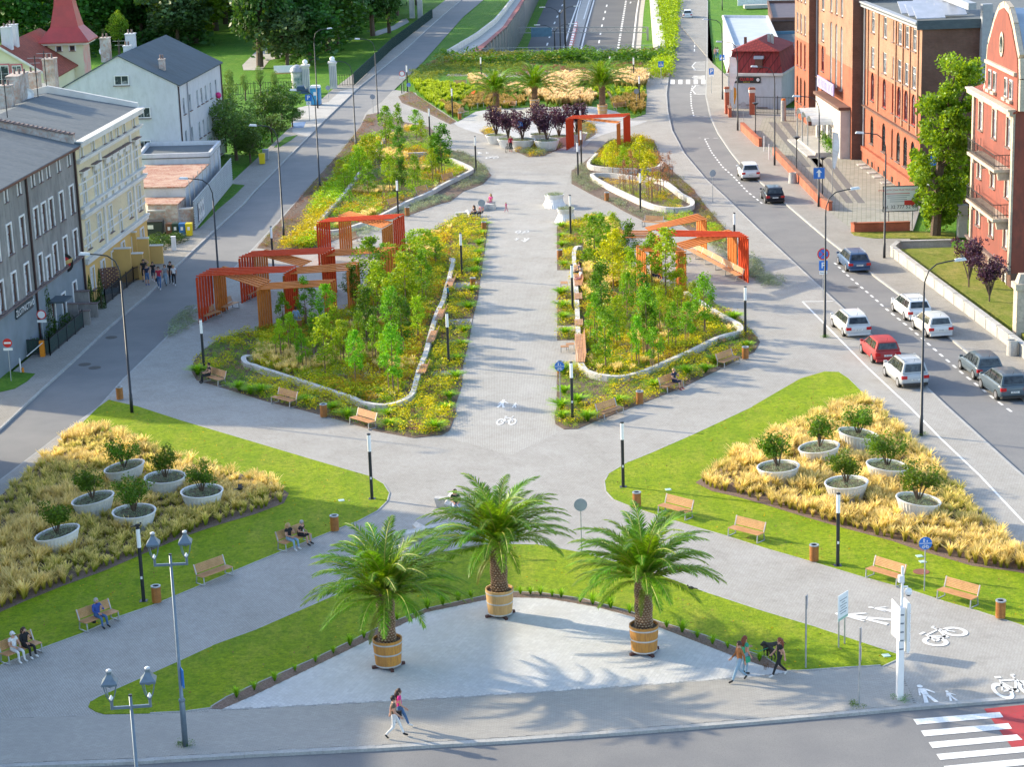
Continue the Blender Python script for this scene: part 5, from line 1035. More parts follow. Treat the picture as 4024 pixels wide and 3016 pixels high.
for k in range(22):p=A.lerp(B,k/22);MB().box(p.x,p.y,EZ,.5,(B-A).length/22*.97,1.0).build('barrier_block',red_m if k%2 else white_m,r)
r=thing('railing','long grey railing on the edge above the expressway','railing',tuple(TL[0]),world=True)
A,B=TL[0],TR[0]
for z in(.55,1.05):MB().beam(A+Vector((0,0,z)),B+Vector((0,0,z)),.07,.07).build('rail',galv,r)
for k in range(15):p=A.lerp(B,k/14);MB().box(p.x,p.y,0,.07,.07,1.05).build('post',galv,r)
def bench_parts(L):
 seat=MB();back=MB();ns=6
 for k in range(ns):seat.box(0,-.24+k*.092,.43,L,.07,.03)
 for k in range(6):
  z=.52+k*.068;y=.27+.06*k*.35;back.hexa([(-L/2,y,z),(L/2,y,z),(L/2,y+.03,z-.006),(-L/2,y+.03,z-.006),(-L/2,y+.018,z+.052),(L/2,y+.018,z+.052),(L/2,y+.048,z+.046),(-L/2,y+.048,z+.046)])
 fr=[]
 for s in([-1,1]if L<2.4 else[-1,-.6,-.2,.2,.6,1]):
  x=s*(L/2-.05);f=MB()
  for a,b in(((x,-.26,.42),(x,-.3,.03)),((x,-.3,.03),(x,.3,.03)),((x,.3,.03),(x,.24,.42)),((x,-.26,.42),(x,.24,.42)),((x,.24,.42),(x,.42,.93))):f.beam(a,b,.05,.04)
  fr.append(f)
 return seat.mesh('seat',bench_wood),back.mesh('backrest',bench_wood),[f.mesh('leg_frame',galv)for f in fr]
BP={}
def bench(a,b,label,flip=False,group='slatted park benches',L=None,z=0):
 d=b-a;LL=L or(1.85 if d.length<2.6 else round(d.length,1));m=(a+b)/2;ang=math.atan2(d.y,d.x)+(math.pi if flip else 0)
 if LL not in BP:BP[LL]=bench_parts(LL)
 s,k,f=BP[LL];r=thing('bench',label,'bench',(m.x,m.y,z),ang,group)
 link('seat',s,r);link('backrest',k,r)
 for q_ in f:link('leg_frame',q_,r)
 return r
BN={}
def bb(ox,oy,x0,y0,x1,y1,label,s=2.072,**k):return bench(pt(ox,oy,x0,y0,0,s),pt(ox,oy,x1,y1,0,s),label,**k)
BN['empty']=bb(0,1600,1640,1450,1860,1370,'empty slatted bench on the left path, nearest to the left front palm')
BN['blue']=bb(0,2216,690,550,930,460,'slatted bench under the man in the blue checked shirt')
BN['two']=bb(0,2216,45,820,310,715,'slatted bench at the left picture edge under the white and black dressed pair')
BN['couple']=bb(1000,1600,220,1180,440,1095,'slatted bench of the couple beside the left lawn tip')
bb(2000,1600,1240,860,1470,920,'sunlit slatted bench behind the right front palm');bb(2000,1600,1815,1045,2050,1105,'sunlit slatted bench second along the right lawn')
bb(3000,1600,860,1380,1120,1460,'sunlit slatted bench third along the right lawn');bb(3000,1600,1440,1555,1720,1635,'sunlit slatted bench nearest to the right picture edge')
BN['man']=bb(0,800,1680,1450,1810,1490,'bench of the man in black at the left corner of the big left bed');bb(1000,800,165,1625,320,1665,'empty bench in front of the big left bed, middle one');bb(1000,1600,800,135,970,185,'empty bench in front of the big left bed, nearest one')
BN['woman']=bb(2000,800,1250,1550,1400,1490,'bench of the blonde woman in front of the right bed');bb(2000,800,1715,1350,1860,1295,'empty bench in front of the right bed, right one');bb(2000,1600,745,110,905,55,'empty bench in front of the right bed, left one')
bb(700,750,215,1145,365,1090,'brown bench under the nearest red pergola, left one',s=2.212);bb(700,750,375,1070,520,1010,'brown bench under the nearest red pergola, right one',s=2.212);bb(700,750,590,960,690,905,'brown bench between the two left red pergolas',s=2.212);bb(700,750,1480,480,1590,440,'brown bench under the farthest left pergola',s=2.212)
bb(1000,0,1545,1500,1640,1475,'bench set on the seat wall of the far left bed, farther one');bb(1000,0,1335,1605,1430,1580,'bench set on the seat wall of the far left bed, middle one');bb(1000,800,1110,50,1200,20,'bench set on the seat wall of the far left bed, nearest one')
bb(2350,780,1130,690,1760,1030,'very long slatted bench inside the right pergola',s=3.16,flip=False);bb(2350,780,600,350,760,360,'pale bench at the promenade end of the right pergola',s=3.16,L=1.85)
bb(2000,0,410,858,530,858,'dark brown bench facing the far square, middle',L=1.85);bb(2000,0,-60,880,60,885,'dark brown bench facing the far square, left',L=1.85);bb(2000,0,870,900,960,890,'pale bench at the right side of the far square',L=1.85,flip=False);bb(1000,0,1680,950,1730,930,'grey bench beside the litter bin at the left of the far square',L=1.85)
bb(1550,180,480,325,550,325,'white bench in the far meadow',s=2.011,L=1.85)
for(u0,v0,u1,v1,lab)in((1776,1095,1763,1130,'on the left seat wall, farthest'),(1740,1215,1722,1258,'on the left seat wall, second'),(1708,1300,1690,1345,'on the left seat wall, third'),(1670,1432,1655,1468,'on the left seat wall, nearest')):
 a,b=at(u0,v0,.45),at(u1,v1,.45);d=b-a;m=(a+b)/2;L=d.length;r=thing('wall_seat','slatted bench top with backrest '+lab,'bench',(m.x,m.y,.44),math.atan2(d.y,d.x)+math.pi,'bench tops on the seat walls');q_=MB()
 for k in range(5):q_.box(0,-.2+k*.1,0,L,.075,.035)
 q_.build('seat',bench_wood,r);q_=MB()
 for k in range(4):q_.box(0,-.3-k*.02,.1+k*.085,L*.92,.025,.065)
 q_.build('backrest',bench_wood,r)
for i,(y0,y1,lab,bk)in enumerate(((500,560,'farthest',0),(560,670,'second, where people sit',1),(730,780,'third, without backrest',0),(945,995,'fourth, without backrest',0),(1065,1295,'longest and nearest',1))):
 x=558+(y0-500)*.02;a,b=pt(2000,800,x,y0,.45),pt(2000,800,x+(y1-y0)*.06,y1,.45);d=b-a;m=(a+b)/2;r=thing('wall_seat','slatted wooden seat on the right seat wall, '+lab,'bench',(m.x,m.y,.455),math.atan2(d.y,d.x)+math.pi*0,'bench tops on the seat walls');L=d.length
 q_=MB()
 for k in range(6):q_.box(0,-.25+k*.1,0,L,.075,.035)
 q_.build('seat',bench_wood,r)
 if bk:
  q_=MB()
  for k in range(5):q_.box(0,.3+k*.02,.1+k*.08,L*.92,.025,.06)
  q_.build('backrest',bench_wood,r)
bs=[MB().box(.2*math.cos(t),.2*math.sin(t),.06,.03,.045,.76,t)for t in np.linspace(0,2*math.pi,23)[:-1]]
bslat=MB()
for q_ in bs:bslat.add(q_.v,q_.f)
bin_s=bslat.mesh('slats',bin_wood);bin_i=MB().lathe([(.175,.05),(.175,.8)],16,cap=False).mesh('liner',black_m);bin_r=MB().lathe([(.15,.8),(.15,.85),(.23,.85),(.23,.8)],20,cap=False).mesh('rim',galv);bin_b=MB().lathe([(.16,0),(.16,.06)],12).mesh('foot',galv)
for u,v,w_ in((617,2372,'beside the light column on the left lawn'),(1316,2090,'right of the couple bench'),(2503,1997,'at the tip of the right lawn'),(3199,2209,'on the right lawn left of the light column'),(3931,2433,'nearest the right picture edge'),(472,1572,'near the street lamp at the top of the left lawn'),(1273,1642,'in front of the big left bed'),(2929,1413,'at the right corner of the right bed'),(2514,1591,'in front of the right bed beside the blonde woman'),(2200,1022,'far end of the promenade rim of the right bed'),(2202,1470,'behind the round blue sign on the promenade'),(1859,1135,'on the promenade rim of the big left bed'),(1902,910,'at the promenade end of the big left bed'),(1176,1302,'next to the child by the nearest pergola'),(1601,850,'by the lavender beside the farthest left pergola'),(1567,1085,'among the trees behind the pergola'),(2385,791,'in front of the far right seat wall'),(1807,470,'left of the far square'),(2535,300,'at the far crossing')):
 p=at(u,v);r=thing('litter_bin','round wooden-slatted litter bin '+w_,'litter bin',(p.x,p.y,0.01),0,'wooden slatted litter bins')
 for nm,me in(('slats',bin_s),('liner',bin_i),('rim',bin_r),('foot',bin_b)):link(nm,me,r)
PG=[]
def pergola(label,s,ox,oy,LF,LB,RF,RB,z,m,ll,rl,n=6,hang=0):
 P=[at(ox+x/s,oy+y/s,z)for x,y in(LF,LB,RF,RB)];lf,lb,rf,rb=P
 r=thing('pergola',label,'pergola',(lf.x,lf.y,0),world=True,group='red and orange slatted frames')
 nr=5 if n>4 else 3
 for k in range(nr):t=(k+.5)/nr;a,b=lf.lerp(lb,t),rf.lerp(rb,t);d=(b-a).normalized()*.06;MB().beam(a-d-Vector((0,0,.03)),b+d-Vector((0,0,.03)),.22,.06).build('roof_slat',m,r)
 for k in range(n):
  t=(k+.5)/n;a,b=lf.lerp(lb,t),rf.lerp(rb,t);d=(b-a).normalized()*.06
  for on,q_,q0,q1 in((ll,a,lf,lb),(rl,b,rf,rb)):
   if not on:continue
   e=(q1-q0).normalized();f_=Vector((-e.y,e.x,0));w_=(q1-q0).length/n*.56
   V=[]
   for z_ in(0,z-.145):
    for i,j in((-1,-1),(1,-1),(1,1),(-1,1)):c=q_+e*(i*w_/2)+f_*(j*.035);V.append((c.x,c.y,z_))
   mb=MB().hexa(V)
   if e.cross(f_).z<0:mb.f=[f[::-1]for f in mb.f]
   mb.build('post_board',m,r)
 for q0,on in(((lf,lb),ll),((rf,rb),rl)):
  if on:MB().beam(q0[0]+Vector((0,0,.1-z)),q0[1]+Vector((0,0,.1-z)),.05,.06).build('foot_rail',iron,r)
 return r
Z1=(2.212,700,750);Z2=(3.16,2350,780);Z3=(2.011,1550,180)
pergola('nearest red slatted frame on the left, over the two brown benches',*Z1,(148,745),(292,668),(922,706),(1028,648),3.55,red_wood,1,1)
pergola('orange diagonal frame tucked under the nearest left red frame',*Z1,(300,705),(408,652),(690,842),(805,772),3.3,orange_wood,1,0)
pergola('nearest orange slatted frame on the left, beside the big left bed',*Z1,(680,860),(800,795),(1262,832),(1370,765),3.2,orange_wood,1,1)
pergola('second red slatted frame on the left',*Z1,(520,578),(655,520),(1245,545),(1362,487),3.55,red_wood,1,1)
pergola('orange diagonal frame tucked under the second left red frame',*Z1,(655,548),(775,506),(1060,655),(1158,605),3.3,orange_wood,1,0)
pergola('long orange slatted frame behind the nearest one',*Z1,(905,727),(1035,660),(1460,695),(1575,612),3.2,orange_wood,1,1)
pergola('orange slatted frame beside the second left red frame',*Z1,(1240,572),(1362,503),(1745,540),(1890,485),3.2,orange_wood,1,1)
pergola('farthest red slatted frame on the left',*Z1,(1198,275),(1318,232),(1865,243),(1965,195),3.55,red_wood,1,1)
pergola('orange diagonal frame crossing under the farthest left red frame',*Z1,(1388,215),(1500,174),(1768,322),(1865,268),3.3,orange_wood,1,1)
pergola('big red slatted frame on the right, over the very long bench',*Z2,(830,468),(722,383),(1872,482),(1742,408),3.55,red_wood,0,1)
pergola('orange diagonal frame leaning on the big right red frame',*Z2,(1085,628),(958,550),(1725,442),(1608,382),3.3,orange_wood,0,1)
pergola('low orange frame among the trees in front of the big right red frame',*Z2,(600,662),(472,578),(1095,665),(962,588),3.2,orange_wood,1,1)
pergola('orange frame behind the big right red frame, roof rising to the right',*Z2,(650,398),(593,354),(1352,258),(1222,186),3.3,orange_wood,0,1)
pergola('orange frame at the promenade side of the big right red frame',*Z2,(360,490),(228,388),(795,492),(640,392),3.2,orange_wood,0,1)
pergola('lone red slatted frame at the edge of the far square',*Z3,(1352,578),(1414,548),(1808,560),(1862,530),3.4,red_wood,1,1,n=8)
pergola('narrow orange frame standing inside the lone far red frame',*Z3,(1448,576),(1480,562),(1755,610),(1785,594),3.0,orange_wood,1,1,n=4)
def disc_plate(r_,m,y=0,n=24,t=.012,cx=0,cz=0):
 mb=MB();V=[(cx+r_*math.cos(2*math.pi*k/n),y-t,cz+r_*math.sin(2*math.pi*k/n))for k in range(n)]+[(cx+r_*math.cos(2*math.pi*k/n),y,cz+r_*math.sin(2*math.pi*k/n))for k in range(n)]
 mb.add(V,[tuple(range(n)),tuple(range(n,2*n))[::-1]]+[(n+k,n+(k+1)%n,(k+1)%n,k)for k in range(n)]);return mb
def rect_plate(w_,h,y=0,t=.012,cx=0,cz=0):return MB().box(cx,y-t/2,cz-h/2,w_,t,h)
def polyplate(P,y,t=.004):
 mb=MB();n=len(P);V=[(x,y-t,z)for x,z in P]+[(x,y,z)for x,z in P];return mb.add(V,[tuple(range(n)),tuple(range(n,2*n))[::-1]]+[(n+k,n+(k+1)%n,(k+1)%n,k)for k in range(n)])
def post(name,label,p,h,yaw=0,r_=.03,z=0,m=galv,cat='sign',group=None):
 r=thing(name,label,cat,(p.x,p.y,z),yaw,group);MB().tube([(0,0,0),(0,0,h)],r_,8).build('post',m,r);return r
def bikewalk(root,z,rad=.3,y=-.035):
 disc_plate(rad,blue_m,y,cz=z).build('sign_plate',blue_m,root);rect_plate(rad*1.9,.025,y-.014,.004,cz=z).build('bar',white_m,root)
 for parts,cz,k in((walk,z+.05,.14),(bike,z-.17,.17)):
  mb=MB()
  for P in parts:q_=polyplate([(a*k,cz+b*k)for a,b in P],y-.016);mb.add(q_.v,q_.f)
  mb.build('pictogram',white_m,root)
for ox,oy,x,y,h,lab in((2000,800,420,1640,2.7,'on the promenade beside the right bed'),(3000,1600,1310,1505,2.6,'on the right lawn before the benches')):
 r=post('shared_path_sign','round blue shared path sign on a grey post '+lab,pt(ox,oy,x,y),h,R(0));bikewalk(r,h-.28)
r=post('shared_path_sign','round blue shared path sign among the planters of the far square',at(2045,590),3.0);bikewalk(r,2.8,.36)
r=post('shared_path_sign','small round blue sign at the left corner of the far square',at(1609,400),2.4);bikewalk(r,2.2,.27)
for u,v,h,lab,yaw in((2286,2174,2.75,'behind the middle front palm',0),(1896,895,2.5,'by the white seat sculptures on the promenade',0),(1467,443,2.3,'at the back corner of the far left bed',0),(1292,402,2.2,'beside the blue portable toilet',0),(2502,422,2.3,'at the right edge of the far meadow',0),(2801,795,3.0,'seen from behind by the right road',20),(2921,486,2.5,'seen from behind before the music club',0)):
 r=post('round_sign_back','grey-backed round sign '+lab,at(u,v),h,R(yaw),.025);disc_plate(.32,grey_back,-.03,cz=h-.3).build('sign_plate',grey_back,r)
r=post('no_stopping_sign','red and blue no-stopping sign with a parking plate, on the plaza edge',pt(3000,800,485,785),3.75,0)
disc_plate(.44,red_m,-.03,cz=3.4).build('sign_plate',red_m,r);disc_plate(.35,blue_m,-.044,cz=3.4,t=.004).build('blue_field',blue_m,r)
for s in(-1,1):q_=polyplate([(-.28*s-.04,-.28),(-.28*s+.04,-.28),(.28*s+.04,.28),(.28*s-.04,.28)],-.05);q_.v=[(a,b,c+3.4)for a,b,c in q_.v];q_.build('stroke',red_m,r)
rect_plate(.62,.72,-.03,cz=2.55).build('parking_plate',blue_m,r);text('P',.6,white_m,r,(0,-.045,2.55),(R(90),0,0),bold=True);rect_plate(.55,.22,-.03,cz=2.02).build('small_plate',white_m,r);text('Karetka',.14,black_m,r,(0,-.045,2.02),(R(90),0,0))
for u,v,lab,txt in((2796,366,'on the right pavement before the crossing','P'),(1217,474,'with a wheelchair plate at the parking place','P')):
 r=post('parking_sign','square blue parking sign '+lab,at(u,v),3.2,0,.04);rect_plate(.78 if 'wheel' in lab else.62,.8,-.04,cz=2.8).build('sign_plate',blue_m,r);text(txt,.7,white_m,r,(0,-.055,2.8),(R(90),0,0),bold=True);rect_plate(.6,.4 if 'wheel' in lab else.2,-.04,cz=2.15 if 'wheel' in lab else 2.25).build('small_plate',white_m,r)
 if 'wheel' in lab:
  q_=MB()
  for P in ring(0,0,.08,.11,14)+[bar((0,.02),(0,.16),.04),bar((0,.05),(.12,.02),.03)]+disc(0,.19,.03):k_=polyplate([(a,2.13+b)for a,b in P],-.056);q_.add(k_.v,k_.f)
  q_.build('wheelchair_symbol',black_m,r)
for u,v,lab in((2598,328,'on the plaza side of the far crossing'),(2838,300,'on the far pavement at the crossing')):
 r=post('crossing_sign','square blue pedestrian crossing sign '+lab,at(u,v),2.9,0,.04);rect_plate(.72,.78,-.04,cz=2.6).build('sign_plate',blue_m,r);polyplate([(-.28,2.36),(.28,2.36),(0,2.88)],-.055).build('triangle',white_m,r)
 q_=MB();[q_.add(*(lambda k_:(k_.v,k_.f))(polyplate([(a*.28,2.4+b*.28)for a,b in P],-.062)))for P in man(1,0)];q_.build('walking_man',black_m,r)
def stopdisc(name,label,p,h,rad,kind,yaw=0):
 r=post(name,label,p,h,yaw,.03);disc_plate(rad,red_m,-.03,cz=h-rad).build('sign_plate',red_m,r)
 if kind=='bar':rect_plate(rad*1.5,rad*.4,-.046,.006,cz=h-rad).build('white_bar',white_m,r)
 else:disc_plate(rad*.78,white_m,-.044,cz=h-rad,t=.004).build('white_field',white_m,r)
 rect_plate(rad*2,rad*.55,-.03,cz=h-2.4*rad).build('small_plate',white_m,r);return r
stopdisc('no_entry_sign','red no-entry sign with white bar at the left picture edge',pt(0,800,92,1450),2.9,.3,'bar');stopdisc('no_vehicles_sign','round white sign with red ring before the fenced front garden',pt(0,800,365,1200),2.9,.33,'ring')
stopdisc('no_vehicles_sign','round white sign with red ring by the left street at the far square',at(1583,366),3.0,.38,'ring')
r=thing('one_way_plate','blue one-way arrow plate fixed to a lamp on the right pavement','sign',tuple(at(3217,814)),0);rect_plate(1.0,1.0,-.12,cz=3.1).build('sign_plate',blue_m,r);polyplate([(-.1,2.75),(.1,2.75),(.1,3.15),(.26,3.15),(0,3.45),(-.26,3.15),(-.1,3.15)],-.135).build('arrow',white_m,r)
for(x,y,h,lab,zs)in((345,855,3.2,'on the front lawn tip',(2.95,)),(780,1160,3.3,'on the front pavement',(3.0,2.2))):
 r=post('edge_on_sign','grey post with round signs seen edge-on '+lab,pt(3000,2216,x,y),h,R(78),.035)
 for z in zs:disc_plate(.32,grey_back,-.04,cz=z).build('sign_plate',grey_back,r)
a,b=pt(3000,2216,612,690),pt(3000,2216,650,665);dd=b-a
r=thing('information_board','white information board with small print on two posts by the front lawn','notice board',tuple(a),math.atan2(dd.y,dd.x)+R(0));
LL=.85
for x in(0,LL*.6):MB().tube([(x,0,0),(x,0,2.3)],.035,8).build('post',galv,r)
MB().box(LL*.3,-.05,1.25,LL,.03,1.15).build('board',mat('board_white',(.7,.74,.78),.4,(.66,.7,.74),3),r)
for k,wd in enumerate((.62,.3,.58,.4,.62,.5)):MB().box(LL*.3,-.069,2.13-.12*k,wd,.006,.028).build('print_line',lampgrey,r)
MB().box(LL*.3,-.069,1.26,LL*.98,.006,.1).build('green_strip',mat('board_green',(.3,.5,.42),.6),r)
p=pt(3000,2216,1108,1105);r=thing('camera_mast','white square mast with panels and a dome camera at the front right','camera mast',(p.x,p.y,0),R(8));MB().box(0,0,0,.24,.24,3.9).build('column',white_m,r);MB().tube([(.03,0,3.9),(.03,0,5.6)],.055,10).build('upper_pole',white_m,r)
MB().hexa([(-.22,.5,2.6),(-.16,-.35,2.6),(-.14,-.35,2.6),(-.2,.5,2.6),(-.22,.5,4.1),(-.16,-.35,4.0),(-.14,-.35,4.0),(-.2,.5,4.1)]).build('side_panel',white_m,r)
MB().box(.26,.15,2.0,.1,.6,2.1).build('display_case',white_m,r)
for k in range(5):MB().box(.325,-.02,2.08+k*.4,.03,.3,.34).build('display_module',opal,r);MB().box(.345,-.1,2.2+k*.4,.015,.05,.05).build('indicator',red_m,r);MB().box(0,-.13,2.15+k*.36,.16,.02,.05).build('clamp',lampgrey,r)
MB().beam((.03,0,4.75),(.25,-.05,4.75),.06,.06).build('camera_arm',white_m,r);MB().lathe([(.13,0),(.15,.1),(.12,.2),(.02,.25)],14,(.27,-.05,4.45)).build('camera_housing',white_m,r);MB().ball((.27,-.05,4.45),.1,12,8).build('camera_dome',black_m,r);MB().box(-.02,0,4.95,.22,.16,.28).build('junction_box',white_m,r)
def lantern_lamp(p,H,label,yaw):
 r=thing('lantern_lamp',label,'street lamp',(p.x,p.y,0),yaw,'grey twin lantern lamps')
 MB().tube([(0,0,0),(0,0,1.9),(0,0,1.95),(0,0,H)],[.115,.11,.075,.05],12).build('pole',lampgrey,r,smooth=True);MB().lathe([(.12,1.88),(.13,1.92),(.12,1.98)],14).build('collar',lampgrey,r);MB().tube([(0,0,H),(0,0,H+.05)],.06,10).build('cap',black_m,r)
 MB().box(0,0,H-.42,1.25,.07,.09).build('cross_arm',lampgrey,r)
 for s in(-1,1):
  x=s*.6;MB().tube([(x,0,H-.42),(x,0,H-.12)],.05,8).build('socket',lampgrey,r)
  L_=MB();
  for i,j in((-1,-1),(1,-1),(1,1),(-1,1)):L_.tube([(x+i*.03,j*.03,H-.15),(x+i*.13,j*.13,H+.1),(x+i*.19,j*.19,H+.45)],.017,5)
  L_.build('lantern_frame',lampgrey,r)
  MB().lathe([(.05,0),(.075,.05),(.02,.16)],10,(x,0,H-.1)).build('lamp_glass',opal,r)
  top=MB();pr=[(.24,.45),(.25,.52),(.14,.66),(.075,.78),(.07,.86)];V=[]
  for rr,z in pr:
   for i,j in((-1,-1),(1,-1),(1,1),(-1,1)):V.append((x+i*rr,j*rr,H+z))
  F=[(k*4+q_,k*4+(q_+1)%4,k*4+4+(q_+1)%4,k*4+4+q_)for k in range(4)for q_ in range(4)]+[(3,2,1,0),(16,17,18,19)]
  top.add(V,F).build('lantern_roof',lampgrey,r);MB().lathe([(.14,.40),(.06,.34)],12,(x,0,H)).build('reflector',lampgrey,r)
  MB().lathe([(.06,.86),(.09,.88),(.09,.92),(.05,.95)],12,(x,0,H)).build('finial',headgrey,r)
 return r
lp1=at(729,2935);r=lantern_lamp(lp1,7.85,'grey twin lantern lamp with a blue sign, farther of the two at the front left',R(3));MB().box(.08,-.1,2.55,.03,.55,.75,R(20)).build('sign_plate',blue_m,r)
lp2=at(512,2737,7.85);lantern_lamp(lp2,7.85,'grey twin lantern lamp at the lower left, nearer the camera',R(5))
def weeds(p,lab,s=.28,n=7):
 xy=np.array([(p.x+random.uniform(-s,s),p.y+random.uniform(-s*.8,s*.8))for _ in range(n)]);stuffobj('weeds',merge('weeds',xy,SH,L_green,.22,.26,.01),lab,'weeds')
for p,lab in((at(729,2935),'green weeds round the foot of the twin lantern lamp'),(pt(3000,2216,1120,1115),'weeds round the foot of the white camera mast'),(pt(3000,2216,780,1160),'small weeds round the foot of the front sign post'),(at(3620,1713),'weeds round the foot of the lamp by the right lawn'),(at(3241,1326),'weeds round the lamp foot by the parking bay')):weeds(p,lab)
def star(p,label,sc=1.,rz=0,h=.48):
 r=thing('seat_sculpture',label,'sculpture',(p.x,p.y,.01),rz,'white concrete star seats');P=[]
 for a,L in((15,1.25),(100,.95),(190,1.2),(285,1.0)):
  for da,rr in((-38,.32),(-7,L),(7,L)):t=R(a+da);P.append(Vector((math.cos(t)*rr*sc,math.sin(t)*rr*sc,0)))
 n=len(P);mb=MB();lo=[(p_.x*.88,p_.y*.88,0)for p_ in P];hi=[(p_.x,p_.y,h*(1+.12*math.sin(i*2.1)))for i,p_ in enumerate(P)]
 mb.add(lo+hi+[(0,0,h*1.15)],[(i,(i+1)%n,n+(i+1)%n,n+i)for i in range(n)]+[(n+i,n+(i+1)%n,2*n)for i in range(n)]);mb.build('body',concrete_white,r);return r
star(pt(1000,1600,1380,1065),'white star-shaped concrete seat behind the left front palm',1.05,R(20));star(pt(1000,1600,1600,815),'white concrete seat hidden by the middle palm, with a woman on it',.9,R(70));star(pt(1000,800,1740,110),'white star seat at the far end of the promenade, left one',.95,R(0));star(pt(1000,800,1890,45),'white star seat at the far end of the promenade, right one',1.05,R(40))
for ox,oy,x,y,s,lab in((2000,800,465,150,1.0,'nearer one'),(2000,800,380,30,1.0,'farther one'),(2000,800,345,10,.75,'small one behind')):
 p=pt(ox,oy,x,y);r=thing('hourglass_planter','white ribbed hourglass planter with lavender beside the right bed, '+lab,'planter',(p.x,p.y,.01),0,'hourglass planters',scale=s)
 mb=MB();V=[];n=60;pr=[(1.0,0),(.72,.55),(.66,.8),(.8,1.15),(.82,1.2),(.74,1.2),(.72,1.05)]
 for rr,z in pr:
  for k in range(n):q_=rr*(1+(.022 if k%2 else-.022)*(z<1.1));t=2*math.pi*k/n;V.append((q_*math.cos(t),q_*math.sin(t),z))
 mb.add(V,[(i*n+k,i*n+(k+1)%n,(i+1)*n+(k+1)%n,(i+1)*n+k)for i in range(len(pr)-1)for k in range(n)]);mb.build('pot',plastic_white,r);o=link('lavender',lavm,r,(0,0,1.05),(0,0,0),(.8,.8,1.3));o['kind']='stuff'
p=pt(3000,0,238,1490);r=thing('concrete_bin','tapered concrete litter bin by the red brick wall','litter bin',tuple(p));MB().lathe([(.42,0),(.36,1.0),(.3,1.0),(.3,.9)],18,cap=False).build('body',concrete,r)
p=pt(3000,800,2025,1235);r=thing('concrete_bin','round concrete litter bin at the right picture edge','litter bin',tuple(p));MB().lathe([(.36,0),(.36,1.0),(.28,1.0),(.28,.8)],18,cap=False).build('body',concrete,r)
for ox,oy,x,y,lab in((3000,0,163,985,'bollard with an orange cap before the hall forecourt'),):p=pt(ox,oy,x,y);r=thing('bollard','pale round '+lab,'bollard',tuple(p));MB().lathe([(.3,0),(.3,2.2),(.25,2.4)],14).build('body',concrete,r);MB().lathe([(.26,2.4),(.2,2.6)],14).build('cap',orange_wood,r)
for x,y,lab in((258,978,'by the hall gate'),(5,1230,'left of the brick wall'),(45,1300,'second left of the brick wall')):p=pt(3000,0,x,y);r=thing('bollard','thin white post '+lab,'bollard',tuple(p));MB().tube([(0,0,0),(0,0,1.6)],.05,8).build('post',white_m,r)
for x,y,lab in((1200,760,'left'),(1218,750,'right')):p=pt(1000,0,x,y);r=thing('bollard','small black bollard beside the light column at the left street, '+lab,'bollard',tuple(p));MB().tube([(0,0,0),(0,0,1.2)],.06,8).build('post',iron,r)
p=at(1243,412);r=thing('portable_toilet','blue portable toilet with a white roof beside the left street','toilet cabin',(p.x,p.y,0),R(-6));tb=mat('toilet_blue',(.03,.25,.5),.4,(.03,.22,.45));MB().box(0,0,.1,1.2,1.2,2.15).build('body',tb,r);MB().box(0,0,2.26,1.28,1.28,.28,tx=.85,ty=.85).build('roof',white_m,r);MB().box(0,-.61,.15,.85,.03,1.95).build('door',mat('toilet_door',(.04,.32,.58),.4),r);MB().box(.0,-.635,1.3,.36,.012,.45).build('notice',white_m,r);MB().box(0,0,0,1.25,1.25,.09).build('base',black_m,r)
p=at(1172,360);r=thing('advertising_pillar','round advertising pillar with a domed grey top beside the park railings','kiosk',tuple(p));MB().lathe([(.85,0),(.85,2.7)],20).build('drum',mat('poster_paper',(.62,.6,.55),.7,(.1,.2,.18),1.2),r);MB().lathe([(1.0,2.7),(1.0,2.85),(.8,3.3),(.4,3.6),(.05,3.7)],20).build('dome',grey_back,r)
p=at(1185,375);r=thing('motor_scooter','small dark parked vehicle half hidden behind the bush by the round pillar','car',(p.x,p.y,0));MB().box(0,0,.3,2.2,1.2,.6,tx=.9).box(0,0,.9,1.3,1.1,.4,tx=.7).build('body',mat('paint_navy',(.05,.1,.2),.3),r)
for x,m,nm,lab in((1385,mat('bin_brown',(.16,.07,.04),.5),'brown','brown'),(1435,mat('bin_green',(.015,.05,.035),.5),'dark green','dark green with a green lid'),(1490,mat('bin_blue',(.03,.16,.42),.5),'blue','blue'),(1545,yellow_m,'yellow','bright yellow')):
 p=pt(0,800,x,262);r=thing('wheelie_bin',lab+' wheelie bin in the row at the grey wall','rubbish bin',(p.x,p.y,0),0,'wheelie bins in a row');MB().box(0,0,.05,.5,.6,1.0,tx=1.15,ty=1.15).build('body',m,r);MB().box(0,0,1.06,.62,.74,.08,tx=.9,ty=.9).build('lid',m,r);MB().box(0,-.34,.55,.22,.02,.3).build('label_sticker',white_m,r)
 for s in(-1,1):MB().box(s*.2,.3,0,.07,.16,.16).build('wheel',black_m,r)
p=pt(0,800,1262,262);r=thing('skip_bin','large dark grey four-wheeled rubbish container beside the yellow house','rubbish bin',(p.x,p.y,0));MB().box(0,0,.1,1.5,1.0,1.15,tx=1.1,ty=1.1).build('body',mat('bin_grey',(.03,.045,.05),.5),r);MB().box(0,0,1.25,1.65,1.1,.1).build('lid',black_m,r);MB().box(-.25,-.54,.7,.5,.02,.35).build('sticker',white_m,r)
for x,y,lab in((65,1335,'yellow plastic bin at the climbing hedge'),):p=pt(1000,0,x,y);r=thing('wheelie_bin',lab,'rubbish bin',tuple(p));MB().box(0,0,.05,.55,.6,1.0,tx=1.15,ty=1.15).build('body',yellow_m,r);MB().box(0,0,1.06,.65,.7,.08).build('lid',yellow_m,r)
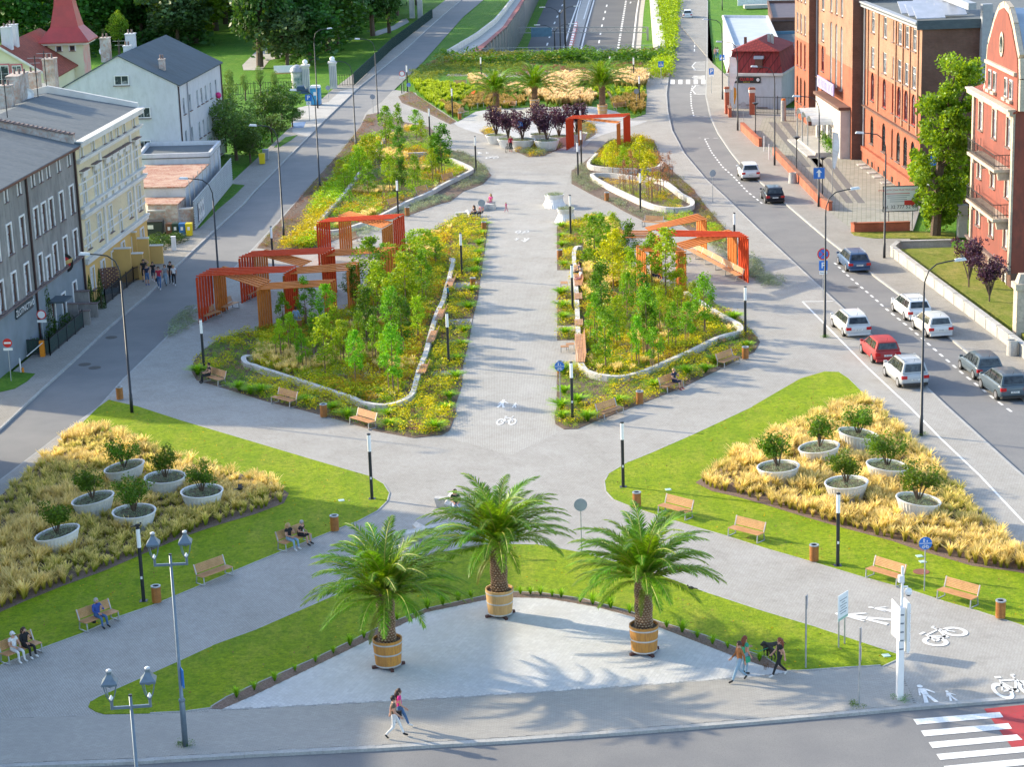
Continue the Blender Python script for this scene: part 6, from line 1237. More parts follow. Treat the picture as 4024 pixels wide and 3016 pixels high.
p=pt(1000,0,95,1300);r=thing('wheelie_bin','grey-blue bin behind the yellow one at the climbing hedge','rubbish bin',tuple(p));MB().box(0,0,.05,.55,.6,1.0,tx=1.15).build('body',grey_back,r);MB().box(0,0,1.06,.65,.7,.08).build('lid',grey_back,r)
p=pt(0,800,1418,380);r=thing('junction_box','white junction box among the junipers','utility box',tuple(p));MB().box(0,0,0,.35,.3,1.15).build('body',white_m,r);MB().box(0,0,1.15,.4,.35,.05).build('lid',white_m,r)
p=pt(0,800,350,1245);r=thing('parking_barrier','orange parking barrier with a raised white boom by the front garden','barrier',(p.x,p.y,0));MB().box(0,0,0,.3,.35,1.1).build('cabinet',orange_m,r);MB().beam((.1,-.2,1.0),(-1.0,-.5,.15),.08,.05).build('boom',white_m,r)
p=pt(0,800,170,1380);r=thing('bollard','white post with a small orange box on the left verge','bollard',tuple(p));MB().tube([(0,0,0),(0,0,1.0)],.05,8).build('post',white_m,r);MB().box(.15,0,0,.12,.12,.35).build('box',orange_m,r)
mh=mat('manhole',(.1,.09,.08),.7,(.07,.065,.06),8);lid=mat('access_lid',(.42,.55,.5),.6,(.36,.5,.46),4)
for ox,oy,x,y,rr,lab,m,z in((0,800,905,1078,.42,'on the left street, farthest',mh,RZ),(0,800,688,1298,.42,'on the left street, upper of the pair',mh,RZ),(0,800,770,1325,.42,'on the left street, lower of the pair',mh,RZ),(3000,1600,1285,1350,.38,'rusty, on the right lawn',mat('rust_lid',(.25,.09,.05),.8),.035),(3000,800,730,670,.4,'on the right street',mh,RZ)):
 p=pt(ox,oy,x,y);r=thing('manhole_cover','round manhole cover '+lab,'manhole cover',(p.x,p.y,z));MB().lathe([(rr,0),(rr,.012)],24).build('cover',m,r)
for ox,oy,x,y,lab in((1000,1600,708,768,'on the left lawn near its tip'),(2000,1600,1297,680,'on the right lawn near the bin'),(3000,1600,1270,1223,'on the right lawn, upper of two'),(3000,1600,1297,1268,'on the right lawn, lower of two'),(3000,2216,1000,757,'at the right tip of the front lawn')):
 p=pt(ox,oy,x,y);r=thing('access_lid','pale green square lid '+lab,'utility lid',(p.x,p.y,.03),.2);MB().box(0,0,0,.3,.3,.03).build('cover',lid,r)
for ox,oy,x,y,yt,lab in((3000,0,270,1440,1112,'left one at the brick wall'),(3000,0,480,1610,1278,'middle one at the brick wall'),(2000,0,2008,1115,835,'beside the club gate')):
 p=pt(ox,oy,x,y);H=up(ox+x/2.072,oy+yt/2.072,p.y).z;r=thing('hat_lamp','slim dark lamp with a flat funnel head, '+lab,'lamp',(p.x,p.y,0),0,'funnel lamps of the forecourt');MB().tube([(0,0,0),(0,0,H-.25)],.05,8).build('pole',iron,r);MB().lathe([(.06,H-.3),(.3,H-.08),(.38,H-.03),(.36,H),(.05,H+.02)],14).build('head',iron,r)
for ox,oy,x,y,yt,w_,m,lab in((3000,0,560,1600,1075,.3,white_m,'white banner flag before the hall, right one'),(2000,0,1798,940,460,.45,white_m,'white banner flag at the club gate'),(2000,0,1830,950,708,.15,mat('flag_orange',(.7,.3,.02),.7),'small orange and blue flag at the club gate')):
 p=pt(ox,oy,x,y);H=up(ox+x/2.072,oy+yt/2.072,p.y).z;r=thing('banner_flag',lab,'flag',(p.x,p.y,0));MB().tube([(0,0,0),(0,0,H)],.04,6).build('pole',galv,r)
 q_=MB();n=10;V=[]
 for k in range(n+1):z=H-(H*.55)*k/n;V+=[(.04,0,z),(.04+w_*2*(.5+.5*math.sin(k*.3+.6)),.1*math.sin(k*1.1),z-.15)]
 q_.add(V,[(2*k,2*k+1,2*k+3,2*k+2)for k in range(n)]);V2=[(a,b+.01,c)for a,b,c in V];q_.add(V2,[(2*k,2*k+2,2*k+3,2*k+1)for k in range(n)]);q_.build('cloth',m,r)
p=at(1930,2260);p=pt(1000,1600,1932,1200);r=thing('street_name_sign','blue street name sign left of the middle palm trunk','sign',(p.x,p.y,0));MB().tube([(0,0,0),(0,0,1.25)],.03,8).build('post',galv,r);MB().box(.1,-.04,1.02,1.0,.03,.22).build('sign_plate',blue_m,r);text('Skwer',.15,white_m,r,(-.08,-.06,1.13),(R(90),0,0))
for u,v,a,m,lab in((1550+580/2.011,180+425/2.011,20,red_wood,'reddish wooden lounger in the far meadow'),(1550+1750/2.011,180+440/2.011,160,bench_wood,'pale wavy lounger in the far meadow')):
 p=at(u,v);r=thing('lounger',lab,'lounger',(p.x,p.y,.03),R(a));pr=[(-1.0,.35),(-.5,.3),(0,.22),(.5,.4),(.8,.9),(1.0,1.25)]
 q_=MB()
 for i in range(len(pr)-1):
  for k in range(3):t=(k+.1)/3;t2=(k+.85)/3;x0,z0=pr[i][0]+(pr[i+1][0]-pr[i][0])*t,pr[i][1]+(pr[i+1][1]-pr[i][1])*t;x1,z1=pr[i][0]+(pr[i+1][0]-pr[i][0])*t2,pr[i][1]+(pr[i+1][1]-pr[i][1])*t2;q_.beam((x0,0,z0),(x1,0,z1),1.0,.04,up=Vector((0,1,0))if False else Vector((0,0,1)))
 q_.build('slats',m,r);MB().box(-.4,0,0,.08,.9,.28).box(.5,0,0,.08,.9,.35).build('leg',m,r)
for x,y in((635,505),(683,498)):p=at(1550+x/2.011,180+y/2.011);r=thing('bicycle_hoop','steel bicycle hoop on the far square, %s one'%('left' if x<650 else 'right'),'bicycle stand',tuple(p));MB().tube([(-.35,0,0),(-.35,0,.75),(.35,0,.75),(.35,0,0)],.03,6).build('hoop',galv,r)
for x,y,lab in((455,1215,'left'),(500,1195,'right')):p=pt(2000,800,x,y);r=thing('bench_stool','small metal-framed slatted stool on the right seat terrace, '+lab,'stool',tuple(p));s_=MB();[s_.box(0,-.2+k*.1,.42,.55,.07,.03)for k in range(5)];s_.build('seat',bench_wood,r);MB().tube([(-.25,-.2,0),(-.25,-.2,.42),(.25,-.2,.42),(.25,-.2,0)],.02,5).tube([(-.25,.2,0),(-.25,.2,.42),(.25,.2,.42),(.25,.2,0)],.02,5).build('leg_frame',galv,r)
p=pt(2000,800,450,690);r=thing('bench_stool','slatted footrest stool in front of the people on the right seat wall','stool',tuple(p));s_=MB();[s_.box(0,-.4+k*.1,.42,.55,.07,.03)for k in range(9)];s_.build('seat',bench_wood,r);MB().tube([(-.25,-.35,0),(-.25,-.35,.42),(.25,-.35,.42),(.25,-.35,0)],.02,5).tube([(-.25,.35,0),(-.25,.35,.42),(.25,.35,.42),(.25,.35,0)],.02,5).build('leg_frame',galv,r)
# ============================================================ buildings
glass=mat('window_glass',(.03,.04,.055),.12,(.26,.28,.3),1.3,lo=.5,hi=.62);curtain=mat('window_pale',(.46,.48,.5),.3,(.16,.19,.22),1.1,lo=.45,hi=.6)
brownwood=mat('window_brown',(.12,.04,.025),.6);stonesill=mat('stone_sill',(.12,.08,.075),.8,(.2,.15,.14),4);pvc=mat('window_white',(.78,.78,.78),.4);redwin=mat('window_red',(.3,.02,.03),.5)
bitumen=mat('bitumen_roof',(.115,.135,.15),.9,(.08,.10,.115),.5,ns2=5,c3=(.17,.18,.175),stretch=(.4,1.6,1),bmp=.1);bitumen_d=mat('bitumen_dark',(.065,.09,.11),.85,(.05,.068,.08),.4,ns2=4,c3=(.09,.115,.13),stretch=(.3,1.5,1))
render_grey=mat('render_grey',(.27,.255,.24),.95,(.19,.18,.172),.35,ns2=2.2,c3=(.13,.125,.12),stretch=(1,1,.35));render_bluegrey=mat('render_bluegrey',(.2,.23,.26),.9,(.16,.19,.21),.6)
render_cream=mat('render_cream',(.66,.56,.36),.9,(.6,.5,.32),.5,ns2=5,c3=(.52,.44,.3));render_ochre=mat('render_ochre',(.6,.38,.12),.9,(.54,.34,.11),.6);stucco=mat('stucco_white',(.66,.64,.6),.85,(.56,.54,.5),.8)
render_white=mat('render_white',(.56,.58,.61),.9,(.5,.52,.56),.35,ns2=2,c3=(.44,.46,.48),stretch=(1,1,.4));render_pale=mat('render_paleyellow',(.66,.64,.44),.9,(.6,.58,.4),.5);rust_roof=mat('rust_roof',(.3,.11,.06),.85,(.42,.25,.17),.8,ns2=5,c3=(.5,.42,.36),lo=.4,hi=.6)
tile_red=pavermat('roof_tiles',(.36,.09,.055),(.27,.07,.045),(.13,.04,.03),.3,.32,0,off=.5,msize=.03);metal_red=mat('roof_red_metal',(.42,.055,.05),.5,(.34,.05,.045),1)
redrender=mat('render_red',(.26,.07,.048),.9,(.2,.055,.04),.5,ns2=3,c3=(.14,.05,.04),stretch=(1,1,.4));stonetrim=mat('stone_trim',(.55,.47,.37),.85,(.42,.36,.29),.9,ns2=6,c3=(.3,.26,.21))
def brickmat(name,a,b,mo):
 m,nt,p=newmat(name);p.inputs['Roughness'].default_value=.9;g_=N(nt,'NewGeometry');sep=N(nt,'SeparateXYZ');nt.links.new(g_.outputs['Position'],sep.inputs[0])
 ad=N(nt,'Math',operation='ADD');nt.links.new(sep.outputs[0],ad.inputs[0]);nt.links.new(sep.outputs[1],ad.inputs[1]);cb=N(nt,'CombineXYZ');nt.links.new(ad.outputs[0],cb.inputs[0]);nt.links.new(sep.outputs[2],cb.inputs[1])
 t=N(nt,'TexBrick');t.inputs['Scale'].default_value=1
 for k,x in(('Mortar Size',.012),('Brick Width',.26),('Row Height',.085),('Bias',0)):t.inputs[k].default_value=x
 t.inputs['Color1'].default_value=(*a,1);t.inputs['Color2'].default_value=(*b,1);t.inputs['Mortar'].default_value=(*mo,1);nt.links.new(cb.outputs[0],t.inputs['Vector'])
 v=coords(nt);col=mix(nt,t.outputs[0],(.6,.5,.45),noise(nt,v,.5,5,.7,.4,.8),'MULTIPLY');nt.links.new(col,p.inputs['Base Color']);bump(nt,p,t.outputs['Fac'],-.3,.01);return m
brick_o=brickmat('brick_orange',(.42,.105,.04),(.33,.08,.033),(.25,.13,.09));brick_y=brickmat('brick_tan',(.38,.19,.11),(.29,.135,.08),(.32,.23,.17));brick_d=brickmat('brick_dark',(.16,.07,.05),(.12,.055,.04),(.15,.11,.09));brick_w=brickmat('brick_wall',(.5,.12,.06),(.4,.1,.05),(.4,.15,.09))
def onx(u,v,X):
 d=_fw*FPX+_cr*(u-2012)-_cu*(v-1508);t=X/d.x;return Vector((X,d.y*t,CAM_H+d.z*t))
def wallmesh(L,H,ops,z0=0,dep=.22,bands=None,m0=0):
 """wall in x-z plane facing -y, with real openings; ops: (xc, z, w, h, arch)"""
 mb=MB();xs={0,L};zs={z0,H}
 for b in(bands or[]):zs.add(b[0])
 for x,z,w_,h,*_ in ops:xs|={x-w_/2,x+w_/2};zs|={z,z+h}
 xs=sorted(x for x in xs if 0<=x<=L);zs=sorted(z for z in zs if z0<=z<=H)
 def bm(z):
  k=m0
  for b in(bands or[]):
   if z>=b[0]:k=b[1]
  return k
 for i in range(len(xs)-1):
  for j in range(len(zs)-1):
   cx,cz=(xs[i]+xs[i+1])/2,(zs[j]+zs[j+1])/2
   if any(abs(cx-x)<w_/2 and z<cz<z+h for x,z,w_,h,*_ in ops):continue
   mb.quad((xs[i],0,zs[j]),(xs[i+1],0,zs[j]),(xs[i+1],0,zs[j+1]),(xs[i],0,zs[j+1]),bm(cz))
 for x,z,w_,h,*a in ops:
  l,r_,t=x-w_/2,x+w_/2,z+h;k=bm(z+h/2)
  mb.quad((l,0,z),(l,dep,z),(l,dep,t),(l,0,t),k);mb.quad((r_,dep,z),(r_,0,z),(r_,0,t),(r_,dep,t),k);mb.quad((l,0,z),(r_,0,z),(r_,dep,z),(l,dep,z),k);mb.quad((l,dep,t),(r_,dep,t),(r_,0,t),(l,0,t),k)
  if a and a[0]:
   n=6;rr=w_/2
   for s in(-1,1):
    P=[(x+s*rr*math.cos(math.pi/2*q_/n),t-rr+rr*math.sin(math.pi/2*q_/n))for q_ in range(n+1)]+[(x+s*rr,t)]
    mb.add([(a_,-.004,b_)for a_,b_ in P],[tuple(range(len(P)))if s>0 else tuple(range(len(P)))[::-1]],k);mb.add([(a_,dep*.8,b_)for a_,b_ in P[:-1]]+[(a_,0,b_)for a_,b_ in P[:-1]],[(q_,q_+1,n+2+q_,n+1+q_)for q_ in range(n)],k)
 return mb
WM={}
def winmesh(w_,h,fm,style,gm):
 k=(round(w_,2),round(h,2),fm.name,style,gm.name)
 if k in WM:return WM[k]
 f=MB();t=.09;d=.12
 for a in((-w_/2+t/2,0,t,h),(w_/2-t/2,0,t,h),(0,0,w_-2*t-.002,t),(0,h-t,w_-2*t-.002,t)):f.box(a[0],d,a[1],a[2],.06,a[3])
 if style!='plain':f.box(0,d,t,.05,.055,h-2*t)
 if style=='cross':f.box(0,d,h*.66,w_-2*t,.05,.05)
 if style=='grid':
  for q_ in range(1,5):f.box(0,d,h*q_/5.5,w_-2*t,.05,.04)
  f.box(-w_/4,d,t,.03,.05,h-2*t);f.box(w_/4,d,t,.03,.05,h-2*t)
 p=MB();p.quad((-w_/2,d+.02,0),(w_/2,d+.02,0),(w_/2,d+.02,h),(-w_/2,d+.02,h));s_=MB().box(0,-.07,-.08,w_+.2,.18,.07)
 WM[k]=(f.mesh('window',fm),p.mesh('pane',gm),s_.mesh('sill',stonesill));return WM[k]
def facade(root,a,b,H,ops,m,z0=0,bands=None,fm=pvc,gm=glass,style='cross',sill=True,trim=None,name='wall',off=0,dep=.22):
 """ops (s, z, w, h, arch, style?, frame?)"""
 d=(b-a);L=Vector((d.x,d.y)).length;ang=math.atan2(d.y,d.x);o=Vector(a[:2]+(0,)if isinstance(a,tuple)else(a.x,a.y,0))-Vector((root.location.x,root.location.y,0))
 nrm=Vector((math.sin(ang),-math.cos(ang),0));o=o+nrm*off
 wl=wallmesh(L,H,ops,z0,dep,bands).build(name,m,root,org=(0,0,0));wl.location=o;wl.rotation_euler=(0,0,ang);wl['_w']=[0,0,0]
 for x,z,w_,h,*e in ops:
  st=e[1]if len(e)>1 and e[1]else style;f_=e[2]if len(e)>2 else fm
  me=winmesh(w_,h,f_,st,gm);p=o+Vector((math.cos(ang)*x,math.sin(ang)*x,z));win=link('window',me[0],root,p,(0,0,ang));link('pane',me[1],win)
  if sill:link('sill',me[2],win)
  if trim:
   tm_=trimmesh(round(w_,2),round(h,2),trim);link('surround',tm_,win)
 return wl,o,ang
TMC={}
def trimmesh(w_,h,m,kind='flat'):
 k=(w_,h,m.name)
 if k not in TMC:
  q_=MB();t=.13
  q_.box(-w_/2-t/2,-.03,-.05,t,.07,h+.1).box(w_/2+t/2,-.03,-.05,t,.07,h+.1).box(0,-.03,h+.05,w_+2*t,.07,t);TMC[k]=q_.mesh('surround',m)
 return TMC[k]
def ledge(root,o,ang,L,z,m,dep=.25,h=.18,name='cornice',x0=0):
 c,s=math.cos(ang),math.sin(ang);q_=MB().box(L/2,-dep/2,0,L,dep,h).box(L/2,-dep/2-.06,h,L,dep+.12,h*.5);r=q_.build(name,m,root,org=(0,0,0));r.location=o+Vector((c*x0,s*x0,z));r.rotation_euler=(0,0,ang)
def V2(x,y):return Vector((x,y,0))
def box_building(name,label,a,b,depth,H,m,ops,cat='building',roof=None,ridge=1.5,over=.5,gable_m=None,**k):
 """front from a to b (outside on the right of a->b), body behind it"""
 d=(b-a).normalized();inn=Vector((-d.y,d.x,0));L=(b-a).length;root=thing(name,label,cat,(a.x,a.y,0))
 w_=facade(root,a,b,H,ops,m,**k);o=Vector((0,0,0));ang=w_[2]
 c,dd=a+inn*depth,b+inn*depth;q_=MB();P=[a,b,dd,c];P=[p-a for p in P];mid0,mid1=(P[0]+P[3])/2,(P[1]+P[2])/2
 def z_(p,z):return(p.x,p.y,z)
 q_.quad(z_(P[1],0),z_(P[2],0),z_(P[2],H),z_(P[1],H));q_.quad(z_(P[2],0),z_(P[3],0),z_(P[3],H),z_(P[2],H));q_.quad(z_(P[3],0),z_(P[0],0),z_(P[0],H),z_(P[3],H))
 q_.add([z_(P[1],H),z_(P[2],H),z_(mid1,H+ridge)],[(0,1,2)]);q_.add([z_(P[3],H),z_(P[0],H),z_(mid0,H+ridge)],[(0,1,2)])
 q_.build('side_walls',gable_m or(m if not isinstance(m,list)else m[0]),root,org=(0,0,0))
 e=d*.15;R0,R1,R2,R3=P[0]-inn*over-e,P[1]-inn*over+e,P[2]+inn*over+e,P[3]+inn*over-e;M0,M1=mid0-e,mid1+e;sl=ridge/(depth/2)*over;t=.12
 rf=MB()
 for A,B,Cc,D in((R0,R1,M1,M0),(R2,R3,M0,M1)):
  za,zc=H-sl,H+ridge;rf.hexa([z_(A,za),z_(B,za),z_(Cc,zc),z_(D,zc),z_(A,za+t),z_(B,za+t),z_(Cc,zc+t),z_(D,zc+t)])
 rf.build('roof',roof or bitumen,root,org=(0,0,0));return root,w_,P
def chimney(root_,p,w_,d,h,m,pots=2):
 """a chimney is a part of its building; p in world coordinates"""
 l=root_.location;q_=MB().box(p.x-l.x,p.y-l.y,p.z-.9,w_,d,h+.9).box(p.x-l.x,p.y-l.y,p.z+h,w_+.12,d+.12,.1).build('chimney',m,root_,org=(0,0,0))
 for k in range(pots):MB().tube([(p.x-l.x+(k-.5)*w_*.4,p.y-l.y,p.z+h+.1),(p.x-l.x+(k-.5)*w_*.4,p.y-l.y,p.z+h+.5)],.09,6).build('chimney_pot',stonesill,q_,org=(0,0,0))
oldplaster=mat('old_plaster',(.5,.48,.45),.95,(.28,.25,.22),1.2,ns2=4,c3=(.4,.2,.14))
GA,GB=V2(-33.6,131.5),V2(-31.9,152.9);cols=[2.0,4.8,7.7,10.9,12.8,14.6,17.2,19.9]
ops=[(s,10.95,.55,.9,0,'plain',brownwood)for s in cols]+[(s,7.4,.95,1.95,0,'cross',brownwood)for s in cols]+[(s,4.1,.95,1.95,0,'cross',brownwood)for s in cols if s!=12.8]+[(12.8,3.9,1.0,1.6,0,'plain',brownwood),(15.6,.7,.8,1.5,0,'plain',brownwood),(18.6,.6,.9,1.8,0,'plain',brownwood),(12.8,.05,1.1,2.2,0,'plain',brownwood)]
gb,w_,P=box_building('grey_tenement','soot-grey rendered tenement with a goldsmith sign at the left picture edge',GA,GB,13,12.2,[render_bluegrey,render_grey],ops,bands=[(3.85,1)],trim=pvc,gm=curtain,gable_m=render_grey,ridge=1.6)
for z,mm in((3.8,stonesill),):ledge(gb,w_[1],w_[2],21.4,z,mm,.15,.12)
ledge(gb,w_[1],w_[2],21.4,11.95,brownwood,.45,.14,'gutter')
def on_wall(root,w,s,z,mb,m,name,y=0):
 o=mb.build(name,m,root,org=(0,0,0));o.location=w[1]+Vector((math.cos(w[2])*s,math.sin(w[2])*s,z))+Vector((math.sin(w[2]),-math.cos(w[2]),0))*y;o.rotation_euler=(0,0,w[2]);return o
sg=on_wall(gb,w_,6.3,3.0,MB().box(0,-.08,0,3.8,.1,.75),mat('fascia_dark',(.03,.05,.06),.5),'sign_board');text('ZŁOTNICTWO',.62,pvc,sg,(0,-.15,.36),(R(90),0,0))
for s in(9.2,21.2):on_wall(gb,w_,s,0,MB().tube([(0,-.1,0),(0,-.1,12)],.08,8),mat('pipe_dark',(.04,.015,.015),.5),'drainpipe')
on_wall(gb,w_,12.8,2.4,MB().box(0,-.6,0,2.0,1.2,.12),bitumen_d,'door_canopy');pn=on_wall(gb,w_,15.6,2.9,MB().add([(0,0,0)],[]),iron,'pub_sign_bracket')
sgn=thing('pub_sign','round dark pub sign with red and gold lettering on a post in the front garden','sign',tuple(pt(0,800,570,940)));MB().tube([(0,0,0),(0,0,3.6)],.04,6).build('post',iron,sgn)
for m_,r_,y_,z_s in((black_m,.62,0,1.15),(red_m,.42,-.03,1.1)):q_=disc_plate(r_,m_,y_);q_.v=[(a,b,c*z_s+4.2)for a,b,c in q_.v];q_.build('sign_plate',m_,sgn)
MB().hexa([(-.6,-.07,3.8),(.5,-.07,4.25),(.5,-.05,4.25),(-.6,-.05,3.8),(-.55,-.07,4.1),(.62,-.07,4.6),(.62,-.05,4.6),(-.55,-.05,4.1)]).build('gold_script',mat('gold',(.7,.5,.2),.5),sgn);MB().box(-.55,-.02,.9,1.2,.04,.5).build('wooden_board',brownwood,sgn);MB().box(-.35,-.02,.35,1.0,.04,.35).build('white_board',white_m,sgn)
for x,y,w2,h2,pts_ in((70,900,1.0,2.0,2),(160,780,3.6,2.4,3),(295,800,1.3,1.9,2),(430,735,1.5,2.3,2)):
 p=onx(x/2.072,(y+60)/2.072,-39.5);chimney(gb,Vector((p.x,p.y,13.3)),1.0,w2,h2,oldplaster,pts_)
for x,y in((350,725),(225,770),(840,420)):p=onx(x/2.072,y/2.072,-39.0 if x<700 else-42);r=thing('satellite_dish','white satellite dish on the roofs at the left, %s'%{350:'largest',225:'leftmost',840:'farthest'}[x],'satellite dish',tuple(p));MB().lathe([(.02,0),(.3,.05),(.5,.16)],16,cap=False).build('dish',white_m,r).rotation_euler=(R(75),0,R(30));MB().tube([(0,.1,-1.2),(0,.1,0)],.03,5).build('mast',iron,r)
for x,y,H_ in((45,680,4),(300,560,4),(365,420,4),(1000,640,1.6)):p=onx(x/2.072,(y+120)/2.072,-38);r=thing('aerial','thin television aerial on the roofs at the left, near x %s'%{45:'the picture edge',300:'the big chimney',365:'the dish',1000:'the roof parapet'}[x],'aerial',(p.x,p.y,13.2));MB().tube([(0,0,0),(0,0,H_)],.04,5).build('mast',iron,r);MB().beam((-.6,0,H_-.2),(.6,0,H_-.2),.03,.03).beam((-.4,0,H_-.6),(.4,0,H_-.6),.03,.03).build('rods',galv,r)
for o in bpy.data.objects:
 if o.get('category')=='aerial':o['label']=o['label'].replace('near x ','near ')
fw=MB();
YA,YB=V2(-31.8,153.1),V2(-30.3,172.2);L=(YB-YA).length;cols=[1.4,4.7,8,10,12,14.1,17.3]
ops=[(s,11.1,.7,.8,0,'plain',pvc)for s in cols]+[(s,7.5,.95,2.1,0)for s in cols]+[(s,4.1,.95,2.0,0)for s in cols if s not in(10,12)]+[(10.9,3.6,.7,1.6,1),(1.6,.9,1.,1.6,0),(4.6,.1,1.1,2.3,0),(7.9,.1,1.1,2.4,0),(14.3,.8,1,1.6,0),(17.2,.1,1.1,2.4,0),(10.9,.4,1.0,2.2,0)]
yb,w_,P=box_building('cream_tenement','cream and ochre tenement with white stucco window surrounds and stepped porch',YA,YB,15,12.3,[render_ochre,render_cream],ops,bands=[(3.1,1)],trim=stucco,gm=curtain,gable_m=render_cream,ridge=1.4,over=.45)
for z,h,dp in((3.1,.3,.22),(6.6,.22,.3),(7.3,.14,.22),(10.75,.2,.25),(12.0,.3,.5)):ledge(yb,w_[1],w_[2],L,z,stucco,dp,h)
for s in cols:
 if s in(1.4,4.7,17.3,8,10,12,14.1):on_wall(yb,w_,s,9.95,MB().box(0,-.17,0,1.75,.34,.16).box(0,-.15,-.35,1.3,.16,.3),stucco,'window_hood');on_wall(yb,w_,s,10.12,MB().box(0,-.2,0,1.85,.42,.05),stonesill,'hood_cover')
 on_wall(yb,w_,s,6.85,MB().box(0,-.06,0,1.3,.1,.4),stucco,'apron')
for s in(6.3,15.7):on_wall(yb,w_,s,3.2,MB().box(0,-.06,0,.45,.12,7.5),stucco,'pilaster')
for z in(5.0,8.4,9.1,4.4):on_wall(yb,w_,L/2,z,MB().box(0,-.025,0,L-.1,.035,.14),stucco,'band')
pw=MB();
for a_,b_ in(((P[1],P[2])),):
 d_=(b_-a_);mid=(a_+b_)/2;t=.35
 for A,B,z0_,z1_ in((a_,mid,12.3,13.9),(mid,b_,13.9,12.3)):
  n_=Vector((-d_.y,d_.x,0)).normalized()*t;pw.hexa([(A.x,A.y,z0_-.3),(B.x,B.y,z1_-.3),(B.x-n_.x,B.y-n_.y,z1_-.3),(A.x-n_.x,A.y-n_.y,z0_-.3),(A.x,A.y,z0_+.5),(B.x,B.y,z1_+.5),(B.x-n_.x,B.y-n_.y,z1_+.5),(A.x-n_.x,A.y-n_.y,z0_+.5)])
pw.build('gable_parapet',stucco,yb,org=(0,0,0))
d_=P[3]-P[0];n_=Vector((-d_.y,d_.x,0)).normalized()*.2;mid=(P[0]+P[3])/2;q_=MB()
for A,B,z0_,z1_ in((P[0],mid,12.2,13.8),(mid,P[3],13.8,12.2)):q_.hexa([(A.x+n_.x,A.y+n_.y,z0_-.5),(B.x+n_.x,B.y+n_.y,z1_-.5),(B.x-n_.x,B.y-n_.y,z1_-.5),(A.x-n_.x,A.y-n_.y,z0_-.5),(A.x+n_.x,A.y+n_.y,z0_+.75),(B.x+n_.x,B.y+n_.y,z1_+.75),(B.x-n_.x,B.y-n_.y,z1_+.75),(A.x-n_.x,A.y-n_.y,z0_+.75)])
q_.build('firewall',oldplaster,yb,org=(0,0,0));n2=22
for k in range(n2):t=(k+.5)/n2;A=P[0].lerp(mid,t);MB().box(A.x,A.y,12.95+1.6*t,.34,.62,.1,math.atan2(d_.y,d_.x)).build('coping_tile',stonesill,yb,org=(0,0,0))
for k,(x0,x1)in enumerate(((940,1060),(1050,1150),(1180,1300))):pass
pr=thing('stepped_porch','ochre stepped garden walls with pale copings before the cream tenement','wall',tuple(pt(0,800,1130,560)))
for i,(x,y,wx,h)in enumerate(((1000,640,1.6,2.7),(1100,620,1.5,2.1),(1050,520,1.6,2.9),(1150,510,1.5,2.3),(1250,490,1.7,1.5))):
 p=pt(0,800,x,y)-pt(0,800,1130,560);MB().box(p.x,p.y,0,wx,.35,h).build('wall',render_ochre,pr);MB().box(p.x,p.y,h,wx+.1,.45,.08).build('coping',stucco,pr)
p=pt(0,800,1060,600);r=thing('utility_container','blue-grey cabinet in the front yard of the cream tenement','utility box',tuple(p));MB().box(0,0,0,.9,.8,1.4,tx=.9).build('body',grey_back,r)
p0,p1=pt(0,800,705,760),pt(0,800,985,720);r=thing('lattice_wall','red brick lattice screen wall between the two tenements','wall',tuple(p0));d=p1-p0;ang=math.atan2(d.y,d.x);r.rotation_euler=(0,0,ang);L=d.length
bk=MB().box(0,0,0,.24,.12,.09).mesh('brick',brick_d)
MB().box(L/2,0,0,L,.14,.4).build('base',render_bluegrey,r)
for j in range(11):
 n_=int(L/.36)
 for k in range(n_):link('brick',bk,r,(.18+k*.36+(.18 if j%2 else 0),0,.4+j*.15))
for j in range(12):MB().box(L/2,0,.4+j*.15-.06,L,.1,.06).build('course',brick_d,r)
def fence(label,P,h,m=iron,gap=.14,postgap=2.0,cat='fence',panel=None,bars=True,name='fence',t=.025):
 r=thing(name,label,cat,tuple(P[0]),world=True)
 for a,b in zip(P[:-1],P[1:]):
  d=b-a;Ln=d.length;e=d/Ln
  for z in(.15,h-.12):MB().beam(a+Vector((0,0,z)),b+Vector((0,0,z)),.04,.05).build('rail',m,r)
  n_=max(1,int(Ln/postgap))
  for k in range(n_+1):q_=a+e*Ln*k/n_;MB().box(q_.x,q_.y,0,.08,.08,h+.08).build('post',m,r)
  if bars:
   q2=MB();n_=int(Ln/gap)
   for k in range(n_):c=a+e*gap*(k+.5);q2.beam((c.x,c.y,.05),(c.x,c.y,h),t,t)
   o=q2.build('bars',m,r);o['kind']='stuff'
  if panel:facing_wall('p',[a,b],.2,h-.15,.03,0).build('mesh_panel',panel,r)
 return r
net=mat('green_mesh',(.02,.05,.045),.7,(.03,.06,.05),3)
fence('dark fence with green netting round the left front garden',[pt(0,800,90,1245),pt(0,800,410,1240),pt(0,800,680,1010)],1.25,gap=.2,panel=net)
fence('black iron fence before the cream tenement',[pt(0,800,745,830),pt(0,800,860,830),pt(0,800,1090,640),pt(0,800,1190,600)],1.2,gap=.16)
r=thing('garden_steps_wall','grey garden walls with dark copings beside the pub entrance','wall',tuple(pt(0,800,700,960)))
for x,y,wx,h in((640,900,1.8,1.7),(730,925,1.3,1.0),(700,985,.7,1.0),(600,960,.8,1.3)):p=pt(0,800,x,y)-pt(0,800,700,960);MB().box(p.x,p.y,0,wx,.3,h).build('wall',render_grey,r);MB().box(p.x,p.y,h,wx+.1,.4,.07).build('coping',stonesill,r)
xy=scatter(pts(0,800,[(120,1230),(400,1225),(640,1010),(560,960),(420,1030),(250,1050),(130,1120)]),2);stuffobj('garden_shrubs',merge('gs',xy,SH,L_dark,RNG.uniform(.5,1.5,len(xy)),RNG.uniform(.5,.9,len(xy)),0),'dark shrubs and roses behind the fence of the left front garden','shrubs')
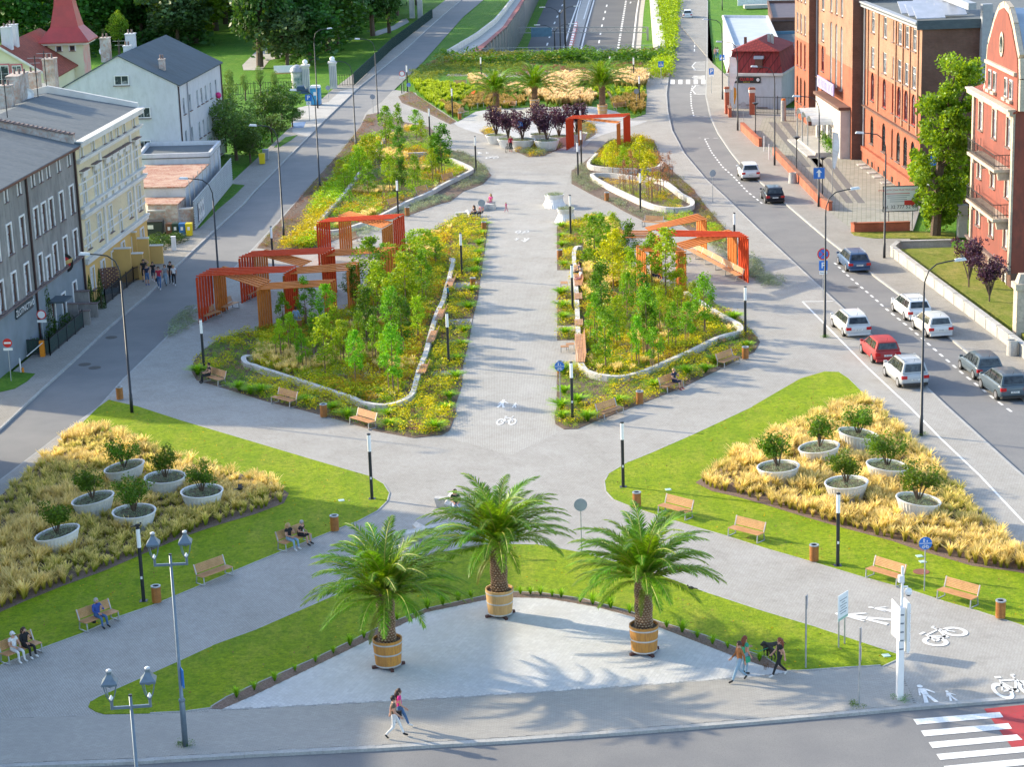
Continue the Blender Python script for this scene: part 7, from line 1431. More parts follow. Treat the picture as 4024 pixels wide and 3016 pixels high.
p0,p1=pt(0,800,1212,240),pt(0,800,1588,215);r=thing('yard_wall','stained grey yard wall with a white cap behind the bins','wall',tuple(p0),world=True);facing_wall('p',[p0,p1],0,1.9,.3,0).build('wall',oldplaster,r);facing_wall('p',[p0+Vector((0,-.05,0)),p1+Vector((0,-.05,0))],1.9,2.02,.4,0).build('coping',stucco,r)
def shed(label,P,z,roofm,wallm,par=None):
 r=thing('shed',label,'shed',tuple(P[0]),world=True);c=sum(P,Vector())/len(P)
 MB().prism(P,0,z).build('walls',wallm,r);Q=[c+(p-c)*1.02 for p in P];MB().prism(Q,z+.003,z+.12).build('roof',roofm,r)
 if par:
  for a,b in zip(P,P[1:]+P[:1]):MB().beam(Vector((a.x,a.y,z+.3)),Vector((b.x,b.y,z+.3)),.25,.4).build('parapet',par,r)
 return r
S0=[V2(-33.5,186.5),V2(-29.0,186),V2(-28.6,199),V2(-34.8,199.5)];shed('low white shed with a rust-streaked flat roof behind the yard wall',S0,3.3,rust_roof,render_white)
shed('small shed with torn rusty sheets right behind the yard wall',[V2(-31.9,182.5),V2(-29.2,182),V2(-29.0,185.7),V2(-33.0,186)],2.4,rust_roof,oldplaster)
v=shed('flat-roofed white annex with the veterinary clinic sign',[V2(-35.5,200),V2(-28.6,199.8),V2(-28.6,207.6),V2(-35.8,208)],3.9,bitumen,render_white,render_white)
sb=MB().box(-38.3,206.5,3.2,5.4,.1,.75).build('sign_board',mat('clinic_board',(.5,.58,.56),.5),v);text('PRZYCHODNIA WETERYNARYJNA',.42,mat('clinic_green',(.08,.25,.22),.6),sb,Vector((-38.0,206.4,3.57))-Vector(v['_w']),(R(90),0,0))
cm=mat('corrugated',(.22,.25,.28),.5,(.18,.2,.23),1,metal=.4);a,b=pt(0,800,1590,222),pt(0,0,1895,1500);r=thing('corrugated_fence','grey horizontally ribbed metal fence with a white graffito on the left','fence',tuple(a));d=b-a;ang=math.atan2(d.y,d.x);r.rotation_euler=(0,0,ang);L=d.length;n_=12;npan=13
for k in range(npan):
 q_=MB();
 for j in range(n_):z=.05+j*.22;q_.hexa([(k*L/npan,0,z),((k+1)*L/npan-.02,0,z),((k+1)*L/npan-.02,.04,z),(k*L/npan,.04,z),(k*L/npan,-.06,z+.11),((k+1)*L/npan-.02,-.06,z+.11),((k+1)*L/npan-.02,.04,z+.215),(k*L/npan,.04,z+.215)])
 q_.build('fence_panel',cm,r)
for s_,x0,z0_ in((1.9,3.0,1.3),):
 for k in range(3):q_=polyplate([(x0-.9+k*1.1,.55),(x0-.5+k*1.1,.3),(x0+.1+k*1.1,.6),(x0+.2+k*1.1,1.3),(x0+.05+k*1.1,2.2),(x0-.4+k*1.1,1.9),(x0-.95+k*1.1,2.3),(x0-.75+k*1.1,1.4)],-.08-.005*k);q_.build('graffiti',pvc,r);polyplate([(x0-.5+k*1.1,1.0),(x0-.25+k*1.1,1.0),(x0-.2+k*1.1,1.5),(x0-.5+k*1.1,1.6)],-.1-.005*k).build('graffiti_outline',cm,r)
for k in range(8):MB().box(1.5+k*2.6,.5,2.0,.06,.06,2.3).build('pole',galv,r)
WA,WB=V2(-32.6,208.7),V2(-30.9,229);cols=[2.3,5.1,8.5,10.5,12.5,14.9,17.6]
wb,w_,P=box_building('white_house','pale blue-white two-storey house with a big blank gable and dark felt roof',WA,WB,11.6,10.0,render_white,[(s,z,.8,1.65,0,'plain',curtain)for s in cols for z in(6.75,3.4)]+[(s,.3,.8,1.6,0)for s in cols],roof=bitumen_d,ridge=3.0,over=.3,gm=curtain)
gA,gB=V2(-44.2,209.6),WA+Vector((-.02,-.02,0));facade(wb,gA,gB,9.6,[(6.0,10,.01,.01,0)],render_white,z0=0)if False else None
for s_,z,ww,hh in((5.6,10.1,1.5,1.0),(3.6,6.75,1.4,1.1),(3.8,3.35,1.4,1.15)):
 q_=link('window',winmesh(ww,hh,pvc,'bar',glass)[0],wb,Vector((-s_,s_*.08-.2,z)),(0,0,R(-5)));link('pane',winmesh(ww,hh,pvc,'bar',glass)[1],q_);link('sill',winmesh(ww,hh,pvc,'bar',glass)[2],q_)
for s_ in(4.0,0.15,20.2):on_wall(wb,w_,s_,0,MB().tube([(0,-.1,0),(0,-.1,9.8)],.07,8),mat('pipe_dark',(.04,.015,.015),.5)if s_!=4 else grey_back,'drainpipe')
for x,y,X,w2,h2 in((1070,400,-38.4,1.3,1.8),(870,500,-41,1.3,1.5),(1040,430,-38.4,1,.8),(1325,590,-34.5,.8,1.0)):p=onx(x/2.072,y/2.072,X);chimney(wb,Vector((X,max(209.5,p.y),12.6 if X!=-34.5 else 11.2)),w2*.7,w2,h2,oldplaster if X!=-38.4 else render_white,2)
pf=MB().box(-16.2,1.0,0,4,8,9).build('annex',render_white,wb)if False else None
fl=MB();on_wall(wb,w_,17.6,6.4,MB().ball((0,-.2,.3),.35,8,6),mat('pink_flowers',(.7,.03,.2),.6),'flower_box')
yT=250;tl,tr=up(385/2.072,350/2.072,yT),up(670/2.072,345/2.072,yT);tb_=up(385/2.072,640/2.072,yT);W_=tr.x-tl.x
r=thing('tower_house','pale yellow house with a square tower under a flared red metal roof','building',(tl.x,yT,0))
ev=tl.z;facade(r,V2(tl.x,yT),V2(tr.x,yT),ev,[(W_*.32,ev-1.0,.6,.6,0,'plain',brownwood),(W_*.7,ev-1.0,.6,.6,0,'plain',brownwood),(W_*.72,ev-6.2,1.2,1.3,0)],render_pale,trim=pvc)
facade(r,V2(tr.x,yT),V2(tr.x,yT+W_),ev,[],mat('tower_pink',(.6,.25,.24),.8,(.52,.4,.34),.8));q_=MB().quad((0,W_,0),(0,0,0),(0,0,ev),(0,W_,ev)).build('side_wall',render_pale,r,org=(0,0,0));
rf=MB();V=[];cx,cy=W_/2,W_/2
for hw,z in((W_/2+.95,ev),(W_/2+.95,ev+.15),(W_/2*.8,ev+1.8),(W_/2*.56,ev+4.2),(W_/2*.42,ev+6.6)):
 for i,j in((-1,-1),(1,-1),(1,1),(-1,1)):V.append((cx+i*hw,cy+j*hw,z))
rf.add(V,[(k*4+q_,k*4+(q_+1)%4,k*4+4+(q_+1)%4,k*4+4+q_)for k in range(4)for q_ in range(4)]+[(3,2,1,0),(16,17,18,19)]).build('tower_roof',metal_red,r);MB().box(cx,cy,ev+6.6,W_*.5,W_*.5,.9).box(cx,cy,ev+7.5,W_*.56,W_*.56,.15).build('lantern',stucco,r);MB().tube([(cx,cy,ev+7.6),(cx,cy,ev+12)],.08,6).build('spire',iron,r);MB().box(cx,cy,ev-.25,W_+1.3,W_+1.3,.22).build('eaves',stucco,r)
MB().box(W_+.1,-1.2,0,1.8,2.2,ev-4.5).build('turret',stucco,r)
yH=236;hl,hr=up(-260,380/2.072,yH),up(405/2.072,628/2.072,yH);ax=up(-5,385/2.072,yH);wd=hr.x-ax.x;r2=thing('gabled_house','pale yellow gabled house with pink window frames and a red tiled roof','building',(ax.x,yH,0))
H0=hr.z;HR=ax.z;q_=MB();q_.add([(-wd,0,0),(wd,0,0),(wd,0,H0),(0,0,HR),(-wd,0,H0)],[(0,1,2,3,4)]);q_.quad((wd,0,0),(wd,22,0),(wd,22,H0),(wd,0,H0));q_.build('walls',render_pale,r2,org=(0,0,0))
for s in(-1,1):q_=MB();k_=.5;q_.hexa([(s*(wd+k_),-.3,H0-k_*.6),(s*(wd+k_),22,H0-k_*.6),(0,22,HR),(0,-.3,HR),(s*(wd+k_),-.3,H0-k_*.6+.15),(s*(wd+k_),22,H0-k_*.6+.15),(0,22,HR+.15),(0,-.3,HR+.15)]);q_.f=q_.f if s<0 else[f[::-1]for f in q_.f];q_.build('roof',tile_red,r2)
MB().beam((0,-.35,HR+.1),(wd+.5,-.35,H0-.2),.12,.25).beam((0,-.35,HR+.1),(-wd-.5,-.35,H0-.2),.12,.25).build('verge_board',stucco,r2)
pinkt=mat('trim_pink',(.6,.16,.19),.7)
for x,y,ww,hh in((20,690,1.8,2.2),(150,690,1.1,2.2),(280,710,.7,1.4)):p=up(x/2.072,y/2.072,yH);q_=link('window',winmesh(ww,hh,pvc,'bar',glass)[0],r2,(p.x-ax.x,-.2,p.z),(0,0,0));link('pane',winmesh(ww,hh,pvc,'bar',glass)[1],q_);link('surround',trimmesh(ww,hh,pinkt),q_,(0,.12,0))
for x,y in((65,330),(112,300)):p=onx(x/2.072,(y+60)/2.072,ax.x+.5);chimney(r2,Vector((p.x,min(p.y,255),HR-.6)),1.1,1.1,2.6,render_white,2)
for i,(y0,y1,H_,x)in enumerate(((96,117,17.6,-36.4),(40,93.5,15.5,-38.0))):
 cols_=[1.6+3*k for k in range(int((y1-y0)/3))];box_building('corner_tenement',['plain four-storey tenement across the street mouth, farther from the crossing','plain four-storey tenement across the street mouth, nearer the crossing'][i],V2(x-.8,y0),V2(x,y1),14,H_,render_cream if i else render_grey,[(s,z,1.1,1.9,0)for s in cols_[:7]for z in(1.2,4.8,8.4,12)],ridge=2.5,roof=tile_red)
BA,BB=V2(35.4,242),V2(37.4,185);L=(BB-BA).length
def cl(cs,w_=1.5):return[(s,13.2,w_,2.0,0)for s in cs]+[(s,9.8,w_,2.0,0)for s in cs]+[(s,6.5,w_,2.8,1,'bar',redwin)for s in cs]+[(s,2.2,w_,2.8,1,'grid',iron)for s in cs]
ops=cl([36.6,42.0,48.3,51.2,54.2])+cl([45.7],.6)+cl([15.4,10.5])
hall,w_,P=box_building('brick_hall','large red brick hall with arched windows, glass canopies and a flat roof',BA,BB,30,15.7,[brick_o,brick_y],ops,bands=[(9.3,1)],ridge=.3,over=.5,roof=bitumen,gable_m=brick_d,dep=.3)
ledge(hall,w_[1],w_[2],L,5.45,brick_d,.2,.15,'string_course');ledge(hall,w_[1],w_[2],L,15.5,grey_back,.5,.35,'eaves');ledge(hall,w_[1],w_[2],L,0,brick_o,.22,1.0,'plinth')
for s in(34.5,39.3,46.9,49.8,52.7,55.8):on_wall(hall,w_,s,5.8,MB().box(0,-.06,0,.35,.12,9.7),brick_y,'pilaster')
for s in(36,38,41,43.5,47,50,53):on_wall(hall,w_,s,.1,MB().box(0,-.26,0,.5,.06,.5),black_m,'cellar_window');on_wall(hall,w_,s,0,MB().box(0,-.9,0,1.1,.8,.08),concrete,'light_well')
ang=w_[2];d=(BB-BA).normalized();nn=Vector((d.y,-d.x,0))
def bay(s0,s1,pr_,H_,ops,nm):
 a,b=BA+d*s0+nn*pr_,BA+d*s1+nn*pr_;facade(hall,a,b,H_,ops,[brick_o,brick_y],bands=[(9.3,1)],name=nm,dep=.3)
 for s_,e_ in((s0,-1),(s1,1)):
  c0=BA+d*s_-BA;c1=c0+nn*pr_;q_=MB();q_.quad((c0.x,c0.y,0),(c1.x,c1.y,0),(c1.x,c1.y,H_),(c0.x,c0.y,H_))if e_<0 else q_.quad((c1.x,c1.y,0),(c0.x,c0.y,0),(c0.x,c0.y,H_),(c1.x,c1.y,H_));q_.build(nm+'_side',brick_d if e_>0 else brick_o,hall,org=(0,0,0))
 q_=MB();t=[BA+d*s0-BA,BA+d*s1-BA];u_=[p+nn*(pr_+.3)for p in t];q_.hexa([(t[0].x,t[0].y,H_),(u_[0].x,u_[0].y,H_),(u_[1].x,u_[1].y,H_),(t[1].x,t[1].y,H_),(t[0].x-nn.x*6,t[0].y,H_+.4),(u_[0].x,u_[0].y,H_+.4),(u_[1].x,u_[1].y,H_+.4),(t[1].x-nn.x*6,t[1].y,H_+.4)]).build('bay_roof',grey_back,hall,org=(0,0,0))
bay(-1.5,7.5,1.0,18,[(s-.0+1.3,z,1.0,h,a_,st,f_)for s in(.4,2.7,5.2)for z,h,a_,st,f_ in((13.6,2.4,0,'cross',pvc),(10,2.2,0,'cross',pvc),(6.1,2.9,1,'bar',redwin),(1.9,3,1,'grid',iron))],'left_bay')
bay(18.5,32.6,1.2,19,[(s-18.5,6.4,1.1,6.6,1,'grid',pvc)for s in(21.4,24.2,27)]+[(s-18.5,14,1.1,3.5,0,'cross',pvc)for s in(21.4,24.2,27)],'entrance_bay')
def hb(s,z,mb,m,nm,y=1.2):return on_wall(hall,w_,s,z,mb,m,nm,y)
hb(25,0,MB().box(0,-.5,0,13.5,1.0,5.0),mat('marble',(.6,.55,.5),.5,(.5,.45,.42),1),'portal');hb(25,5.0,MB().box(0,-.6,0,14,1.3,.3),brick_d,'portal_ledge')
sg=hb(23.2,5.9,MB().box(0,-.9,0,9,.12,1.2),mat('sign_lilac',(.35,.32,.6),.5),'sign_frame');[MB().box(-3.9+.6*k,-.99,.15,.16 if k%3 else.34,.03,.9 if k%2 else.75).build('letter_stroke',mat('sign_dim',(.5,.5,.72),.5),sg,org=(0,0,0))for k in range(14)]
canm=mat('canopy_glass',(.6,.63,.62),.25,(.5,.53,.53),2)
for s in(20.2,23.2,26.4):
 V=[];n_=8
 for k in range(n_+1):t=math.pi*k/n_;V+=[(1.5*math.cos(t),-1.0,3.0+.75*math.sin(t)),(1.5*math.cos(t),-3.2,3.0+.75*math.sin(t))]
 q_=MB().add(V,[(2*k,2*k+1,2*k+3,2*k+2)for k in range(n_)]);q_.add([(a_,b_,c_+.04)for a_,b_,c_ in V],[(2*k,2*k+2,2*k+3,2*k+1)for k in range(n_)]);hb(s,0,q_,canm,'glass_canopy')
 hb(s,0,MB().box(0,-1.03,.1,1.8,.06,2.6),glass,'entrance_door');hb(s,0,MB().tube([(-1.4,-3.1,0),(-1.4,-3.1,3.0)],.07,8),galv,'canopy_post')
hb(24,0,MB().box(0,-2.0,0,12,2.4,.45).box(0,-3.6,0,12,.9,.2),concrete,'steps')
for s in(7.6,33.2):hb(s,0,MB().tube([(0,-.12,0),(0,-.12,15.4)],.09,8),grey_back,'drainpipe',.0)
p=BB+Vector((5.6,-.3,0))-BA;MB().box(p.x,p.y,6,.9,.8,11.5).build('ventilation_duct',grey_back,hall,org=(0,0,0));MB().box(p.x-1.5,p.y+6,17.1,.7,14,.6).build('roof_duct',grey_back,hall,org=(0,0,0))
q_=MB();o=(BB-BA);q_.box(o.x+12,o.y-.05,15.4,25,.25,.8).build('parapet',bitumen_d,hall,org=(0,0,0))
solar=mat('solar_panel',(.5,.52,.58),.25,(.42,.45,.5),1);
for x0,y0,n_ in((1225,75,3),(1340,30,4)):
 for k in range(n_):
  p=pt(3000,0,x0+k*62,y0+k*20,16.4)-BA;pn=MB().hexa([(p.x-1.3,p.y-.9,16.1),(p.x+1.3,p.y-.9,16.1),(p.x+1.3,p.y+1.3,17),(p.x-1.3,p.y+1.3,17),(p.x-1.3,p.y-.9,16.18),(p.x+1.3,p.y-.9,16.18),(p.x+1.3,p.y+1.3,17.08),(p.x-1.3,p.y+1.3,17.08)]).build('solar_panel',solar,hall,org=(0,0,0))
pq=rect_plate(1.0,1.1,-.1,cz=0);o2=pq.build('letter_plaque',blue_m,hall,org=(0,0,0));o2.location=(BB-BA)+Vector((1.0,-.1,3.6));text('A',.7,pvc,o2,(0,-.12,0),(R(90),0,0))
w0,w1=V2(27.4,251.5),V2(33.6,249.4);cw=(w1-w0).length;mans=pavermat('mansard_tiles',(.3,.05,.05),(.24,.04,.045),(.12,.03,.03),.4,.35,0,msize=.03)
club=thing('music_club','small white music club with a red mansard roof and black sign','building',(w0.x,w0.y,0));cwl_,co,ca=facade(club,w0,w1,4.0,[(2.2,.5,1.6,1.9,0,'plain',black_m),(4.2,.2,1.1,2.2,0,'plain',black_m)],render_white)
def cb(s,z,mb,m,nm,y=0):o=mb.build(nm,m,club,org=(0,0,0));o.location=Vector((math.cos(ca)*s,math.sin(ca)*s,z))+Vector((math.sin(ca),-math.cos(ca),0))*y;o.rotation_euler=(0,0,ca);return o
cb(cw/2,0,MB().box(0,5.01,0,cw,10,4.0),render_white,'body');cb(cw/2,4.0,MB().box(0,4.9,0,cw+.5,10.6,.3),stucco,'eaves')
cb(cw/2,4.3,MB().box(0,5,0,cw+.2,10.2,2.6,tx=.84,ty=.88),mans,'mansard');cb(cw/2,6.9,MB().add([(-3.1,-.1,0),(3.1,-.1,0),(3.1,9.5,0),(-3.1,9.5,0),(0,1.5,1.3),(0,8,1.3)],[(0,1,4),(1,2,5,4),(2,3,5),(3,0,4,5)]),mans,'roof')
cb(cw*.58,4.9,MB().box(0,.1,0,.9,.6,1.2),brownwood,'dormer_window');cb(cw*.58,6.0,MB().box(0,.05,0,1.2,.8,.35,ty=.6),grey_back,'dormer_hood')
sb=cb(2.3,3.1,MB().box(0,-.08,0,3.4,.12,.72),black_m,'sign_board');text('CLUB.80',.46,red_m,sb,(0,-.16,.46),(R(90),0,0),bold=True);text('music club',.2,yellow_m,sb,(0,-.16,.14),(R(90),0,0))
for s in(-1.4,1.4):q_=disc_plate(.2,white_m,-.15);q_.v=[(a_+s,b_,c_+.4)for a_,b_,c_ in q_.v];q_.build('round_logo',white_m,sb,org=(0,0,0))
for s,yy,h in((1.3,4,1.0),(4.4,3,1.5),(4.8,3,1.5)):cb(s,7.2,MB().box(0,yy,0,.3,.3,h),brick_d if s<2 else galv,'chimney')
def ub(label,P,z,name='outbuilding',rm=bitumen_d,wm=render_white):return shed(label,P,z,rm,wm,wm)
ub('pale flat-roofed building behind the music club',[V2(29.3,262),V2(35.0,261),V2(38.5,301),V2(32.4,304)],6,rm=mat('pale_roof',(.42,.47,.52),.7,(.36,.41,.46),.5));ub('blue-grey low building between the club and the brick hall',[V2(35.2,258),V2(41,257),V2(43,285),V2(37.5,286)],5.2,wm=mat('wall_blue',(.13,.25,.33),.9,(.1,.2,.27),.5));ub('brick outbuilding with a pitched dark roof left of the hall',[V2(38.0,292),V2(48,290),V2(49,318),V2(41,320)],6.5,rm=mat('dark_tiles',(.09,.06,.07),.6,(.06,.04,.05),1),wm=brick_d)
p0=at(2940,20);r=thing('mural_wall','white wall painted with black drops far up the right street','wall',tuple(p0));MB().box(4,0,0,12,.3,4).build('wall',pvc,r)
for k in range(5):q_=disc_plate(.5,black_m,-.17);q_.v=[(a_+k*2.0-.5,b_,c_*1.6+2)for a_,b_,c_ in q_.v];q_.build('painted_drop',black_m,r)
MB().box(2,-6,0,7,2.2,.6).build('concrete_block',concrete,r)
g0,g1=V2(27.9,246.5),V2(35.0,243.7)
for x,y,lab in((195,1480,'left'),(515,1490,'middle')):p=at(2800+x/3.315,y/3.315);r=thing('gate_pillar','brick gate pillar with pale cap before the music club, %s one'%lab,'pillar',tuple(p));MB().box(0,0,0,.6,.6,2.6).build('shaft',brick_w,r);MB().box(0,0,2.6,.75,.75,.4).build('head',stucco,r);MB().box(0,0,3.0,.85,.85,.22,tx=.7,ty=.7).build('cap',brick_o,r)
fence('dark iron gate and fence between the club and the brick hall',[at(2800+560/3.315,1480/3.315),at(2800+1140/3.315,1495/3.315)],2.1,gap=.18)
def lowwall(label,P,h,th=.35,m=brick_w,cap=brick_o,name='brick_wall'):
 r=thing(name,label,'low wall',tuple(P[0]),world=True)
 for a,b in zip(P[:-1],P[1:]):
  d_=(b-a);n_=max(1,int(d_.length/2.5))
  for k in range(n_):facing_wall('p',[a+d_*k/n_,a+d_*((k+1)/n_-.004)],-.15,h,th,0).build('wall_section',m,r);n2=Vector((-d_.y,d_.x,0)).normalized()*.05;facing_wall('p',[a+d_*k/n_-n2,a+d_*((k+1)/n_-.004)-n2],h+.002,h+.1,th+.1,0).build('coping',cap,r)
 return r
lowwall('long low red brick wall in front of the hall forecourt',pts(3000,0,[(75,1262),(275,1480),(470,1658+30)])+pts(3000,800,[(530,60)]),.75);lowwall('short low red brick wall under the medical billboard',pts(3000,800,[(712,228),(740,236),(1195,225)]),.7);lowwall('low red brick wall at the club gate',[at(2800+185/3.315,1440/3.315),at(2800+210/3.315,1530/3.315)],1.0);lowwall('low red brick wall between the street and the club forecourt',pts(2000,0,[(1885,1060),(2005,1180),(2035,1195)]),.8)
lowwall('long weathered concrete retaining wall along the dry lawn',[V2(35.6,163.1),V2(31.3,163.3),V2(30.4,161.2),V2(32.6,131.2),V2(33.4,118)],.75,.3,concrete,concrete,'retaining_wall')
a,b=pt(3000,800,985,215),pt(3000,800,1200,222);r=thing('billboard','white medical practice billboard with red arrow and phone number','billboard',(a.x,a.y,0));W2=(b-a).length+.6
for x in(.3,W2-.5):MB().tube([(x,0,0),(x,0,3.6)],.06,8).build('post',galv,r)
MB().box(W2/2-.1,-.1,1.55,W2+.2,.06,2.2).build('frame',iron,r);MB().box(W2/2-.1,-.14,1.62,W2+.06,.02,2.06).build('poster',white_m,r)
for s,z,sz,m_ in(('SPECJALISTYCZNA PRAKTYKA LEKARSKA',3.4,.2,red_m),('tel. 32 777 52 88',1.95,.42,black_m)):text(s,sz,m_,r,(W2/2-.15,-.16,z),(R(90),0,0),ext=.001)
[MB().box(W2/2-.4+.1*(k%2),-.155,3.08-.17*k,W2*(.75-.08*k),.006,.05).build('print_line',red_m if k==0 else grey_back,r)for k in range(5)]
polyplate([(W2-1.2,2.1),(W2-.6,2.1),(W2-.6,1.95),(W2-.15,2.3),(W2-.6,2.65),(W2-.6,2.5),(W2-1.2,2.5)],-.155).build('arrow',red_m,r)
struct('forecourt_paving',MB().sheet([Vector(p)for p in pts(3000,0,[(-60,1130),(0,960),(300,940),(520,1030),(820,1270),(1250,1650)])+pts(3000,800,[(1180,200),(720,210),(530,60)])+pts(3000,0,[(480,1658),(275,1480),(75,1262)])],.012),pavermat('forecourt',(.36,.35,.3),(.3,.3,.26),(.2,.2,.15),.4,.4,R(10),off=0,msize=.02))
paintsheet('dark_paving_bands',[pts(3000,0,[(x,y),(x+60,y),(x+350,y+365),(x+290,y+365)])for x,y in((40,995),(140,995),(385,1290),(480,1290))],.02,mat('dark_pavers',(.15,.15,.15),.9))
p=pt(3000,800,1615,270);r=thing('electric_cabinet','tall grey concrete electric cabinet beside the tenement passage','utility box',tuple(p));MB().box(0,0,0,.75,.7,2.6).build('body',concrete,r);MB().box(.1,-.36,1.5,.3,.03,.3).build('meter',galv,r);MB().box(0,0,2.6,.85,.8,.08).build('lid',concrete,r)
stopdisc('no_vehicles_sign','red-ringed sign on a post at the tenement passage',pt(3000,800,1705,270),2.6,.3,'ring',R(60))
lowwall('dark brick gate wall between the tall tree and the red tenement',[V2(36.6,178),V2(42.5,177)],2.6,.4,brick_d,stucco,'yard_wall')
RA,RB=V2(36.3,160),V2(36.3,146.2);ops=[(s,z,1.25,h,0)for s in(3.2,7.6,12.0)for z,h in((10.5,2.1),(6.8,1.9),(3.1,1.8))]+[(s,.5,1.1,.8,0)for s in(7.6,12.0)]
red,w_,P=box_building('red_tenement','brick-red rendered tenement with curved gable and iron balconies at the right picture edge',RA,RB,16,13.2,[brick_d,redrender],ops,bands=[(1.6,1)],ridge=2.5,over=.2,roof=tile_red,trim=stonetrim,gable_m=redrender,gm=curtain)
def rb(s,z,mb,m,nm,y=0):return on_wall(red,w_,s,z,mb,m,nm,y)
ledge(red,w_[1],w_[2],13.8,13.0,stonetrim,.45,.3);ledge(red,w_[1],w_[2],13.8,1.5,stonesill,.2,.2)
prof=[(3.6,13.4),(4.3,14.0),(4.4,15.6),(4.7,17.0),(5.6,17.9),(6.6,19.0),(7.8,19.9),(9.2,20.2),(10.6,19.9),(11.8,19.0),(12.8,17.9),(13.7,17.0),(14.0,15.6),(14.1,13.4)]
def gab(P_,y0,y1):n_=len(P_);V=[(a_,y0,b_)for a_,b_ in P_]+[(a_,y1,b_)for a_,b_ in P_];return MB().add(V,[tuple(range(n_))[::-1],tuple(range(n_,2*n_))]+[(k,(k+1)%n_,n_+(k+1)%n_,n_+k)for k in range(n_)])
rb(0,0,gab(prof,.6,0),redrender,'gable');rim=MB()
for(a0,b0),(a1,b1)in zip(prof[:-1],prof[1:]):rim.beam((a0,.25,b0),(a1,.25,b1),1.0,.35,up=Vector((0,1,0)))
rb(0,0,rim,stonetrim,'gable_coping');q_=disc_plate(.6,stonetrim,-.06);q_.v=[(a_,b_,c_*1.5)for a_,b_,c_ in q_.v];rb(9.2,17.6,q_,stonetrim,'oval_frame');q_=disc_plate(.4,glass,-.09);q_.v=[(a_,b_,c_*1.5)for a_,b_,c_ in q_.v];rb(9.2,17.6,q_,glass,'oval_window');MB()
for s in(5.9,7.4,10.9,12.4):rb(s,14.0,MB().box(0,-.04,0,.8,.1,1.4),pvc,'attic_window');rb(s,14.1,MB().box(0,-.1,0,.6,.04,1.2),glass,'attic_pane');rb(s,13.75,MB().box(0,-.15,0,1.0,.25,.2),stonetrim,'attic_sill')
rb(9.2,15.8,MB().box(0,-.1,0,9,.25,.25),stonetrim,'gable_band');q_=MB();V=[]
for a_,b_ in prof[3:12]:V+=[(a_,.6,b_),(a_,9,b_-.4)]
rb(0,0,MB().add(V,[(2*k,2*k+2,2*k+3,2*k+1)for k in range(8)]),mat('zinc',(.38,.45,.52),.4,(.32,.38,.45),1,metal=.3),'gable_roof')
for z in(9.1,5.5):
 rb(8.4,z-.3,MB().box(0,-.6,0,8.8,1.2,.22),stonetrim,'balcony_slab');q_=MB()
 for k in range(34):q_.box(-4.35+k*.264,-1.15,-.03,.03,.03,.95)
 for k in range(5):q_.box(4.35,-1.05+k*.22,-.03,.03,.03,.95);q_.box(-4.35,-1.05+k*.22,-.03,.03,.03,.95)
 for h in(.15,.93):q_.box(0,-1.15,h,8.75,.05,.05);q_.box(4.35,-.57,h,.05,1.15,.05)
 rb(8.4,z,q_,iron,'balcony_railing')
 for s in(4.4,7,9.8,12.4):rb(s,z-.9,MB().box(0,-.4,0,.3,.8,.6,ty=1.3),stonetrim,'bracket')
for s in(1.0,13.5):rb(s,1.7,MB().box(0,-.08,0,.5,.16,11.3),stonetrim,'corner_pilaster')
s_=P[1];facade(red,RB+Vector((.02,-.02,0)),RB+Vector((16,-.02,0)),13.1,[(3+4*k,z,1.2,2,0)for k in range(4)for z in(10.4,6.7,3)],[brick_d,redrender],bands=[(1.6,1)],trim=stonetrim,gm=curtain,name='end_wall')
p=pt(3000,800,2040,1100);r=thing('gate_post','ornate cream stone gate post cut by the right picture edge','pillar',(p.x+.5,p.y,0));MB().box(0,0,0,1.0,1.0,3.4).box(0,0,3.4,1.3,1.3,.4).box(0,0,3.8,.9,.9,.6,tx=.6,ty=.6).build('shaft',stonetrim,r)
fence('tall dark green park railing running along the left street',pts(1000,0,[(815,690),(1120,400),(1450,145)]),1.7,m=mat('rail_green',(.01,.05,.045),.6),gap=.25,t=.1)
fence('low dark park railing behind the parking place',pts(1000,0,[(-280,790),(0,765),(345,750)]),1.6,gap=.35,t=.05);fence('dark park railing right of the gate pillar',pts(1000,0,[(665,700),(810,695)]),1.6,gap=.35,t=.05)
for ox,oy,x,y,lab in((1000,0,645,718,'right one at the park entrance'),(1000,0,425,745,'left one at the park entrance'),(1000,0,1350,145,'right one at the far park gate'),(1000,0,1285,145,'left one at the far park gate')):
 p=pt(ox,oy,x,y);r=thing('gate_pillar','white pillar with a ball lamp, '+lab,'pillar',(p.x,p.y,0),0,'white park gate pillars');MB().box(0,0,0,.95,.95,3.4).build('shaft',stucco,r);MB().box(0,0,3.4,1.2,1.2,.25).build('capital',stucco,r);MB().ball((0,0,4.0),.36,12,8).build('ball_lamp',opal,r)
 for k in range(4):MB().box(-.36+k*.24,-.5,.3,.07,.04,2.8).build('flute',grey_back,r)
hm=[plantmesh('foliage',T_shrub(80+i,1500,.14,12),L_green)for i in range(2)]
for x,y,s,lab in((60,1240,2.2,'nearer half'),(125,1160,2.0,'farther half')):p=pt(1000,0,x,y);r=thing('climbing_hedge','dense green climbing hedge by the left pavement, '+lab,'hedge',(p.x-1.5,p.y,0));link('foliage',hm[0],r,sc=(s,s*1.2,s*1.3))
p=at(1222,298);r=thing('banner_bench','park bench with a white banner behind the round pillar','bench',tuple(at(1115,300)));MB().box(0,0,.4,3.0,.6,.1).box(-1.2,0,0,.1,.5,.4).box(1.2,0,0,.1,.5,.4).build('seat',bench_wood,r);MB().box(0,.3,.55,2.8,.12,1.0).build('banner',white_m,r)
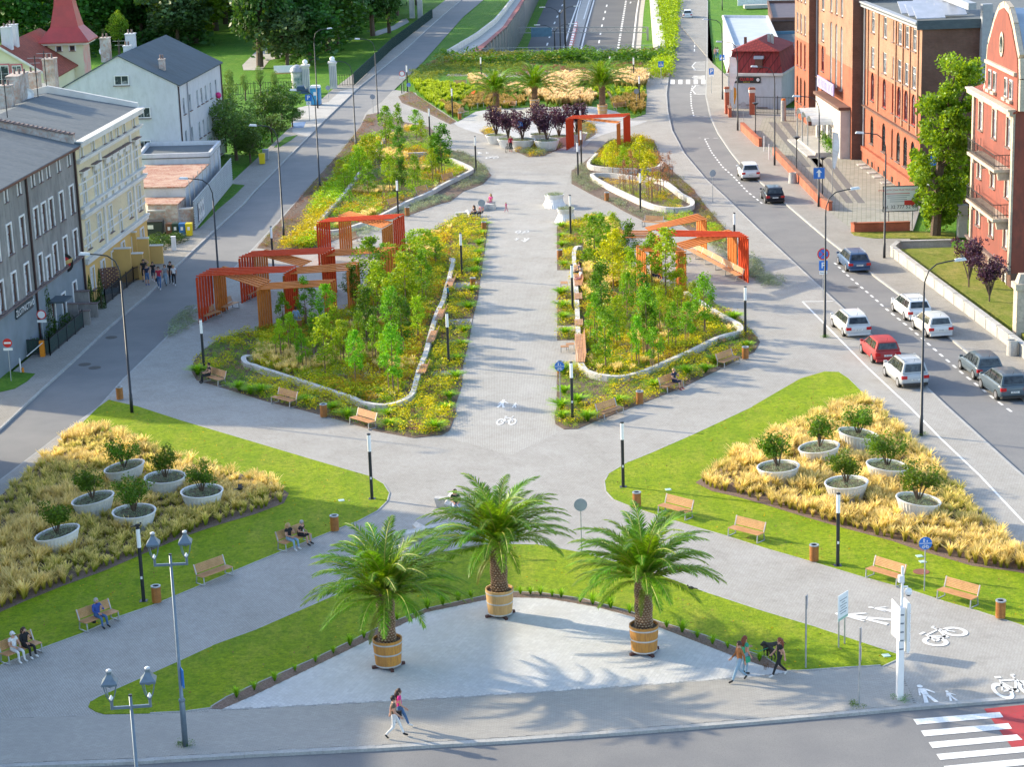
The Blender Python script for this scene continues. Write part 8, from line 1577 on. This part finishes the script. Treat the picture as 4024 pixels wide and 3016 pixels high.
# ============================================================ cars
rubber=mat('rubber',(.015,.015,.015),.8);rim_m=mat('rim',(.5,.5,.52),.3,metal=.7);cglass=mat('car_glass',(.012,.016,.02),.05,(.06,.07,.075),3);tail_m=mat('tail_lamp',(.5,.01,.015),.2);plate_m=mat('number_plate',(.7,.7,.68),.4)  # car glass: paler mottling painted into the colour to imitate window reflections
def paint_(n,c):return mat('paint_'+n,c,.28,tuple(x*.92 for x in c),1,metal=.0,coat=.25,spec=.3)
wheel_me=MB().tube([(0,-.1,0),(0,.1,0)],.32,20).mesh('wheel',rubber);rimme=MB().tube([(0,-.112,0),(0,.112,0)],.21,10).mesh('rim',rim_m)
def car(RL,FL,label,m,kind='hatch',rails=False,plate='SK 4127',z=RZ,roofm=None):
 d=FL-RL;ang=math.atan2(d.y,d.x);dn=d.normalized();rt=Vector((dn.y,-dn.x,0))
 L,W,H,hb,rs,wb=dict(hatch=(4.15,1.76,1.48,.95,.16,2.55),wagon=(4.7,1.8,1.47,.95,.38,2.75),van=(4.3,1.8,1.64,1.02,.2,2.65),suv=(4.3,1.84,1.6,1.05,.3,2.6))[kind]
 ctr=RL+dn*wb/2+rt*W/2;r=thing('parked_car',label,'car',(ctr.x,ctr.y,z),ang,'cars on the right street')
 x0,x1=-L/2,L/2;w=W/2;V=[];st=[(x0,.42,hb-.18,.86),(x0+.1,.3,hb-.04,.95),(x0+.5,.2,hb,1),(-.6,.18,hb,1),(.5,.18,hb-.01,1),(x1-1.1,.18,hb-.06,.99),(x1-.45,.22,hb-.16,.94),(x1-.1,.3,hb-.28,.82),(x1,.38,hb-.42,.7)];n=12
 for x,zb,zt,k in st:
  hw=w*k;zm=(zb+zt)/2
  V+=[(x,-hw*.82,zb),(x,-hw*.97,zb+.1),(x,-hw,zm),(x,-hw*.975,zt-.1),(x,-hw*.9,zt-.02),(x,-hw*.5,zt+.025),(x,hw*.5,zt+.025),(x,hw*.9,zt-.02),(x,hw*.975,zt-.1),(x,hw,zm),(x,hw*.97,zb+.1),(x,hw*.82,zb)]
 F=[(i*n+k,i*n+(k+1)%n,(i+1)*n+(k+1)%n,(i+1)*n+k)for i in range(len(st)-1)for k in range(n)]+[tuple(range(n))[::-1],tuple((len(st)-1)*n+k for k in range(n))]
 body=MB().add(V,F);body.f=[f[::-1]for f in body.f]
 bl,br,tl,tr_=x0+.08,x1-1.15,x0+.08+rs,x1-1.95;wb_,wt=w*.9,w*.70
 gh=MB();V=[]
 for x,hw,z_ in((bl,wb_,hb-.02),(tl,wt,H-.06),(tl+.25,wt*.97,H),((tl+tr_)/2,wt,H+.025),(tr_-.15,wt*.97,H),(tr_,wt,H-.06),(br,wb_,hb-.04)):V+=[(x,-hw,z_),(x,-hw*.6,z_+.02),(x,hw*.6,z_+.02),(x,hw,z_)]
 gh.add(V,[(i*4+k,i*4+k+1,i*4+k+5,i*4+k+4)for i in range(6)for k in range(3)]+[(0,4,8,12,16,20,24),(27,23,19,15,11,7,3)]);gh.f=[f[::-1]for f in gh.f]
 bo=body.build('body',m,r,org=(0,0,0),smooth=True);gh.build('roof',roofm or m,r,org=(0,0,0))
 def lerp(a,b,t):return tuple(a[i]+(b[i]-a[i])*t for i in range(3))
 def pane(c4,m_,nm,off,ia=.08,ib=.08,ja=.1,jb=.12):
  a,b,c,d_=c4;P_=[lerp(lerp(a,b,u),lerp(d_,c,u),v_)for u,v_ in((ia,ja),(1-ib,ja),(1-ib,1-jb),(ia,1-jb))];P_=[(p[0]+off[0],p[1]+off[1],p[2]+off[2])for p in P_]
  MB().add(P_,[(0,1,2,3)]).build(nm,m_,r,org=(0,0,0))
 pane([(bl,wb_,hb),(bl,-wb_,hb),(tl,-wt,H-.05),(tl,wt,H-.05)],cglass,'rear_window',(-.02,0,.015));pane([(br,-wb_,hb-.02),(br,wb_,hb-.02),(tr_,wt,H-.05),(tr_,-wt,H-.05)],cglass,'windscreen',(.02,0,.02),ja=.06)
 xs=[(.09,.36),(.39,.66),(.69,.93)]if kind!='hatch' else[(.12,.42),(.46,.9)]
 for s in(-1,1):
  for a,b in xs:
   lo=[(bl+(br-bl)*a,s*wb_,hb+.0),(bl+(br-bl)*b,s*wb_,hb)];ta,tb=max(tl+.04,lo[0][0]+(.1 if a<.2 else 0)),min(tr_-.03,lo[1][0]-(0 if b<.8 else.5));f_=.93;hi=[(tb,s*(wt+(wb_-wt)*.08),H-.09),(ta,s*(wt+(wb_-wt)*.08),H-.09)]
   q_=[lo[0],lo[1],hi[0],hi[1]];q_=[(p[0],p[1]+s*.015,p[2]+.02)for p in q_];MB().add(q_,[(0,1,2,3)if s<0 else(3,2,1,0)]).build('side_window',cglass,r,org=(0,0,0))
  for x in(-wb/2-.05,wb/2-.05):o=link('wheel',wheel_me,r,(x,s*(w-.1),.32));link('rim',rimme,o)
  MB().box(x0+.06,s*w*.76,hb-.36,.14,.34,.2).build('tail_lamp',tail_m,r,org=(0,0,0));MB().box(br-.1,s*(w+.06),hb-.02,.12,.2,.13).build('mirror',m,r,org=(0,0,0));MB().box(x1-.2,s*w*.62,hb-.42,.2,.32,.12).build('headlight',headgrey,r,org=(0,0,0))
  if rails:MB().box((tl+tr_)/2,s*wt*.93,H+.03,(tr_-tl)*.85,.04,.05).build('roof_rail',galv,r,org=(0,0,0))
 if rails==2:
  for x in(tl+.45,tr_-.4):MB().box(x,0,H+.07,.05,wt*2,.03).build('roof_bar',galv,r,org=(0,0,0))
 pl_=MB().box(x0-.03,0,.56,.02,.52,.12).build('number_plate',plate_m,r,org=(0,0,0));text(plate,.1,black_m,pl_,(x0-.045,0,.62),(R(90),0,R(-90)),ext=.001)
 MB().box(x0+.02,0,.24,.12,W*.86,.16).build('bumper',black_m if kind in('van','suv')else m,r,org=(0,0,0));MB().tube([(tl+.1,0,H),(tl-.1,0,H+.25)],.01,4).build('antenna',black_m,r,org=(0,0,0));return r
def c8(ox,oy,a,b,*k,**kw):car(pt(ox,oy,*a,RZ),pt(ox,oy,*b,RZ),*k,**kw)
navy,whitep,silver,redp,dgrey,blackp=paint_('navy',(.012,.02,.045)),paint_('white',(.72,.72,.72)),paint_('silver',(.42,.44,.46)),paint_('red',(.55,.008,.012)),paint_('grey',(.09,.12,.145)),paint_('black',(.012,.013,.02))
c8(3000,800,(668,552),(606,494),'dark navy estate car parked alone on the right street',navy,'wagon',1);c8(3000,800,(1140,950),(1050,880),'white estate car with roof bars, behind the silver hatchback',whitep,'wagon',2)
c8(3000,800,(1312,1090),(1215,1022),'silver-white hatchback parked by the kerb of the right pavement',paint_('pearl',(.6,.6,.59)),'hatch');c8(3000,800,(640,1095),(554,1017),'light silver estate car, farthest in the plaza parking bay',paint_('lightsilver',(.55,.56,.56)),'wagon',1,z=0)
c8(3000,800,(877,1312),(790,1232),'bright red hatchback in the plaza parking bay',redp,'hatch',z=0);c8(3000,800,(1087,1510),(980,1420),'silver-grey minivan with roof rails behind the red car',silver,'van',2,z=0)
c8(3000,800,(1700,1432),(1597,1350),'dark grey-blue hatchback at the right street, farther of two',dgrey,'hatch');c8(3000,800,(1885,1597),(1765,1507),'dark grey crossover nearest to the right picture edge',dgrey,'suv')
c8(2000,0,(1885,1468),(1845,1413),'white crossover with dark roof spoiler on the upper right street',whitep,'suv');c8(3000,0,(10,1655),(-28,1607),'black hatchback on the upper right street',blackp,'hatch');c8(2000,0,(1414,149),(1411,118),'white saloon driving away far up the right street',whitep,'hatch')
c8(0,800,(-55,1262),(-110,1215),'silver car cut by the left picture edge at the parking barrier',silver,'wagon',z=0)
# ============================================================ people
skin=mat('skin',(.52,.29,.2),.6,(.48,.26,.18),12);HC=dict(brown=(.05,.02,.01),red=(.22,.05,.015),blond=(.5,.33,.13),grey=(.4,.38,.36),dark=(.015,.01,.008),cap=(.7,.7,.7))
def clo(n,c):return mat('cloth_'+n,c,.85,tuple(x*.75 for x in c),9)
CL={k:clo(k,c)for k,c in dict(white=(.7,.7,.7),black=(.015,.015,.018),jeans=(.06,.14,.3),pale_jeans=(.25,.38,.5),brown=(.13,.1,.07),pink=(.7,.03,.25),rust=(.35,.13,.04),blue=(.04,.09,.35),navy=(.015,.025,.06),red=(.45,.02,.05),grey=(.3,.31,.33),skinny=(.52,.29,.2),teal=(.03,.25,.4),pinkpale=(.55,.25,.3),green=(.03,.35,.2),stripes=(.35,.4,.55),lightblue=(.3,.45,.65)).items()}
CL['skin']=skin;HM={k:mat('hair_'+k,c,.6,tuple(x*.7 for x in c),20)for k,c in HC.items()}
def mirror(**k):return k
def joints(pose):
 J={'pelvis':(0,0,.95),'spine':(0,.01,1.14),'chest':(0,.01,1.34),'neck':(0,0,1.48),'head':(0,-.015,1.60),'top':(0,-.01,1.70)}
 for s,c in((1,'l'),(-1,'r')):J.update({'sh'+c:(s*.18,.01,1.41),'el'+c:(s*.25,.03,1.13),'wr'+c:(s*.24,-.1,.89),'hi'+c:(s*.09,0,.9),'kn'+c:(s*.1,-.02,.49),'an'+c:(s*.1,.03,.09),'to'+c:(s*.11,-.16,.04)})
 if pose.startswith('walk'):J.update(knl=(.1,-.19,.52),anl=(.1,-.33,.11),tol=(.1,-.5,.06),knr=(-.1,.03,.49),anr=(-.1,.36,.17),tor=(-.1,.24,.03),ell=(.24,.12,1.16),wrl=(.22,.16,.92),elr=(-.24,-.05,1.14),wrr=(-.22,-.24,.97))
 if pose.startswith('sit'):
  for k in list(J):x,y,z=J[k];J[k]=(x,y+.02*(z>.95),z-.43)
  for s,c in((1,'l'),(-1,'r')):J.update({'kn'+c:(s*.13,-.46,.50),'an'+c:(s*.14,-.5,.09),'to'+c:(s*.15,-.68,.04),'hi'+c:(s*.1,-.02,.5),'el'+c:(s*.25,-.05,.74),'wr'+c:(s*.12,-.3,.68)})
  if 'lean' in pose:J.update({k:(J[k][0],J[k][1]-.16,J[k][2]-.05)for k in('chest','neck','head','top','shl','shr')})
 if 'face' in pose:J.update(ell=(.22,-.2,J['shl'][2]-.24),wrl=(.06,-.3,J['shl'][2]-.05))
 if 'wave' in pose:J.update(ell=(.42,0,1.45),wrl=(.2,-.03,1.66))
 if 'lead' in pose:J.update(ell=(.3,-.15,1.15),wrl=(.25,-.4,1.1))
 return J
RAD=dict(pelvis=(.16,.12),spine=(.14,.11),chest=(.16,.115),neck=(.058,.058),head=(.09,.105),top=(.07,.08),sh=(.07,.07),el=(.045,.045),wr=(.032,.032),hi=(.1,.1),kn=(.065,.065),an=(.045,.045),to=(.04,.035))
ED=[('pelvis','spine'),('spine','chest'),('chest','neck'),('neck','head'),('head','top')]+[e for c in 'lr' for e in(('chest','sh'+c),('sh'+c,'el'+c),('el'+c,'wr'+c),('pelvis','hi'+c),('hi'+c,'kn'+c),('kn'+c,'an'+c),('an'+c,'to'+c))]
def hand_mesh():
 q_=MB().box(0,0,-.09,.035,.075,.09,ty=.8)
 for k,L_ in enumerate((.065,.08,.075,.055)):q_.beam((0,-.03+k*.02,-.088),(.012,-.03+k*.02,-.088-L_*.55),.016,.018,up=Vector((1,0,0)));q_.beam((.012,-.03+k*.02,-.085-L_*.55),(.035,-.03+k*.02,-.085-L_),.014,.015,up=Vector((1,0,0)))
 q_.beam((0,-.035,-.03),(.02,-.075,-.075),.02,.02,up=Vector((1,0,0)));return q_.mesh('hand',skin)
HAND=hand_mesh();fm_=MB().add([(-.012,-.1,1.58),(.012,-.1,1.58),(0,-.13,1.585),(0,-.1,1.62)],[(0,1,2),(1,3,2),(3,0,2)],0);fm_.box(-.032,-.098,1.622,.026,.012,.012,m=1).box(.032,-.098,1.622,.026,.012,.012,m=1).box(0,-.096,1.548,.045,.01,.01,m=2);fm_.ball((-.095,0,1.6),.022,6,4).ball((.095,0,1.6),.022,6,4);FACE=fm_.mesh('face',[skin,HM['dark'],mat('lips',(.4,.1,.09),.6)])
BODY={}
def bodymesh(pose,top,legs,shoes,bare,shorts):
 key=(pose,top,legs,shoes,bare,shorts)
 if key in BODY:return BODY[key]
 J=joints(pose);names=list(J);me=bpy.data.meshes.new('skeleton');me.from_pydata([J[k]for k in names],[(names.index(a),names.index(b))for a,b in ED],[]);o=bpy.data.objects.new('skeleton',me);COL.objects.link(o)
 o.modifiers.new('skin','SKIN');sb_=o.modifiers.new('sub','SUBSURF');sb_.levels=1;sb_.render_levels=1
 if not me.skin_vertices:me.attributes.new('skin_vertex','INT','POINT')if False else None
 sk=me.skin_vertices[0].data if me.skin_vertices else None
 if sk:
  for i,k in enumerate(names):rr=RAD.get(k)or RAD[k[:2]];sk[i].radius=rr;sk[i].use_root=(k=='pelvis')
 bpy.context.view_layer.update();m2=bpy.data.meshes.new_from_object(o.evaluated_get(bpy.context.evaluated_depsgraph_get()));bpy.data.objects.remove(o);m2.name='body';m2.materials.clear()
 for k in(skin,CL[top],CL[legs],CL[shoes]):m2.materials.append(k)
 segs=[(J[a],J[b],a,b)for a,b in ED]
 for p in m2.polygons:
  c=p.center;best=None
  for a,b,na,nb in segs:
   a_,b_=Vector(a),Vector(b);ab=b_-a_;t=max(0,min(1,(c-a_).dot(ab)/ab.length_squared));dd=(c-(a_+ab*t)).length
   if best is None or dd<best[0]:best=(dd,na,nb,t)
  _,na,nb,t=best;k=0
  if nb[:2]in('el',):k=1 if(not bare or t<.45)else 0
  elif nb[:2]=='wr':k=0 if bare else(1 if t<.9 else 0)
  elif nb in('spine','chest')or nb[:2]=='sh':k=1
  elif nb=='neck':k=1 if t<.6 else 0
  elif nb in('head','top'):k=0
  elif nb[:2]in('hi',):k=2
  elif nb[:2]=='kn':k=2
  elif nb[:2]=='an':k=(0 if(shorts and t<.85)else(2 if t<.9 else 3))
  elif nb[:2]=='to':k=3
  if nb=='spine' and t<.3:k=2
  p.material_index=k
 m2.polygons.foreach_set('use_smooth',[True]*len(m2.polygons));BODY[key]=(m2,J);return BODY[key]
def person(p,yaw,label,pose='stand',top='white',legs='jeans',shoes='black',hair='dark',long=0,bare=1,shorts=0,h=1.75,z=0,group=None,bag=None):
 me,J=bodymesh(pose,top,legs,shoes,bare,shorts);s=h/1.75;r=thing('person',label,'person',(p.x,p.y,z+.012),R(yaw),group,scale=s)
 link('body',me,r);dz=Vector(J['head'])-Vector((0,-.015,1.60));link('face',FACE,r,dz)
 hc=Vector(J['head'])+Vector((0,.018,.03));q_=MB();q_.ball(hc,.112,14,8,sz=1.1);q_.v=[(x,max(y,hc.y-.075)if z_<hc.z+.055 else y,max(z_,hc.z-.05)if y<hc.y+.02 else z_)for x,y,z_ in q_.v]
 if long:q_.tube([hc+Vector((0,.05,.02)),hc+Vector((0,.09,-.15)),hc+Vector((0,.1,-.15-long))],[.1,.11,.07],8)
 if hair=='cap':q_.box(hc.x,hc.y-.13,hc.z+.02,.13,.12,.015)
 q_.build('hair',HM[hair],r,org=(0,0,0),smooth=True)
 for c,sg_ in(('l',1),('r',-1)):w_=Vector(J['wr'+c]);e=Vector(J['el'+c]);dd=(w_-e).normalized();link('hand',HAND,r,w_-dd*.01,dd.to_track_quat('-Z','Y').to_euler())
 if bag:MB().box(-.22,.05,.62+(J['pelvis'][2]-.95),.1,.26,.24).build('bag',CL[bag],r,org=(0,0,0))
 return r
def q8(ox,oy,x,y,z=0,s=2.072):return pt(ox,oy,x,y,z,s)
person(at(1553,2903),90,'man in olive brown T-shirt and white trousers walking right on the front pavement','walk','brown','white','black','dark',h=1.78);person(at(1575,2866),90,'long-haired woman in pink top and jeans walking beside the man in white trousers','walk','pink','jeans','white','brown',.22,h=1.7,bag='black')
person(at(2905,2682),-75,'young man in rust jacket, white shirt and pale jeans walking left','walk','rust','pale_jeans','black','brown',bare=0,h=1.78);person(at(2928,2652),120,'red-haired woman in green top behind the man in the rust jacket, holding a leash','lead','green','pale_jeans','black','red',.2,h=1.7,bag='green')
person(at(3063,2662),-80,'long-haired woman in black walking left beside the dogs','walk','black','black','white','red',.3,h=1.72)
def sitter(b,off,label,turn=0,**k):
 m=b.matrix_basis.to_translation();a=b.rotation_euler.z;p=m+Vector((math.cos(a)*off,math.sin(a)*off,0))+Vector((math.sin(a),-math.cos(a),0))*-.02;return person(p,math.degrees(a)+turn,label,z=m.z-.0,**k)
sitter(BN['blue'],-.05,'grey-haired man in blue shirt on the left bench, hands at his mouth',pose='sit face',top='blue',legs='jeans',hair='grey',bare=0,bag='black');sitter(BN['two'],-.35,'person in white clothes and white cap sitting at the left picture edge',pose='sit',top='white',legs='white',shoes='white',hair='cap');sitter(BN['two'],.25,'dark-haired woman in black sitting beside the person in white',pose='sit face',top='black',legs='black',shoes='white',hair='brown',long=.15,bare=0)
sitter(BN['couple'],-.35,'blonde woman in black top and blue jeans sitting on the bench',pose='sit face',top='black',legs='pale_jeans',shoes='white',hair='blond',long=.08);sitter(BN['couple'],.4,'bald man in black T-shirt and shorts leaning forward on the bench',pose='sit lean',top='black',legs='black',hair='grey',shorts=1,turn=15)
sitter(BN['man'],-.55,'man in black with a bag sitting at the left corner of the big left bed',turn=-20,pose='sit',top='black',legs='black',hair='dark',bag='black');sitter(BN['woman'],.3,'blonde woman in navy dress sitting before the right bed, hand at her chin',pose='sit face',top='navy',legs='navy',hair='blond',shorts=1,shoes='red')
person(q8(1000,1600,1640,870),10,'person in black top and striped trousers on the white seat behind the middle palm','sit','black','stripes','white','brown',.1)
person(q8(2000,800,575,610),-70,'person in dark clothes sitting on the right seat wall, farther one','sit','navy','navy','white','brown',.1);person(q8(2000,800,585,665),-70,'woman in white top and pink trousers reclining on the right seat wall','sit','white','pinkpale','white','grey',.1)
person(q8(1000,800,1800,125),-60,'person in navy sitting bent forward on the left white star seat','sit lean','navy','navy','white','brown',.1);person(q8(1000,800,1850,118),-30,'woman in dark patterned top beside the person in navy','sit','pinkpale','black','white','brown',.1);person(q8(1000,800,1925,35),-40,'blonde woman in pink sitting on the right white star seat','sit','pink','pinkpale','white','blond',.1)
person(q8(1000,800,2050,78),60,'small child in pink with a scooter on the promenade','walk','pink','pinkpale','white','blond',h=1.0);person(q8(1000,800,345,1030),170,'person in pale blue hooded jacket standing under the pergola','stand','lightblue','grey','white','brown',bare=0,h=1.7)
person(q8(1000,800,1578,800),100,'child in teal jacket standing on the left seat wall','stand','teal','black','black','dark',bare=0,h=1.3);person(q8(2000,800,1180,640),60,'person in dark blue sitting under the right pergola behind the trees','sit','navy','navy','white','dark')
person(q8(2000,0,1683,480),180,'person in dark top walking away on the far right pavement','walk','pinkpale','jeans','black','dark');person(q8(2000,0,1697,480),180,'person in pale top walking away on the far right pavement','walk','white','teal','black','brown')
person(q8(1550,180,921,838,0,2.011),0,'blonde woman in red jacket and black trousers holding a bicycle','walk','red','black','red','blond',bare=0)
for x,y,k,lab in((1178,640,dict(pose='wave',top='black',legs='black',hair='dark',shorts=1,h=1.85),'tall man in black raising his arm to his head, left of the group'),(1202,668,dict(pose='stand',top='navy',legs='jeans',shoes='blue',hair='brown',shorts=1,h=1.7),'boy in blue shirt and denim shorts in the walking group'),(1252,636,dict(pose='walk',top='black',legs='navy',shoes='white',hair='dark',shorts=1,h=1.6),'boy in black T-shirt and shorts behind the man in red'),(1300,690,dict(pose='walk',top='red',legs='jeans',shoes='white',hair='brown',h=1.85,bag='black'),'man in red T-shirt and jeans at the front of the group'),(1350,655,dict(pose='walk',top='grey',legs='pale_jeans',shoes='black',hair='brown',long=.08,h=1.68,bag='grey'),'woman in grey with bag in the middle of the group'),(1395,640,dict(pose='stand',top='black',legs='black',hair='dark',h=1.8),'man in black at the back right of the group'),(1420,656,dict(pose='walk',top='white',legs='black',shoes='white',hair='blond',long=.05,h=1.65,bag='pale_jeans'),'woman in white T-shirt and black trousers at the right of the group')):
 person(q8(0,800,x,y),random.uniform(-15,15),lab,group='group walking on the left street',z=0 if x<1290 else RZ,**k)
p=q8(1550,180,898,840,0,2.011);r=thing('bicycle','dark bicycle held by the woman in red','bicycle',(p.x,p.y,.01),R(70))
for x in(-.52,.52):
 q_=MB();n_=20;q_.tube([(x+.33*math.cos(2*math.pi*k/n_),0,.34+.33*math.sin(2*math.pi*k/n_))for k in range(n_+1)],.02,5,cap=False)
 for k in range(6):q_.beam((x,0,.34),(x+.32*math.cos(k),0,.34+.32*math.sin(k)),.008,.008)
 q_.build('wheel',rubber,r)
MB().tube([(-.52,0,.34),(-.18,0,.85),(.4,0,.8),(0,0,.32),(-.18,0,.85)],.02,5).tube([(.52,0,.34),(.38,0,.98)],.02,5).tube([(-.52,0,.34),(0,0,.32)],.015,5).build('frame',black_m,r);MB().box(-.2,0,.9,.25,.14,.05).build('saddle',black_m,r);MB().beam((.38,-.28,1.0),(.38,.28,1.0),.025,.025).build('handlebar',galv,r)
def dog(p,yaw,L,m,label,down=0):
 r=thing('dog',label,'dog',(p.x,p.y,.03),R(yaw),scale=L);J={'rump':(.3,0,.56),'mid':(0,0,.58),'chest':(-.28,0,.54),'neck':(-.42,0,.66-.25*down),'head':(-.52,0,.74-.42*down),'nose':(-.7,0,.68-.5*down),'t1':(.45,0,.6),'t2':(.62,0,.45)}
 rad=dict(rump=.1,mid=.11,chest=.14,neck=.075,head=.075,nose=.035,t1=.03,t2=.012);E=[('rump','mid'),('mid','chest'),('chest','neck'),('neck','head'),('head','nose'),('rump','t1'),('t1','t2')]
 for s,c in((1,'a'),(-1,'b')):
  J.update({'f1'+c:(-.28,s*.09,.36),'f2'+c:(-.27,s*.09,.16),'f3'+c:(-.29,s*.09,.02),'h1'+c:(.24,s*.1,.36),'h2'+c:(.38,s*.1,.22),'h3'+c:(.34,s*.1,.02),'e'+c:(-.5,s*.08,.8-.42*down)});rad.update({'f1'+c:.05,'f2'+c:.03,'f3'+c:.032,'h1'+c:.065,'h2'+c:.032,'h3'+c:.032,'e'+c:.02});E+=[('chest','f1'+c),('f1'+c,'f2'+c),('f2'+c,'f3'+c),('rump','h1'+c),('h1'+c,'h2'+c),('h2'+c,'h3'+c),('head','e'+c)]
 n_=list(J);me=bpy.data.meshes.new('sk');me.from_pydata([J[k]for k in n_],[(n_.index(a),n_.index(b))for a,b in E],[]);o=bpy.data.objects.new('sk',me);COL.objects.link(o);o.modifiers.new('s','SKIN');o.modifiers.new('u','SUBSURF')
 if me.skin_vertices:
  for i,k in enumerate(n_):me.skin_vertices[0].data[i].radius=(rad[k],)*2;me.skin_vertices[0].data[i].use_root=k=='mid'
 bpy.context.view_layer.update();m2=bpy.data.meshes.new_from_object(o.evaluated_get(bpy.context.evaluated_depsgraph_get()));bpy.data.objects.remove(o);m2.materials.clear();m2.materials.append(m);link('body',m2,r);return r
furb=mat('fur_black',(.012,.011,.01),.7,(.03,.025,.02),12);dog(q8(3000,2216,88,760),25,.95,furb,'large black dog on the front lawn beside the woman in black');dog(q8(3000,2216,45,780),-60,.85,furb,'second black dog in front of the large one, with a harness',.4);dog(q8(3000,2216,22,868),60,.42,mat('fur_brown',(.14,.08,.05),.8),'small brown dog on the edge of the crescent')
MB();a,b=at(2928,2652)+Vector((.1,0,1.1)),q8(3000,2216,60,770)+Vector((0,0,.5));tag(MB().tube([a,(a+b)/2-Vector((0,0,.15)),b],.012,4).build('leash',CL['green']),'thin green leash between the red-haired woman and the black dog','leash')
def bird(p,z,label,yaw=0,fly=0):
 r=thing('bird',label,'bird',(p.x,p.y,z),R(yaw));q_=MB().ball((0,0,.1),.08,8,6);q_.v=[(x*1.9,y,z_)for x,y,z_ in q_.v];q_.ball((.15,0,.19),.045,8,5);q_.hexa([(-.32,-.04,.07),(-.1,-.04,.07),(-.1,.04,.07),(-.32,.04,.07),(-.32,-.04,.09),(-.1,-.04,.12),(-.1,.04,.12),(-.32,.04,.09)]);q_.build('body',furb,r)
 if fly:
  for s in(-1,1):MB().add([(.1,s*.05,.12),(-.1,s*.05,.12),(-.14,s*.4,.22),(.06,s*.38,.24)],[(0,1,2,3)]).build('wing',furb,r)
 else:MB().tube([(0,-.03,0),(0,-.03,.06)],.008,4).tube([(0,.03,0),(0,.03,.06)],.008,4).build('leg',furb,r)
bird(at(565,2365),3.6,'crow sitting on the light column of the left lawn',20);bird(at(2715,2322),.03,'black crow on the front lawn near the right path',160);P_=up(943,1930,97);bird(P_,P_.z,'black bird flying over the feather grass',0,1);P_=at(3620,1713)+Vector((2.1,.25,0));bird(P_,10.12,'bird sitting on the lamp head above the right street',90)
